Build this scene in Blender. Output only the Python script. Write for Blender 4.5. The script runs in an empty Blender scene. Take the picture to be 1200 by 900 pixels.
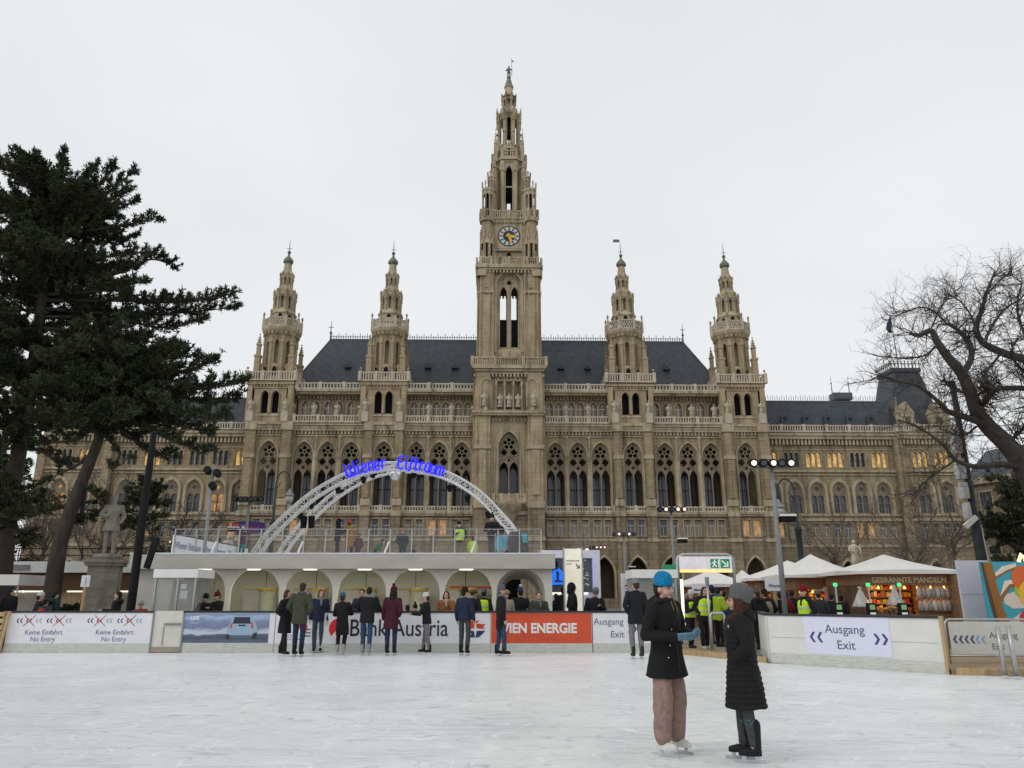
import bpy, bmesh, math, random
from math import radians as R, pi as PI, sin, cos, sqrt
from mathutils import Vector, Matrix, noise
from mathutils.geometry import tessellate_polygon
sc = bpy.context.scene
C = sc.collection
# ---------------------------------------------------------------- camera
FPX, EYE = 880.0, 1.55
PITCH = math.atan(250.0/FPX)
cd = bpy.data.cameras.new('camera'); cam = bpy.data.objects.new('camera', cd); C.objects.link(cam)
cd.sensor_fit = 'HORIZONTAL'; cd.sensor_width = 36.0; cd.lens = FPX/1200*36.0
cd.clip_start = 0.1; cd.clip_end = 2000
cam.location = (0, 0, EYE); cam.rotation_euler = (PI/2+PITCH, 0, 0)
sc.camera = cam
# ---------------------------------------------------------------- sky and light (overcast)
w = bpy.data.worlds.new('World'); sc.world = w; w.use_nodes = True
nt = w.node_tree; bg = nt.nodes['Background']
SUN_EL, SUN_AZ = R(38), R(-62)          # high behind the clouds, to the left
sky = nt.nodes.new('ShaderNodeTexSky'); sky.sky_type = 'NISHITA'; sky.sun_disc = False
sky.sun_elevation = SUN_EL; sky.sun_rotation = PI+SUN_AZ*-1
tc = nt.nodes.new('ShaderNodeTexCoord')
nz = nt.nodes.new('ShaderNodeTexNoise'); nz.inputs['Scale'].default_value = 1.6; nz.inputs['Detail'].default_value = 3
nz.inputs['Roughness'].default_value = .45
mp = nt.nodes.new('ShaderNodeMapping'); mp.inputs['Scale'].default_value = (1, 1, 2.2)
nt.links.new(tc.outputs['Generated'], mp.inputs[0]); nt.links.new(mp.outputs[0], nz.inputs['Vector'])
cr = nt.nodes.new('ShaderNodeValToRGB')
cr.color_ramp.elements[0].position = .3; cr.color_ramp.elements[0].color = (.785, .815, .84, 1)
cr.color_ramp.elements[1].position = .7; cr.color_ramp.elements[1].color = (.885, .895, .905, 1)
nt.links.new(nz.outputs['Fac'], cr.inputs[0])
up = nt.nodes.new('ShaderNodeVectorMath'); up.operation = 'SCALE'; up.inputs['Scale'].default_value = 10.2
nt.links.new(cr.outputs[0], up.inputs[0])
mx = nt.nodes.new('ShaderNodeMix'); mx.data_type = 'RGBA'; mx.inputs[0].default_value = .93
nt.links.new(sky.outputs[0], mx.inputs[6]); nt.links.new(up.outputs[0], mx.inputs[7])
nt.links.new(mx.outputs[2], bg.inputs['Color']); bg.inputs['Strength'].default_value = .1
sl = bpy.data.lights.new('sun', 'SUN'); sl.energy = .7; sl.angle = R(25); sl.color = (1, .97, .92)
so = bpy.data.objects.new('sun', sl); C.objects.link(so)
sd = Vector((sin(SUN_AZ)*cos(SUN_EL), -cos(SUN_AZ)*cos(SUN_EL), sin(SUN_EL)))
so.rotation_euler = sd.to_track_quat('Z', 'Y').to_euler(); so.location = (0, -10, 60)
vs = sc.view_settings
sc.display_settings.display_device = 'sRGB'
vs.view_transform = 'Standard'; vs.look = 'None'; vs.exposure = 0.0; vs.gamma = 1; vs.use_curve_mapping = False
sc.render.engine = 'CYCLES'
sc.cycles.max_bounces = 6; sc.cycles.diffuse_bounces = 3; sc.cycles.glossy_bounces = 3
sc.cycles.transparent_max_bounces = 10; sc.cycles.transmission_bounces = 4
sc.cycles.caustics_reflective = False; sc.cycles.caustics_refractive = False
sc.cycles.use_denoising = True
# ---------------------------------------------------------------- helpers
_c, _s = cos(PITCH), sin(PITCH)
def at(px, py, Y):                       # a pixel of the photograph seen at distance Y -> (x, z)
    v = 450-py; fw = FPX*_c-v*_s; upv = FPX*_s+v*_c
    return (px-600)/fw*Y, EYE+upv/fw*Y
def gx(px, Y, z=0):                      # x of a pixel column for something standing at distance Y, height z
    t = (z-EYE)/Y; v = (t*FPX*_c-FPX*_s)/(_c+t*_s)
    return (px-600)/(FPX*_c-v*_s)*Y
def shade(me, on=True):
    me.polygons.foreach_set('use_smooth', [on]*len(me.polygons))
class MB:
    def __init__(s): s.v = []; s.f = []; s.m = []; s.M = None; s.mi = 0
    def add(s, vs, fs):
        n = len(s.v); M = s.M
        s.v += [tuple(M @ Vector(p)) for p in vs] if M else [tuple(p) for p in vs]
        s.f += [tuple(i+n for i in f) for f in fs]; s.m += [s.mi]*len(fs)
    def box(s, x0, x1, y0, y1, z0, z1):
        s.add([(x0,y0,z0),(x1,y0,z0),(x1,y1,z0),(x0,y1,z0),(x0,y0,z1),(x1,y0,z1),(x1,y1,z1),(x0,y1,z1)],
              [(3,2,1,0),(4,5,6,7),(0,1,5,4),(1,2,6,5),(2,3,7,6),(3,0,4,7)])
    def cbox(s, c, d, rz=0):             # centred box, bottom at c.z
        M0 = s.M; T = Matrix.Translation(c) @ Matrix.Rotation(rz, 4, 'Z'); s.M = M0 @ T if M0 else T
        s.box(-d[0]/2, d[0]/2, -d[1]/2, d[1]/2, 0, d[2]); s.M = M0
    def plate(s, outer, holes, y0, y1):  # upright slab in the xz plane with holes
        loops = [outer]+list(holes); pts = [p for l in loops for p in l]
        tris = tessellate_polygon([[Vector((p[0], p[1], 0)) for p in l] for l in loops])
        n = len(pts)
        vs = [(p[0], y0, p[1]) for p in pts]+[(p[0], y1, p[1]) for p in pts]
        fs = [tuple(t) for t in tris]+[tuple(i+n for i in reversed(t)) for t in tris]
        k = 0
        for l in loops:
            m = len(l)
            for i in range(m):
                a, b = k+i, k+(i+1) % m; fs.append((a, b, b+n, a+n))
            k += m
        s.add(vs, fs)
    def lathe(s, prof, c=(0,0,0), n=12, a0=0., sx=1., sy=1., cap=True):
        vs = []; fs = []
        for r, z in prof:
            for i in range(n):
                a = a0+2*PI*i/n; vs.append((c[0]+r*cos(a)*sx, c[1]+r*sin(a)*sy, c[2]+z))
        for j in range(len(prof)-1):
            for i in range(n):
                k = (i+1) % n; fs.append((j*n+i, j*n+k, (j+1)*n+k, (j+1)*n+i))
        if cap: fs.append(tuple(range(n-1, -1, -1))); fs.append(tuple(range((len(prof)-1)*n, len(prof)*n)))
        s.add(vs, fs)
    def tube(s, pts, rad, n=6, cap=True):
        pts = [Vector(p) for p in pts]; m = len(pts)
        if not hasattr(rad, '__len__'): rad = [rad]*m
        vs = []; fs = []; u = None
        for i, p in enumerate(pts):
            t = (pts[min(i+1, m-1)]-pts[max(i-1, 0)])
            if t.length < 1e-9: t = Vector((0,0,1))
            t.normalize()
            if u is None:
                u = t.cross(Vector((0,0,1)) if abs(t.z) < .9 else Vector((1,0,0))).normalized()
            else:
                u = (u-t*u.dot(t)); u = u.normalized() if u.length > 1e-6 else t.orthogonal().normalized()
            b = t.cross(u)
            for k in range(n):
                a = 2*PI*k/n; vs.append(p+(u*cos(a)+b*sin(a))*rad[i])
        for i in range(m-1):
            for k in range(n):
                q = (k+1) % n; fs.append((i*n+k, i*n+q, (i+1)*n+q, (i+1)*n+k))
        if cap: fs.append(tuple(range(n-1, -1, -1))); fs.append(tuple(range((m-1)*n, m*n)))
        s.add(vs, fs)
    def ball(s, c, r, n=8, k=6):         # r: number or (rx, ry, rz)
        if not hasattr(r, '__len__'): r = (r, r, r)
        vs = [(c[0], c[1], c[2]-r[2])]; fs = []
        for j in range(1, k):
            p = -PI/2+PI*j/k
            for i in range(n):
                a = 2*PI*i/n; vs.append((c[0]+r[0]*cos(p)*cos(a), c[1]+r[1]*cos(p)*sin(a), c[2]+r[2]*sin(p)))
        vs.append((c[0], c[1], c[2]+r[2])); L = len(vs)-1
        for i in range(n): fs.append((0, 1+(i+1) % n, 1+i)); fs.append((L, L-n+i, L-n+(i+1) % n))
        for j in range(k-2):
            for i in range(n):
                q = (i+1) % n; fs.append((1+j*n+i, 1+j*n+q, 1+(j+1)*n+q, 1+(j+1)*n+i))
        s.add(vs, fs)
    def loft(s, rings, n=14, p=2.0):     # rings: (centre, rx, ry[, rot about z]) stacked; superellipse power p
        vs = []; fs = []
        for rg in rings:
            c, rx, ry = rg[:3]
            for i in range(n):
                a = 2*PI*i/n; ca, sa = cos(a), sin(a)
                x = abs(ca)**(2/p)*(1 if ca >= 0 else -1)*rx; y = abs(sa)**(2/p)*(1 if sa >= 0 else -1)*ry
                vs.append((c[0]+x, c[1]+y, c[2]))
        m = len(rings)
        for j in range(m-1):
            for i in range(n):
                k = (i+1) % n; fs.append((j*n+i, j*n+k, (j+1)*n+k, (j+1)*n+i))
        fs.append(tuple(range(n-1, -1, -1))); fs.append(tuple(range((m-1)*n, m*n)))
        s.add(vs, fs)
    def mesh(s, name, mats, smooth=False):
        me = bpy.data.meshes.new(name); me.from_pydata(s.v, [], s.f)
        for m in (mats if isinstance(mats, (list, tuple)) else [mats]): me.materials.append(m)
        if any(s.m): me.polygons.foreach_set('material_index', s.m)
        if smooth: shade(me)
        me.update(); return me
    def build(s, name, mats, parent=None, smooth=False, loc=None):
        return link(name, s.mesh(name, mats, smooth), parent, loc)
def link(name, me, parent=None, loc=None, rz=None):
    o = bpy.data.objects.new(name, me); C.objects.link(o)
    if parent: o.parent = parent
    if loc: o.location = loc
    if rz is not None: o.rotation_euler = (0, 0, rz)
    return o
def tag(o, label=None, cat=None, group=None, kind=None):
    if label: o['label'] = label
    if cat: o['category'] = cat
    if group: o['group'] = group
    if kind: o['kind'] = kind
    return o
def thing(name, label, cat, loc=(0,0,0), rz=0, group=None):
    return tag(link(name, None, None, loc, rz), label, cat, group)
def dup(o, parent=None, loc=None, rz=None, label=None):
    c = o.copy(); C.objects.link(c)
    if parent: c.parent = parent
    if loc is not None: c.location = loc
    if rz is not None: c.rotation_euler = (0, 0, rz)
    if label: c['label'] = label
    for ch in list(o.children): dup(ch, c)
    return c
# ---------------------------------------------------------------- materials
def node(t, ty, **kw):
    n = t.nodes.new(ty)
    for k, v in kw.items(): setattr(n, k, v)
    return n
def mat(name, col, rough=.6, var=.12, scale=6., bump=0., metal=0., emit=None, es=0., alpha=1., spec=.3, stretch=None, col2=None, trans=0., evar=0.):
    m = bpy.data.materials.new(name); m.use_nodes = True; t = m.node_tree; b = t.nodes['Principled BSDF']
    b.inputs['Roughness'].default_value = rough; b.inputs['Metallic'].default_value = metal
    b.inputs['Specular IOR Level'].default_value = spec
    tcn = node(t, 'ShaderNodeTexCoord'); n = node(t, 'ShaderNodeTexNoise')
    n.inputs['Scale'].default_value = scale; n.inputs['Detail'].default_value = 5
    if stretch:
        mpn = node(t, 'ShaderNodeMapping'); mpn.inputs['Scale'].default_value = stretch
        t.links.new(tcn.outputs['Object'], mpn.inputs[0]); t.links.new(mpn.outputs[0], n.inputs['Vector'])
    else: t.links.new(tcn.outputs['Object'], n.inputs['Vector'])
    r = node(t, 'ShaderNodeValToRGB'); c2 = col2 or tuple(min(1, c*(1+var)) for c in col)
    r.color_ramp.elements[0].position = .3; r.color_ramp.elements[0].color = tuple(c*(1-var) for c in col)+(1,)
    r.color_ramp.elements[1].position = .7; r.color_ramp.elements[1].color = tuple(c2)+(1,)
    t.links.new(n.outputs['Fac'], r.inputs[0]); t.links.new(r.outputs[0], b.inputs['Base Color'])
    if bump:
        bm = node(t, 'ShaderNodeBump'); bm.inputs['Strength'].default_value = bump; bm.inputs['Distance'].default_value = .05
        t.links.new(n.outputs['Fac'], bm.inputs['Height']); t.links.new(bm.outputs[0], b.inputs['Normal'])
    if emit: b.inputs['Emission Color'].default_value = tuple(emit)+(1,); b.inputs['Emission Strength'].default_value = es
    if evar:
        mr = node(t, 'ShaderNodeMapRange'); mr.inputs[1].default_value = .35; mr.inputs[2].default_value = .65; mr.inputs[3].default_value = es*(1-evar); mr.inputs[4].default_value = es*(1+evar); mr.clamp = False
        t.links.new(n.outputs['Fac'], mr.inputs[0]); t.links.new(mr.outputs[0], b.inputs['Emission Strength'])
    if alpha < 1: b.inputs['Alpha'].default_value = alpha
    if trans: b.inputs['Transmission Weight'].default_value = trans
    return m
def stone(name, dark, light, brick=0., bscale=1., streak=.5, stain=(.10,.085,.065), amt=.5):
    m = bpy.data.materials.new(name); m.use_nodes = True; t = m.node_tree; b = t.nodes['Principled BSDF']
    b.inputs['Roughness'].default_value = .9; b.inputs['Specular IOR Level'].default_value = .15
    L = t.links.new; tcn = node(t, 'ShaderNodeTexCoord')
    n1 = node(t, 'ShaderNodeTexNoise'); n1.inputs['Scale'].default_value = .35; n1.inputs['Detail'].default_value = 8; n1.inputs['Roughness'].default_value = .65
    L(tcn.outputs['Object'], n1.inputs['Vector'])
    r = node(t, 'ShaderNodeValToRGB'); r.color_ramp.elements[0].position = .32; r.color_ramp.elements[0].color = dark+(1,)
    r.color_ramp.elements[1].position = .68; r.color_ramp.elements[1].color = light+(1,); L(n1.outputs['Fac'], r.inputs[0])
    mp2 = node(t, 'ShaderNodeMapping'); mp2.inputs['Scale'].default_value = (1.3, 1.3, .12); L(tcn.outputs['Object'], mp2.inputs[0])
    n2 = node(t, 'ShaderNodeTexNoise'); n2.inputs['Scale'].default_value = 1.1; n2.inputs['Detail'].default_value = 6; L(mp2.outputs[0], n2.inputs['Vector'])
    r2 = node(t, 'ShaderNodeMapRange'); r2.inputs[1].default_value = .5; r2.inputs[2].default_value = .74; r2.inputs[3].default_value = 0; r2.inputs[4].default_value = amt
    L(n2.outputs['Fac'], r2.inputs[0])
    mx1 = node(t, 'ShaderNodeMix', data_type='RGBA'); mx1.inputs[7].default_value = stain+(1,)
    L(r2.outputs[0], mx1.inputs[0]); L(r.outputs[0], mx1.inputs[6]); out = mx1.outputs[2]
    if brick:
        sp = node(t, 'ShaderNodeSeparateXYZ'); L(tcn.outputs['Object'], sp.inputs[0])
        ad = node(t, 'ShaderNodeMath', operation='ADD'); L(sp.outputs[0], ad.inputs[0]); L(sp.outputs[1], ad.inputs[1])
        cb = node(t, 'ShaderNodeCombineXYZ'); L(ad.outputs[0], cb.inputs[0]); L(sp.outputs[2], cb.inputs[1])
        bt = node(t, 'ShaderNodeTexBrick'); bt.inputs['Scale'].default_value = bscale; L(cb.outputs[0], bt.inputs['Vector'])
        bt.inputs['Color1'].default_value = (1,1,1,1); bt.inputs['Color2'].default_value = (.8,.8,.8,1); bt.inputs['Mortar'].default_value = (.45,.45,.45,1)
        bt.inputs['Mortar Size'].default_value = .03; bt.inputs['Brick Width'].default_value = 1.; bt.inputs['Row Height'].default_value = .5
        mm = node(t, 'ShaderNodeMix', data_type='RGBA', blend_type='MULTIPLY'); mm.inputs[0].default_value = brick
        L(out, mm.inputs[6]); L(bt.outputs['Color'], mm.inputs[7]); out = mm.outputs[2]
    L(out, b.inputs['Base Color'])
    n3 = node(t, 'ShaderNodeTexNoise'); n3.inputs['Scale'].default_value = 3.; n3.inputs['Detail'].default_value = 6; L(tcn.outputs['Object'], n3.inputs['Vector'])
    bm = node(t, 'ShaderNodeBump'); bm.inputs['Strength'].default_value = .6; bm.inputs['Distance'].default_value = .12
    L(n3.outputs['Fac'], bm.inputs['Height']); L(bm.outputs[0], b.inputs['Normal'])
    return m
M = {}
M['wall'] = stone('wall_stone', (0.273, 0.214, 0.133), (0.450, 0.362, 0.229), brick=.5, bscale=.8, amt=.75)
M['base'] = stone('base_stone', (0.247, 0.197, 0.130), (0.384, 0.312, 0.210), brick=.75, bscale=.7, amt=.75)
M['trim'] = stone('trim_stone', (0.340, 0.280, 0.188), (0.552, 0.471, 0.329), amt=.8)
M['towerstone'] = stone('tower_stone', (0.352, 0.280, 0.180), (0.540, 0.444, 0.292), brick=.35, bscale=.7, amt=.75)
M['carved'] = stone('carved_stone', (0.475, 0.412, 0.316), (0.644, 0.582, 0.463), amt=.6)
M['tracery'] = stone('tracery_stone', (.22,.18,.125), (.36,.305,.215), amt=.7)
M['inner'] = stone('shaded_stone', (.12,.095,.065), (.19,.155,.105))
M['slate'] = mat('slate', (.058,.069,.082), .55, .25, 1.2, .2)
M['lead'] = mat('grey_lead', (.10,.115,.12), .5, .2, 2)
M['copper'] = mat('green_bronze', (.17,.18,.145), .6, .3, 3)
M['glass'] = mat('dark_glass', (.045,.055,.075), .12, .5, .35, spec=.6)
M['glassblue'] = mat('bluish_glass', (.075,.095,.13), .15, .5, .3, spec=.6)
M['curtain'] = mat('curtained_glass', (.30,.25,.19), .3, .25, 1.2)
M['wood_frame'] = mat('dark_wood_frame', (.05,.035,.025), .6)
M['lit'] = mat('lit_window', (.5,.35,.15), .5, scale=1.1, emit=(1,.62,.22), es=.5, evar=.6)
M['litdim'] = mat('dim_lit_window', (.4,.25,.12), .5, scale=1.1, emit=(1,.5,.2), es=.26, evar=.7)
M['gold'] = mat('gilt', (.75,.45,.08), .35, .1, metal=.5)
M['clockblue'] = mat('clock_slate', (.03,.04,.06), .5)
M['white'] = mat('white_paint', (.78,.78,.76), .5, .05, 2)
M['offwhite'] = mat('off_white_panel', (.62,.60,.54), .5, .07, 3)
M['steel'] = mat('steel', (.42,.42,.41), .35, .1, metal=.7)
M['greypole'] = mat('grey_pole', (.22,.235,.24), .5, .1)
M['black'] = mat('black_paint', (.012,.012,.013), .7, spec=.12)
M['rubber'] = mat('black_rail', (.03,.03,.035), .5)
M['wood'] = mat('brown_wood', (.13,.065,.03), .7, .3, 4, stretch=(1,1,8))
M['plywood'] = mat('plywood', (.42,.30,.16), .7, .2, 3, stretch=(6,1,1))
M['lampglow'] = mat('lamp_glow', (.9,.8,.75), .4, emit=(1,.68,.58), es=.85)
M['whiteglow'] = mat('white_tube_glow', (.9,.9,.85), .4, emit=(1,.93,.78), es=1.0)
M['canvas'] = mat('white_canvas', (.72,.70,.66), .8, .06, 2, .1)
# ---------------------------------------------------------------- ground
def ground():
    m = bpy.data.materials.new('paving'); 
    b = MB(); b.add([(-900,-300,0),(900,-300,0),(900,1500,0),(-900,1500,0)], [(0,1,2,3)])
    tag(b.build('ground', mat('paving_asphalt', (.17,.155,.135), .85, .25, .6, .1)), kind='structure')
    # ice
    m = bpy.data.materials.new('skated_ice'); m.use_nodes = True; t = m.node_tree; p = t.nodes['Principled BSDF']; L = t.links.new
    tcn = node(t, 'ShaderNodeTexCoord')
    n1 = node(t, 'ShaderNodeTexNoise'); n1.inputs['Scale'].default_value = .55; n1.inputs['Detail'].default_value = 7; n1.inputs['Roughness'].default_value = .62
    n1.inputs['Distortion'].default_value = .6; L(tcn.outputs['Object'], n1.inputs['Vector'])
    r1 = node(t, 'ShaderNodeValToRGB'); r1.color_ramp.elements[0].position = .3; r1.color_ramp.elements[0].color = (.66,.675,.68,1)
    r1.color_ramp.elements[1].position = .68; r1.color_ramp.elements[1].color = (.83,.835,.83,1); L(n1.outputs['Fac'], r1.inputs[0])
    last = r1.outputs[0]
    for k, (ang, sc_, st) in enumerate(((.6, 1.3, 14), (-.8, 1.7, 18), (1.5, 1.1, 16), (2.2, 2.0, 20))):   # skate scratches in four directions
        mp_ = node(t, 'ShaderNodeMapping'); mp_.inputs['Rotation'].default_value = (0, 0, ang); mp_.inputs['Scale'].default_value = (sc_*.3, sc_*st*.2, 1)
        L(tcn.outputs['Object'], mp_.inputs[0])
        n = node(t, 'ShaderNodeTexNoise'); n.inputs['Scale'].default_value = 1.4; n.inputs['Detail'].default_value = 5; n.inputs['Distortion'].default_value = 1.4
        L(mp_.outputs[0], n.inputs['Vector'])
        rr = node(t, 'ShaderNodeMapRange'); rr.inputs[1].default_value = .585; rr.inputs[2].default_value = .66; rr.inputs[4].default_value = .55; L(n.outputs['Fac'], rr.inputs[0])
        mm = node(t, 'ShaderNodeMix', data_type='RGBA'); mm.inputs[7].default_value = ((.82,.83,.83,1) if k % 2 else (.56,.58,.585,1))
        L(rr.outputs[0], mm.inputs[0]); L(last, mm.inputs[6]); last = mm.outputs[2]
    for k, (sc_, dist, sx, ang, wd) in enumerate(((.55, .3, 1., .3, .005), (.8, .5, .6, 1.2, .006), (.35, .2, 1.4, 2.1, .0035), (1.1, .4, .5, .7, .007), (.45, .6, .8, 2.7, .004))):   # long curving blade cuts
        mp_ = node(t, 'ShaderNodeMapping'); mp_.inputs['Rotation'].default_value = (0, 0, ang); mp_.inputs['Scale'].default_value = (sx, 1, 1); mp_.inputs['Location'].default_value = (k*7.3, k*3.1, k*11.)
        L(tcn.outputs['Object'], mp_.inputs[0]); n = node(t, 'ShaderNodeTexNoise'); n.inputs['Scale'].default_value = sc_; n.inputs['Detail'].default_value = .6; n.inputs['Distortion'].default_value = dist; L(mp_.outputs[0], n.inputs['Vector'])
        ws = node(t, 'ShaderNodeMath', operation='PINGPONG'); ws.inputs[1].default_value = .035; L(n.outputs['Fac'], ws.inputs[0])
        lt = node(t, 'ShaderNodeMapRange'); lt.inputs[1].default_value = 0; lt.inputs[2].default_value = wd; lt.inputs[3].default_value = .85; lt.inputs[4].default_value = 0; L(ws.outputs[0], lt.inputs[0])
        ms = node(t, 'ShaderNodeTexNoise'); ms.inputs['Scale'].default_value = 1.7+k*.4; ms.inputs['Detail'].default_value = 3; L(tcn.outputs['Object'], ms.inputs['Vector'])
        mr_ = node(t, 'ShaderNodeMapRange'); mr_.inputs[1].default_value = .46; mr_.inputs[2].default_value = .6; L(ms.outputs['Fac'], mr_.inputs[0])
        mu = node(t, 'ShaderNodeMath', operation='MULTIPLY'); L(lt.outputs[0], mu.inputs[0]); L(mr_.outputs[0], mu.inputs[1])
        mm = node(t, 'ShaderNodeMix', data_type='RGBA'); mm.inputs[7].default_value = ((.90,.90,.90,1) if k % 2 == 0 else (.50,.525,.54,1)); L(mu.outputs[0], mm.inputs[0]); L(last, mm.inputs[6]); last = mm.outputs[2]
    nf = node(t, 'ShaderNodeTexNoise'); nf.inputs['Scale'].default_value = 9; nf.inputs['Detail'].default_value = 8; L(tcn.outputs['Object'], nf.inputs['Vector'])
    m2 = node(t, 'ShaderNodeMix', data_type='RGBA', blend_type='OVERLAY'); m2.inputs[0].default_value = .28; L(last, m2.inputs[6]); L(nf.outputs['Fac'], m2.inputs[7])
    L(m2.outputs[2], p.inputs['Base Color'])
    p.inputs['Roughness'].default_value = .36; p.inputs['Specular IOR Level'].default_value = .3
    bm_ = node(t, 'ShaderNodeBump'); bm_.inputs['Strength'].default_value = .25; bm_.inputs['Distance'].default_value = .02
    L(nf.outputs['Fac'], bm_.inputs['Height']); L(bm_.outputs[0], p.inputs['Normal'])
    b = MB(); b.add([(-60,-25,.02),(60,-25,.02),(60,15.2,.02),(10,16.1,.02),(6.2,19.3,.02),(4.35,22.8,.02),(-60,22.8,.02)], [(0,1,2,3,4,5,6)])
    tag(b.build('ice_rink', m), kind='structure')
ground()
ZI = .02
# ---------------------------------------------------------------- the city hall
def arch(cx, z0, zs, w, h, n=7):
    r = (w*w+h*h)/(2*w); pts = [(cx-w, z0), (cx-w, zs)]; a1 = math.asin(min(1, h/r))
    for i in range(1, n+1):
        a = a1*i/n; pts.append((cx-w+r-r*cos(a), zs+r*sin(a)))
    for i in range(n-1, -1, -1):
        a = a1*i/n; pts.append((cx+w-r+r*cos(a), zs+r*sin(a)))
    pts.append((cx+w, z0)); return pts
def rect(x0, x1, z0, z1): return [(x0,z0),(x0,z1),(x1,z1),(x1,z0)]
def circ(cx, cz, r, n=10, a0=0): return [(cx+r*cos(a0+2*PI*i/n), cz+r*sin(a0+2*PI*i/n)) for i in range(n)]
def foil(cx, cz, r, k=4, d=.3, n=20, a0=0): return [(cx+r*(1-d+d*abs(cos(k*(2*PI*i/n+a0)/2)))*cos(2*PI*i/n), cz+r*(1-d+d*abs(cos(k*(2*PI*i/n+a0)/2)))*sin(2*PI*i/n)) for i in range(n)]
def hood(mb, cx, z0, zs, w, h, t, y0, y1):          # moulding round an arch
    a = arch(cx, z0, zs, w+t, h+t*1.25); b = arch(cx, z0, zs, w, h); n = len(a)
    vs = [(x, y0, z) for x, z in a]+[(x, y0, z) for x, z in b]+[(x, y1, z) for x, z in a]+[(x, y1, z) for x, z in b]; fs = []
    for i in range(n-1): fs += [(i, i+1, n+i+1, n+i), (i, i+1, 2*n+i+1, 2*n+i), (n+i, n+i+1, 3*n+i+1, 3*n+i)]
    mb.add(vs, fs)
def balustrade(mb, x0, x1, z0, z1, y, t=.3, step=.5, post=3.7):
    mb.box(x0, x1, y-t/2, y+t/2, z1-.22, z1); mb.box(x0, x1, y-t/2-.03, y+t/2+.03, z0, z0+.2)
    n = max(2, int((x1-x0)/step)); 
    for i in range(n):
        x = x0+(i+.5)*(x1-x0)/n; mb.box(x-.09, x+.09, y-.09, y+.09, z0+.18, z1-.2)
    k = max(1, round((x1-x0)/post))
    for i in range(k+1):
        x = x0+i*(x1-x0)/k; mb.box(x-.24, x+.24, y-t/2-.06, y+t/2+.06, z0-.02, z1+.12)
def pinnacle(mb, x, y, z0, z1, r=.3, n=4):
    h = z1-z0
    mb.lathe([(r, 0), (r, h*.45), (r*1.35, h*.47), (r*1.35, h*.52), (r*.85, h*.54), (r*.12, h*.93), (r*.35, h*.95), (r*.35, h*.97), (.02, h)], (x, y, z0), n, PI/4 if n == 4 else PI/8)
    for k in range(3):
        q = h*(.6+.1*k); rr = r*.85*(1-(q/h-.54)/.42)+.05; mb.box(x-rr-.05, x+rr+.05, y-.05, y+.05, z0+q, z0+q+.1); mb.box(x-.05, x+.05, y-rr-.05, y+rr+.05, z0+q, z0+q+.1)
def dentils(mb, x0, x1, z0, z1, y0, y1, step=.55):
    n = int((x1-x0)/step)
    for i in range(n):
        x = x0+(i+.5)*(x1-x0)/n; mb.box(x-step*.27, x+step*.27, y0, y1, z0, z1)
def statue_mesh(name, h=2.3):
    mb = MB(); k = h/2.3
    mb.box(-.38*k, .38*k, -.3*k, .3*k, 0, .25*k)
    mb.loft([((0,0,.25*k), .38*k, .3*k), ((.02*k,0,.7*k), .34*k, .27*k), ((0,0,1.2*k), .27*k, .22*k), ((0,-.02*k,1.55*k), .33*k, .22*k), ((0,0,1.8*k), .3*k, .2*k), ((0,0,1.9*k), .12*k, .12*k)], 10)
    mb.ball((0,-.03*k,2.07*k), (.14*k,.16*k,.19*k), 8, 6)
    mb.tube([(-.32*k,0,1.75*k), (-.45*k,-.05*k,1.4*k), (-.2*k,-.28*k,1.25*k)], [.1*k,.09*k,.07*k], 6)
    mb.tube([(.32*k,0,1.75*k), (.46*k,-.02*k,1.38*k), (.42*k,-.2*k,1.02*k)], [.1*k,.09*k,.07*k], 6)
    mb.tube([(.47*k,-.25*k,.25*k), (.42*k,-.22*k,1.9*k)], .035*k, 5)
    return mb.mesh(name, M['carved'], True)
hall = thing('city_hall', 'huge ochre stone gothic revival town hall with clock tower and four turrets', 'town hall', (-.53, 118, 0), R(1.25))
ARX = [7.45, 11.05, 14.7, 19.8, 25.0, 28.75, 32.45, 37.9]
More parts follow.
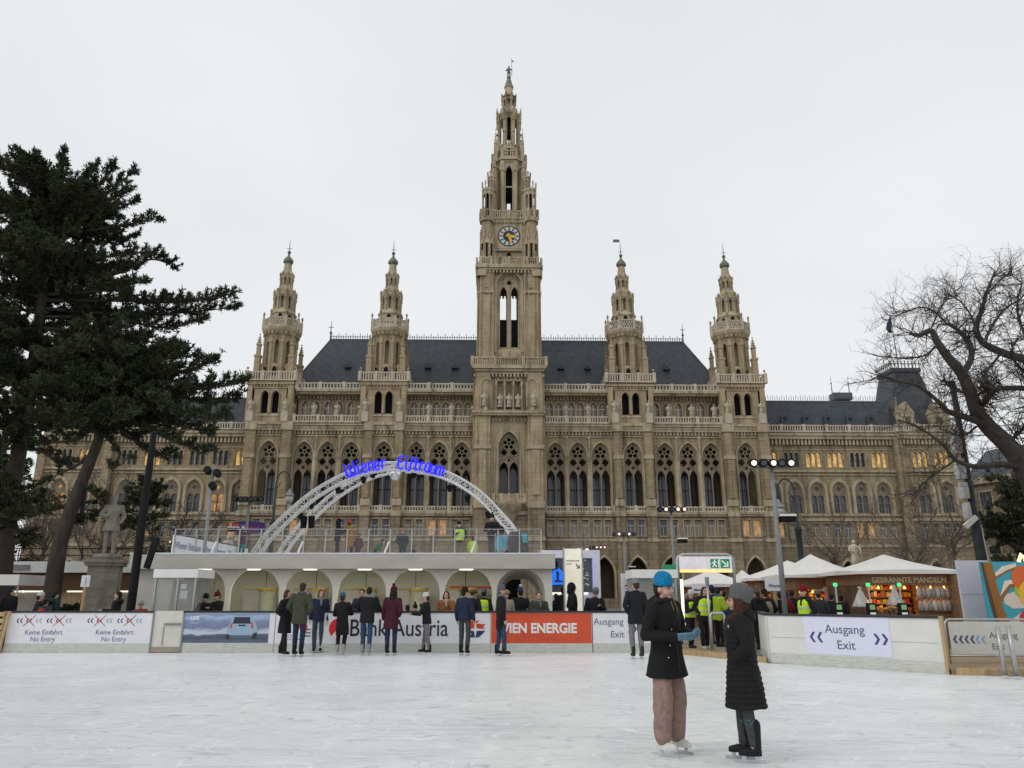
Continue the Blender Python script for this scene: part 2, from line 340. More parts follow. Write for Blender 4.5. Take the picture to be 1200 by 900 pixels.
def city_hall():
    st = statue_mesh('statue')
    # bays: (x0, x1, front y, arch centres)
    bays = [(5.5, 16.7, 0, ARX[:3]), (16.7, 22.9, -.45, ARX[3:4]), (22.9, 34.3, 0, ARX[4:7]), (34.3, 41.5, -.45, ARX[7:8])]
    W, H = 1.5, 2.2
    for s in (-1, 1):
        wall = MB(); trim = MB(); base = MB(); inner = MB(); carve = MB()
        for x0, x1, yf, cs in bays:
            a, b = (x0, x1) if s > 0 else (-x1, -x0); cc = [s*c for c in cs]
            wall.plate(rect(a, b, 14.0, 27.0), [arch(c, 15.2, 23.2, W, H) for c in cc], yf, yf+1.0)
            base.plate(rect(a, b, 9.9, 14.0), [rect(c+d-.55, c+d+.55, 10.75, 13.15) for c in cc for d in (-.85, .85)], yf, yf+.8)
            big = len(cs) == 1
            base.plate(rect(a, b, 0, 9.9), [arch(c, .02, 4.9, 1.5, 2.6) for c in (cc if big else cc[::2])]+([] if big else [arch(cc[1], 5.2, 7.0, .8, 1.1)]), yf-.12, yf+.9)
            for c in cc:
                hood(trim, c, 15.2, 23.2, W, H, .2, yf-.2, yf+.02); hood(trim, c, 15.2, 23.2, W-.09, H-.1, .09, yf+.16, yf+.5)
                for d in (-.85, .85):
                    trim.box(c+d-.72, c+d+.72, yf-.1, yf+.02, 13.17, 13.34); trim.box(c+d-.72, c+d+.72, yf-.14, yf+.02, 10.55, 10.73)
                    trim.box(c+d-.70, c+d-.57, yf-.06, yf+.02, 10.73, 13.17); trim.box(c+d+.57, c+d+.70, yf-.06, yf+.02, 10.73, 13.17)
                hood(trim, c, .02, 4.9, 1.5, 2.6, .3, yf-.28, yf-.1) if (big or c != cc[1]) else hood(trim, c, 5.2, 7.0, .8, 1.1, .2, yf-.24, yf-.1)
            for c0, c1 in zip(cc, cc[1:]):                          # slim shafts between the arches
                m = (c0+c1)/2
                trim.lathe([(.3,0),(.3,.3),(.19,.45),(.19,7.2),(.34,7.7),(.36,8.0)], (m, yf-.12, 15.2), 8)
                trim.lathe([(.16,0),(.16,2.6),(.28,2.9),(.1,3.3)], (m, yf-.08, 23.2), 8)
            # cornices
            trim.box(a, b, yf-.2, yf+.6, 9.9, 10.2); trim.box(a, b, yf-.35, yf+.6, 13.7, 14.0); trim.box(a, b, yf-.5, yf+.6, 14.0, 14.3)
            balustrade(carve, a+.3, b-.3, 14.32, 15.2, yf-.32, .26, .42, 3.65)
            base.box(a, b, yf-.3, yf-.12, 0, 1.4)
            wall.box(a, b, yf+.02, yf+1.0, 27.0, 28.1)
            dentils(trim, a, b, 26.55, 27.05, yf-.28, yf+.1); trim.box(a, b, yf-.42, yf+.4, 27.07, 27.45); trim.box(a, b, yf-.2, yf+.4, 26.2, 26.35)
            trim.box(a, b, yf-.7, yf+1.2, 27.9, 28.35); trim.box(a, b, yf-.5, yf+.02, 27.47, 27.88)
            # back of the loggias
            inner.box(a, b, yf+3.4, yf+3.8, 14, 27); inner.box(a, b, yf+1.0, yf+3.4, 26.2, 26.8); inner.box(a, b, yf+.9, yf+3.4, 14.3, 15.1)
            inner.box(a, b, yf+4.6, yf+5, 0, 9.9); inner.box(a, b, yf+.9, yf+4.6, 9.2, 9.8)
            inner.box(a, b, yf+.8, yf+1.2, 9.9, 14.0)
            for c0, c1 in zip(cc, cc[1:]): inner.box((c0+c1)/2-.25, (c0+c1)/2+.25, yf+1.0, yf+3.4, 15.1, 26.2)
        # piers of the tower bays
        for x0, x1, zt, y0 in ((16.7, 18.05, 28.3, -1.15), (21.5, 22.9, 28.3, -1.15), (34.3, 35.9, 28.3, -1.2), (39.9, 41.6, 28.3, -1.2)):
            a, b = (x0, x1) if s > 0 else (-x1, -x0)
            base.box(a, b, y0, -.1, 0, 14.0); base.box(a-.12, b+.12, y0-.12, -.1, 0, 5.6); trim.box(a-.1, b+.1, y0-.15, .2, 13.6, 14.4); trim.box(a-.14, b+.14, y0-.18, .2, 9.75, 10.25)
            wall.box(a+.08, b-.08, y0+.08, -.1, 14.4, 27.0); trim.box(a-.05, b+.05, y0-.05, .2, 22.6, 23.2); trim.box(a-.05, b+.05, y0-.08, .2, 15.2, 16.2)
            trim.box(a-.1, b+.1, y0-.1, .2, 27.02, 28.4)
            wall.box(a+.3, b-.3, y0-.1, y0+.2, 16.4, 22.4)
        # upper gallery: recessed wall with arched windows behind a balcony
        for (x0, x1, cs, kind) in ((5.5, 16.7, ARX[:3], 2), (22.9, 34.3, ARX[4:7], 1)):
            a, b = (x0, x1) if s > 0 else (-x1, -x0); hs = []
            for c in cs:
                c = s*c; hs += [arch(c+d, 29.6, 31.5, .55, .85) for d in ((-.76, .76) if kind == 2 else (-.75,))]
            wall.plate(rect(a, b, 28.2, 33.2), hs, 1.6, 2.3); inner.box(a, b, 3.0, 3.3, 28, 34)
            trim.box(a, b, -.7, 2.4, 28.1, 28.45); balustrade(carve, a, b, 28.47, 29.6, -.4, .28, .42, 3.65)
            for c in cs:
                c = s*c
                for d in ((-.76, .76) if kind == 2 else (-.75,)):
                    hood(trim, c+d, 29.6, 31.5, .55, .85, .2, 1.5, 1.62)
                    g = MB(); g.box(c+d-.5, c+d+.5, 2.05, 2.1, 29.5, 32.5); wd = g.build('gallery_window', M['curtain'], hall)
                    q = MB(); q.box(c+d-.05, c+d+.05, 1.98, 2.05, 29.6, 32.4); q.box(c+d-.55, c+d+.55, 1.98, 2.05, 31.3, 31.42); q.build('window_frame', M['white'], wd)
                if kind == 1:
                    hood(trim, c+1.05, 29.6, 31.5, .6, .9, .2, 1.45, 1.62)
                    inner.plate(arch(c+1.05, 29.6, 31.5, .6, .9), [], 1.55, 1.59)
                for xx in ((c+1.05,) if kind == 1 else (c-1.8*s,)):
                    carve.lathe([(.5,0),(.45,.2),(.32,.3),(.32,.9),(.45,1.0),(.45,1.15)], (xx, .35, 28.45), 8)
                    link('statue', st, hall, (xx, .35, 29.6), random.uniform(-.3, .3))
            trim.box(a, b, -.15, 2.3, 33.22, 33.55); trim.box(a, b, -.5, 2.3, 33.55, 33.95); dentils(trim, a, b, 32.75, 33.2, 1.2, 1.65)
            balustrade(carve, a, b, 33.97, 35.05, -.25, .28, .5, 3.65)
            # flat gutter behind it
            trim.box(a, b, 1, 4.6, 33.6, 33.9)
        wall.build('front_wall', M['wall'], hall); base.build('rusticated_base', M['base'], hall)
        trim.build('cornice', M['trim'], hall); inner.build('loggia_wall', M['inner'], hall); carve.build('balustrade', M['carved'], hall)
    # big traceried windows, one mesh for all
    t = MB(); out = arch(0, 15.12, 23.2, W+.04, H+.04)
    holes = [arch(d, 15.25, 19.75, .64, 1.25) for d in (-.73, .73)]
    holes += [foil(d, 22.22, .57, 4, .26) for d in (-.74, .74)] + [circ(0, 23.8, .21)]
    holes += [circ(.63*cos(a), 23.8+.63*sin(a), .335, 9) for a in [PI/2+2*PI*k/5 for k in range(5)]] + [circ(0, 21.25, .25, 8)]
    t.plate(out, holes, .42, .66)
    hood(t, 0, 15.3, 19.7, 1.36, 2.0, .14, .28, .45)
    for r, cz, cx in ((1.04, 23.8, 0), (.62, 22.22, -.76), (.62, 22.22, .76)):
        t.tube([(cx+r*cos(a), .4, cz+r*sin(a)) for a in [2*PI*k/18 for k in range(19)]], .06, 4)
    t.lathe([(.11,0),(.08,.3),(.08,4.2),(.15,4.5)], (0, .42, 15.2), 6)
    tr = t.mesh('arched_window', M['tracery'])
    g = MB(); g.plate(arch(0, 15.3, 19.6, 1.05, 1.2), [], 3.32, 3.37)
    pane = {k: g.mesh('pane', M[k]) for k in ('glass', 'glassblue')}
    f = MB(); f.box(-.06, .06, 3.22, 3.31, 15.3, 20.6); f.box(-1.05, 1.05, 3.22, 3.31, 18.1, 18.25); hood(f, 0, 15.3, 19.6, 1.0, 1.15, .14, 3.2, 3.33)
    fr = f.mesh('window_frame', M['wood_frame'])
    for s in (-1, 1):
        for i, c in enumerate(ARX):
            o = link('arched_window', tr, hall, (s*c, -.45 if i in (3, 7) else 0, 0))
            link('pane', pane['glassblue'], o); link('window_frame', fr, o)
    # mezzanine windows in pairs
    f = MB(); g = MB()
    for d in (-.85, .85):
        f.box(d-.55, d-.47, .3, .42, 10.75, 13.15); f.box(d+.47, d+.55, .3, .42, 10.75, 13.15); f.box(d-.47, d+.47, .3, .42, 12.2, 12.3); f.box(d-.04, d+.04, .32, .41, 10.75, 12.2)
        g.box(d-.5, d+.5, .43, .47, 10.75, 13.1)
    fr = f.mesh('mezzanine_window', M['offwhite']); pn = {k: g.mesh('pane', M[k]) for k in ('glass', 'curtain', 'litdim', 'glassblue')}
    kinds = {-1: ['curtain','litdim','curtain','glass','glassblue','curtain','litdim','curtain'], 1: ['curtain','curtain','curtain','glassblue','glass','curtain','curtain','litdim']}
    def mezz(x, y, k):
        o = link('mezzanine_window', fr, hall, (x, y, 0)); link('pane', pn[k], o)
    for s in (-1, 1):
        for i, c in enumerate(ARX): mezz(s*c, -.45 if i in (3, 7) else 0, kinds[s][i])
    # ------------------------------------------------ wings
    WX = [42.9, 46.5, 50.2, 53.8, 57.5, 61.1]; PX = [67.5, 71.1]; yw = 3.0
    tw = MB(); tg = MB()                                      # triple window and its panes
    tw.plate(rect(-1.35, 1.35, 21.9, 25.0), [arch(d, 22.1, 24.0, .36, .5) for d in (-.88, 0, .88)], .2, .5)
    for d in (-.44, .44, -1.32, 1.32): tw.lathe([(.09,0),(.09,1.7),(.16,1.95)], (d, .12, 22.1), 6)
    tg.box(-1.3, 1.3, .52, .56, 22, 24.7)
    twm = tw.mesh('triple_window', M['trim']); tp = {k: tg.mesh('pane', M[k]) for k in ('lit', 'glass', 'curtain')}
    dw = MB(); dg = MB()
    dw.plate(arch(0, 14.55, 18.2, 1.2, 1.5), [arch(d, 14.7, 17.0, .46, .5) for d in (-.54, .54)]+[foil(0, 18.5, .4, 4)], .3, .55)
    dw.lathe([(.1,0),(.09,2.4),(.16,2.7)], (0, .26, 14.6), 6)
    for d in (-.54, .54): dw.box(d-.46, d+.46, .42, .5, 16.2, 16.3); dw.box(d-.03, d+.03, .42, .5, 14.7, 16.2)
    dg.plate(arch(0, 14.55, 18.2, 1.1, 1.4), [], .56, .6)
    dwm = dw.mesh('double_window', M['tracery']); dp = {k: dg.mesh('pane', M[k]) for k in ('glass', 'glassblue', 'litdim')}
    for s in (-1, 1):
        wall = MB(); trim = MB(); base = MB(); inner = MB(); carve = MB(); roof = MB(); crest = MB()
        for (x0, x1, yf, cs) in ((41.3, 64.0, yw, WX), (64.0, 74.4, yw-.8, PX)):
            a, b = (x0, x1) if s > 0 else (-x1, -x0); cc = [s*c for c in cs]
            wall.plate(rect(a, b, 13.3, 26.6), [rect(c-1.3, c+1.3, 22.0, 24.65) for c in cc]+[arch(c, 14.55, 18.2, 1.2, 1.5) for c in cc], yf, yf+.7)
            base.plate(rect(a, b, 9.4, 13.3), [rect(c+d-.55, c+d+.55, 10.75, 13.15) for c in cc for d in (-.85, .85)], yf, yf+.7)
            base.plate(rect(a, b, 0, 9.4), [arch(c, .02, 5.0, 1.2, 2.1) for c in cc], yf-.1, yf+.8)
            inner.box(a, b, yf+.75, yf+1.0, 9.4, 26.6); inner.box(a, b, yf+3.5, yf+3.8, 0, 9.4); inner.box(a, b, yf+.8, yf+3.5, 8.9, 9.3)
            trim.box(a, b, yf-.25, yf+.5, 9.2, 9.6); trim.box(a, b, yf-.3, yf+.5, 13.32, 13.7); trim.box(a, b, yf-.25, yf+.4, 14.15, 14.5)
            trim.box(a, b, yf-.3, yf+.4, 21.2, 21.55); trim.box(a, b, yf-.18, yf+.2, 20.7, 20.9); trim.box(a, b, yf-.12, yf+.05, 24.9, 25.05)
            dentils(trim, a, b, 25.7, 26.6, yf-.55, yf+.1, .6); trim.box(a, b, yf-.75, yf+.8, 26.62, 27.15); trim.box(a, b, yf-.95, yf+.8, 27.17, 27.5)
            trim.box(a, b, yf-.5, yf+1.5, 27.5, 27.8)
            balustrade(carve, a, b, 27.8, 29.0, yf-.6, .28, .42, 3.65)
            for i, c in enumerate(cc):
                hood(trim, c, 14.55, 18.2, 1.2, 1.5, .42, yf-.2, yf+.02); hood(trim, c, 14.55, 18.2, 1.05, 1.3, .15, yf+.08, yf+.3); hood(trim, c, .02, 5.0, 1.2, 2.1, .3, yf-.25, yf-.08)
                for d in (-.88, 0, .88): hood(trim, c+d, 23.2, 24.0, .4, .55, .12, yf-.12, yf+.02)
                lit = (s > 0 and (c in (42.9, 50.2, 53.8, 67.5, 71.1) or i == 5 and len(cs) > 2)) or (s < 0 and i in (0, 4))
                o = link('triple_window', twm, hall, (c, yf, 0)); link('pane', tp['lit' if lit else 'glass'], o)
                o = link('double_window', dwm, hall, (c, yf, 0)); link('pane', dp['litdim' if (s < 0 and i == 1) else 'glassblue'], o)
                mezz(c, yf, ('litdim' if i in (0, 4) else ('curtain' if i != 3 else 'glassblue')) if len(cs) > 2 else 'glass')
                for d in (-.85, .85):
                    trim.box(c+d-.7, c+d+.7, yf-.08, yf+.02, 10.55, 10.73); trim.box(c+d-.7, c+d+.7, yf-.08, yf+.02, 12.95, 13.1)
            for x in ([a, b] if len(cs) < 3 else []): wall.box(x-.6, x+.6, yf-.5, yf+.4, 0, 26.5)
        # mansard roof of the wing, pavilion roof
        a, b = (40.5, 64.5) if s > 0 else (-64.5, -40.5)
        roof.add([(a, yw+.2, 27.8), (b, yw+.2, 27.8), (b, yw+1.9, 33.6), (a, yw+1.9, 33.6), (a, yw+11, 34.6), (b, yw+11, 34.6)], [(0,1,2,3), (3,2,5,4)])
        crest.box(a, b, yw+1.85, yw+2.0, 33.62, 33.8)
        for i in range(60):
            x = a+(i+.5)*(b-a)/60; crest.box(x-.03, x+.03, yw+1.9, yw+1.96, 33.8, 34.55+.2*(i % 2))
        for c in WX:
            x = s*(c-.3); roof.plate(arch(x, 28.6, 30.4, .62, .8), [circ(x, 30.2, .34, 10)], yw+.35, yw+.6); roof.lathe([(.6,0),(.6,.5)], (x, yw+1.0, 28.6), 6)
            roof.box(x-.5, x+.5, yw+.6, yw+1.6, 28.6, 30.7)
        xc = s*69.2; y0 = yw-.3
        roof.lathe([(6.8, 27.9), (5.5, 31), (3.7, 38.2), (3.35, 39.2), (3.7, 39.3), (3.7, 40.0)], (xc, y0+5.4, 0), 4, PI/4)
        for i in range(9):
            for (x, y) in ((xc-2.5+.625*i, y0+2.9), (xc-2.5 if s > 0 else xc+2.5, y0+2.9+.625*i)): crest.box(x-.06, x+.06, y-.06, y+.06, 40.0, 41.3); crest.box(x-.36, x+.36, y-.05, y+.05, 40.7, 40.82)
        for dx in (-2.6, 2.6):                                   # stone dormers of the pavilion
            trim.box(xc+dx-1.2, xc+dx+1.2, y0-.1, y0+2.5, 28, 31.2); trim.plate([(xc+dx-1.3, 31.2), (xc+dx, 33.2), (xc+dx+1.3, 31.2)], [], y0-.15, y0+2.4); inner.box(xc+dx-.5, xc+dx+.5, y0-.16, y0-.08, 28.4, 30.6)
            pinnacle(trim, xc+dx*1.6, y0, 28.5, 34, .4)
        # far side and end walls
        wall.box(s*74.0-.4, s*74.0+.4, yw, 40, 0, 27)
        if s > 0: crest.box(55.9, 59.1, yw+2.2, yw+4.2, 34.2, 35.4)
        for x in ((56.0, 59.0) if s > 0 else ()): crest.tube([(x, yw+3, 35.4), (x, yw+3, 38.4)], [.09, .03], 5); crest.ball((x, yw+3, 37.2), .16, 6, 4)
        wall.build('wing_wall', M['wall'], hall); base.build('wing_base', M['base'], hall); trim.build('wing_cornice', M['trim'], hall)
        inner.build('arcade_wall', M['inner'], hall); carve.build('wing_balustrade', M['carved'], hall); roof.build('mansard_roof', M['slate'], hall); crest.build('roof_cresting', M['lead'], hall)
    # ------------------------------------------------ central hipped roof
    roof = MB(); crest = MB(); yb, yr, zr = 4.2, 12.5, 46.8
    xr, xb = 32.4, 38.2
    roof.add([(-xb, yb, 33.6), (xb, yb, 33.6), (xb, yb+17, 33.6), (-xb, yb+17, 33.6), (-xr, yr, zr), (xr, yr, zr)], [(0,1,5,4), (1,2,5), (2,3,4,5), (3,0,4)])
    for i in range(150):
        x = -xr+(i+.5)*2*xr/150; crest.box(x-.05, x+.05, yr-.05, yr+.05, zr, zr+(.9 if i % 3 else 1.3))
    crest.box(-xr, xr, yr-.12, yr+.12, zr-.15, zr+.18); crest.box(-xr, xr, yr-.03, yr+.03, zr+.6, zr+.68)
    for x in (-xr, xr): crest.tube([(x, yr, zr), (x, yr, zr+3.6)], [.14, .04], 6); crest.box(x-.45, x+.45, yr-.04, yr+.04, zr+2.4, zr+2.5); crest.ball((x, yr, zr+1.4), .24, 8, 5)
    for row, (z, n, h, w_) in enumerate(((34.7, 17, 2.3, .85), (40.2, 13, 1.6, .6))):
        for i in range(n):
            x = -33+66*i/(n-1) if row == 0 else -28+56*i/(n-1)
            if abs(x) < 5: continue
            yy = yb+(z-33.6)*(yr-yb)/(zr-33.6)
            crest.plate([(x-w_, z), (x, z+h), (x+w_, z)], [], yy-.7, yy+1.2); crest.box(x-w_*.55, x+w_*.55, yy-.72, yy-.5, z-.1, z+h*.35)
            crest.tube([(x, yy-.6, z+h), (x, yy-.6, z+h+.7)], .05, 4)
            roof.box(x-w_*.38, x+w_*.38, yy-.76, yy-.71, z, z+h*.33)
    for s in (-1, 1):
        crest.tube([(s*xb, yb, 33.6), (s*xr, yr, zr)], .12, 5)
    roof.build('main_roof', M['slate'], hall); crest.build('ridge_cresting', M['lead'], hall)
    body = MB(); body.box(-41.3, 41.3, 6.2, 40, 0, 33.4); body.box(-74, 74, 8, 40, 0, 27.4); body.build('rear_block', M['inner'], hall)
    return st
STATUE = city_hall()
# ---------------------------------------------------------------- towers
def ring(mb, r, z0, z1, c, n=8):
    mb.lathe([(r, z0), (r, z1)], c, n, PI/8 if n == 8 else PI/4)
def faces(n, c, r):                      # transforms that put x along each face of an n-gon of inradius r, y into it
    for k in range(n):
        yield Matrix.Translation(c) @ Matrix.Rotation(2*PI*k/n, 4, 'Z') @ Matrix.Translation((0, -r, 0))
def octa(mb, c, r, z0, z1, sill, spring, hw, h, th=.3, piers=.18, hoods=True):     # open octagonal stage, r = inradius
    fw = r*math.tan(PI/8); M0 = mb.M
    for T in faces(8, c, r):
        mb.M = M0 @ T if M0 else T
        mb.plate(rect(-fw, fw, z0, z1), [arch(0, sill, spring, hw, h)], 0, th)
        if hoods: hood(mb, 0, sill, spring, hw, h, .1, -.07, .02)
        mb.lathe([(piers*1.3, z0), (piers*1.3, z0+.3), (piers, z0+.4), (piers, spring), (piers*1.5, spring+.2), (piers*1.2, z1)], (fw, 0, 0), 6)
    mb.M = M0
def parapet(mb, c, r, z0, z1, n=8, step=.42):
    fw = r*math.tan(PI/n); M0 = mb.M
    for T in faces(n, c, r):
        mb.M = M0 @ T if M0 else T
        mb.box(-fw, fw, 0, .25, z0, z0+.2); mb.box(-fw, fw, 0, .25, z1-.2, z1)
        k = max(2, int(2*fw/step))
        for i in range(k): x = -fw+(i+.5)*2*fw/k; mb.box(x-.08, x+.08, .05, .2, z0+.2, z1-.2)
        mb.box(fw-.22, fw+.22, -.08, .36, z0-.1, z1+.25)
    mb.M = M0
def side_tower():
    b = MB(); c = (0, 3, 0); dk = MB(); up = MB(); bal = MB()
    # square stage beside the upper gallery
    for T in faces(4, c, 3.4):
        b.M = T; bal.M = T
        b.plate(rect(-3.4, 3.4, 28.3, 35.2), [arch(d, 29.9, 32.7, .62, .95) for d in (-.85, .85)], 0, .8)
        for d in (-.85, .85): hood(b, d, 29.9, 32.7, .62, .95, .16, -.14, .02)
        b.lathe([(.16, 29.9), (.16, 32.3), (.26, 32.7)], (0, -.05, 0), 6)
        b.box(-3.5, 3.5, -.15, .1, 34.0, 34.3); b.box(-3.75, 3.75, -.4, .1, 34.6, 35.2); b.box(-3.6, 3.6, -.3, .1, 28.2, 28.6)
        dentils(b, -3.4, 3.4, 34.3, 34.6, -.3, .05, .5)
        bal.box(-1.6, -.1, -.1, .12, 29.45, 29.65); bal.box(.1, 1.6, -.1, .12, 29.45, 29.65)
        balustrade(bal, -3.95, 3.95, 35.2, 36.75, -.45, .28, .4, 2.6)
        for x in (-3.2, 3.2): b.box(x-.35, x+.35, -.32, .1, 28.6, 34.5)
    b.M = None; bal.M = None
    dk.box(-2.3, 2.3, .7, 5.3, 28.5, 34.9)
    b.lathe([(4.0, 35.0), (4.0, 35.25)], c, 4, PI/4); b.box(-3.8, 3.8, -.8, 6.8, 35.05, 35.22)
    # octagon with tall lancets
    ring(b, 2.75, 35.2, 36.4, c); octa(b, c, 2.35, 36.4, 43.4, 38.6, 42.0, .36, .8, .4, .24)
    for T in faces(8, c, 2.38):
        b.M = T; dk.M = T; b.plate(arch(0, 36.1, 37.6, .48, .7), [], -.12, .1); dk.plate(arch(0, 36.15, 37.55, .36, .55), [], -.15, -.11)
    b.M = None; dk.M = None
    b.lathe([(2.6, 38.0), (2.6, 38.25)], c, 8, PI/8)
    b.lathe([(1.5, 36), (1.5, 43)], c, 8, PI/8)
    b.lathe([(2.55, 43.1), (2.65, 43.5), (2.9, 43.9), (3.2, 44.4), (3.25, 44.9), (2.2, 44.95)], c, 8, PI/8)
    for k in range(24):
        a = 2*PI*k/24; b.cbox((c[0]+2.85*cos(a), c[1]+2.85*sin(a), 43.65), (.25, .22, .5), a)
    parapet(bal, c, 2.95, 44.9, 46.7, 8, .36)
    for T in faces(8, c, 2.98): bal.M = T; bal.plate(rect(-1.0, 1.0, 45.1, 46.5), [circ(d, 45.8, .3, 8) for d in (-.62, 0, .62)], .08, .16)
    bal.M = None
    for k in range(8):
        a = PI/8+2*PI*k/8; pinnacle(b, c[0]+3.15*cos(a), c[1]+3.15*sin(a), 46.7, 48.2, .14)
    # corner turrets with pinnacles
    for sx in (-1, 1):
        for sy in (-1, 1):
            x, y = sx*2.75, 3+sy*2.75
            b.lathe([(.62, 35.2), (.62, 39.3), (.75, 39.5), (.75, 39.8)], (x, y, 0), 4, PI/4); pinnacle(b, x, y, 39.7, 43.6, .42)
            b.box(min(x, x-sx*.9), max(x, x-sx*.9), min(y, y-sy*.9), max(y, y-sy*.9), 35.2, 38.4)
            link_p = b.ball((sx*3.85, 3+sy*3.85, 37.3), .22, 6, 5)
    # spire
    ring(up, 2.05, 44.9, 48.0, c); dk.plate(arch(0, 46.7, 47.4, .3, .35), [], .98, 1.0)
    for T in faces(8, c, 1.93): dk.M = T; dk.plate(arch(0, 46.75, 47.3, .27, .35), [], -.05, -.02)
    dk.M = None
    up.lathe([(2.2, 47.9), (2.2, 48.2), (1.75, 48.7)], c, 8, PI/8)
    octa(up, c, 1.6, 48.5, 52.0, 49.0, 50.9, .26, .55, .3, .17); up.lathe([(.9, 48.4), (.9, 52)], c, 8, PI/8)
    for k in range(8):
        a = PI/8+2*PI*k/8; pinnacle(up, c[0]+1.85*cos(a), c[1]+1.85*sin(a), 50.8, 53.0, .17)
    for T in faces(8, c, 1.62): up.M = T; up.plate([(-.62, 51.6), (0, 53.0), (.62, 51.6)], [], -.08, .1)
    up.M = None
    up.lathe([(1.78, 51.9), (1.8, 52.2), (1.35, 53.1), (1.0, 53.6)], c, 8, PI/8)
    octa(up, c, .95, 53.4, 55.9, 53.9, 55.0, .17, .35, .2, .11); up.lathe([(.55, 53.4), (.55, 56)], c, 8, PI/8)
    for k in range(8):
        a = PI/8+2*PI*k/8; pinnacle(up, c[0]+1.12*cos(a), c[1]+1.12*sin(a), 54.8, 56.5, .11)
    up.lathe([(1.12, 55.8), (1.12, 56.0), (.72, 57.0), (.6, 58.3)], c, 8, PI/8)
    fin = MB(); fin.lathe([(.62, 58.3), (.86, 58.5), (.9, 58.9), (.6, 59.4), (.28, 59.8), (.14, 60.3), (.3, 60.5), (.3, 60.75), (.08, 61.0), (.035, 63.2)], c, 8)
    fin.box(-.4, .4, 2.97, 3.03, 61.4, 61.47)
    for q in (up, fin, bal, b, dk): q.v = [(x, y, z if z < 44.9 else 44.9+(z-44.9)*.935) for x, y, z in q.v]
    # lancets darken by depth; black core and panels paint the other openings' shade
    t = b.build('side_tower', M['towerstone'], hall); up.build('spire', M['trim'], t); bal.build('balustrade', M['carved'], t)
    fin.build('finial', M['copper'], t); dk.build('belfry_dark_fill', M['black'], t)
    return t
t0 = side_tower()
for i, x in enumerate((-38.4, -20.2, 19.8, 38.1)):
    o = t0 if i == 0 else dup(t0, hall)
    o.location = (x, 0, 0)
    for sx in (-2.75, 2.75):
        link('statue', STATUE, hall, (x+sx, -.95, 29.9), 0); link('statue', STATUE, hall, (x+sx*1.28, .4, 29.9), .9 if sx > 0 else -.9)
        p = MB(); p.box(-.5, .5, -.5, .4, 28.4, 29.9); p.build('statue_plinth', M['carved'], hall, loc=(x+sx, -.9, 0))
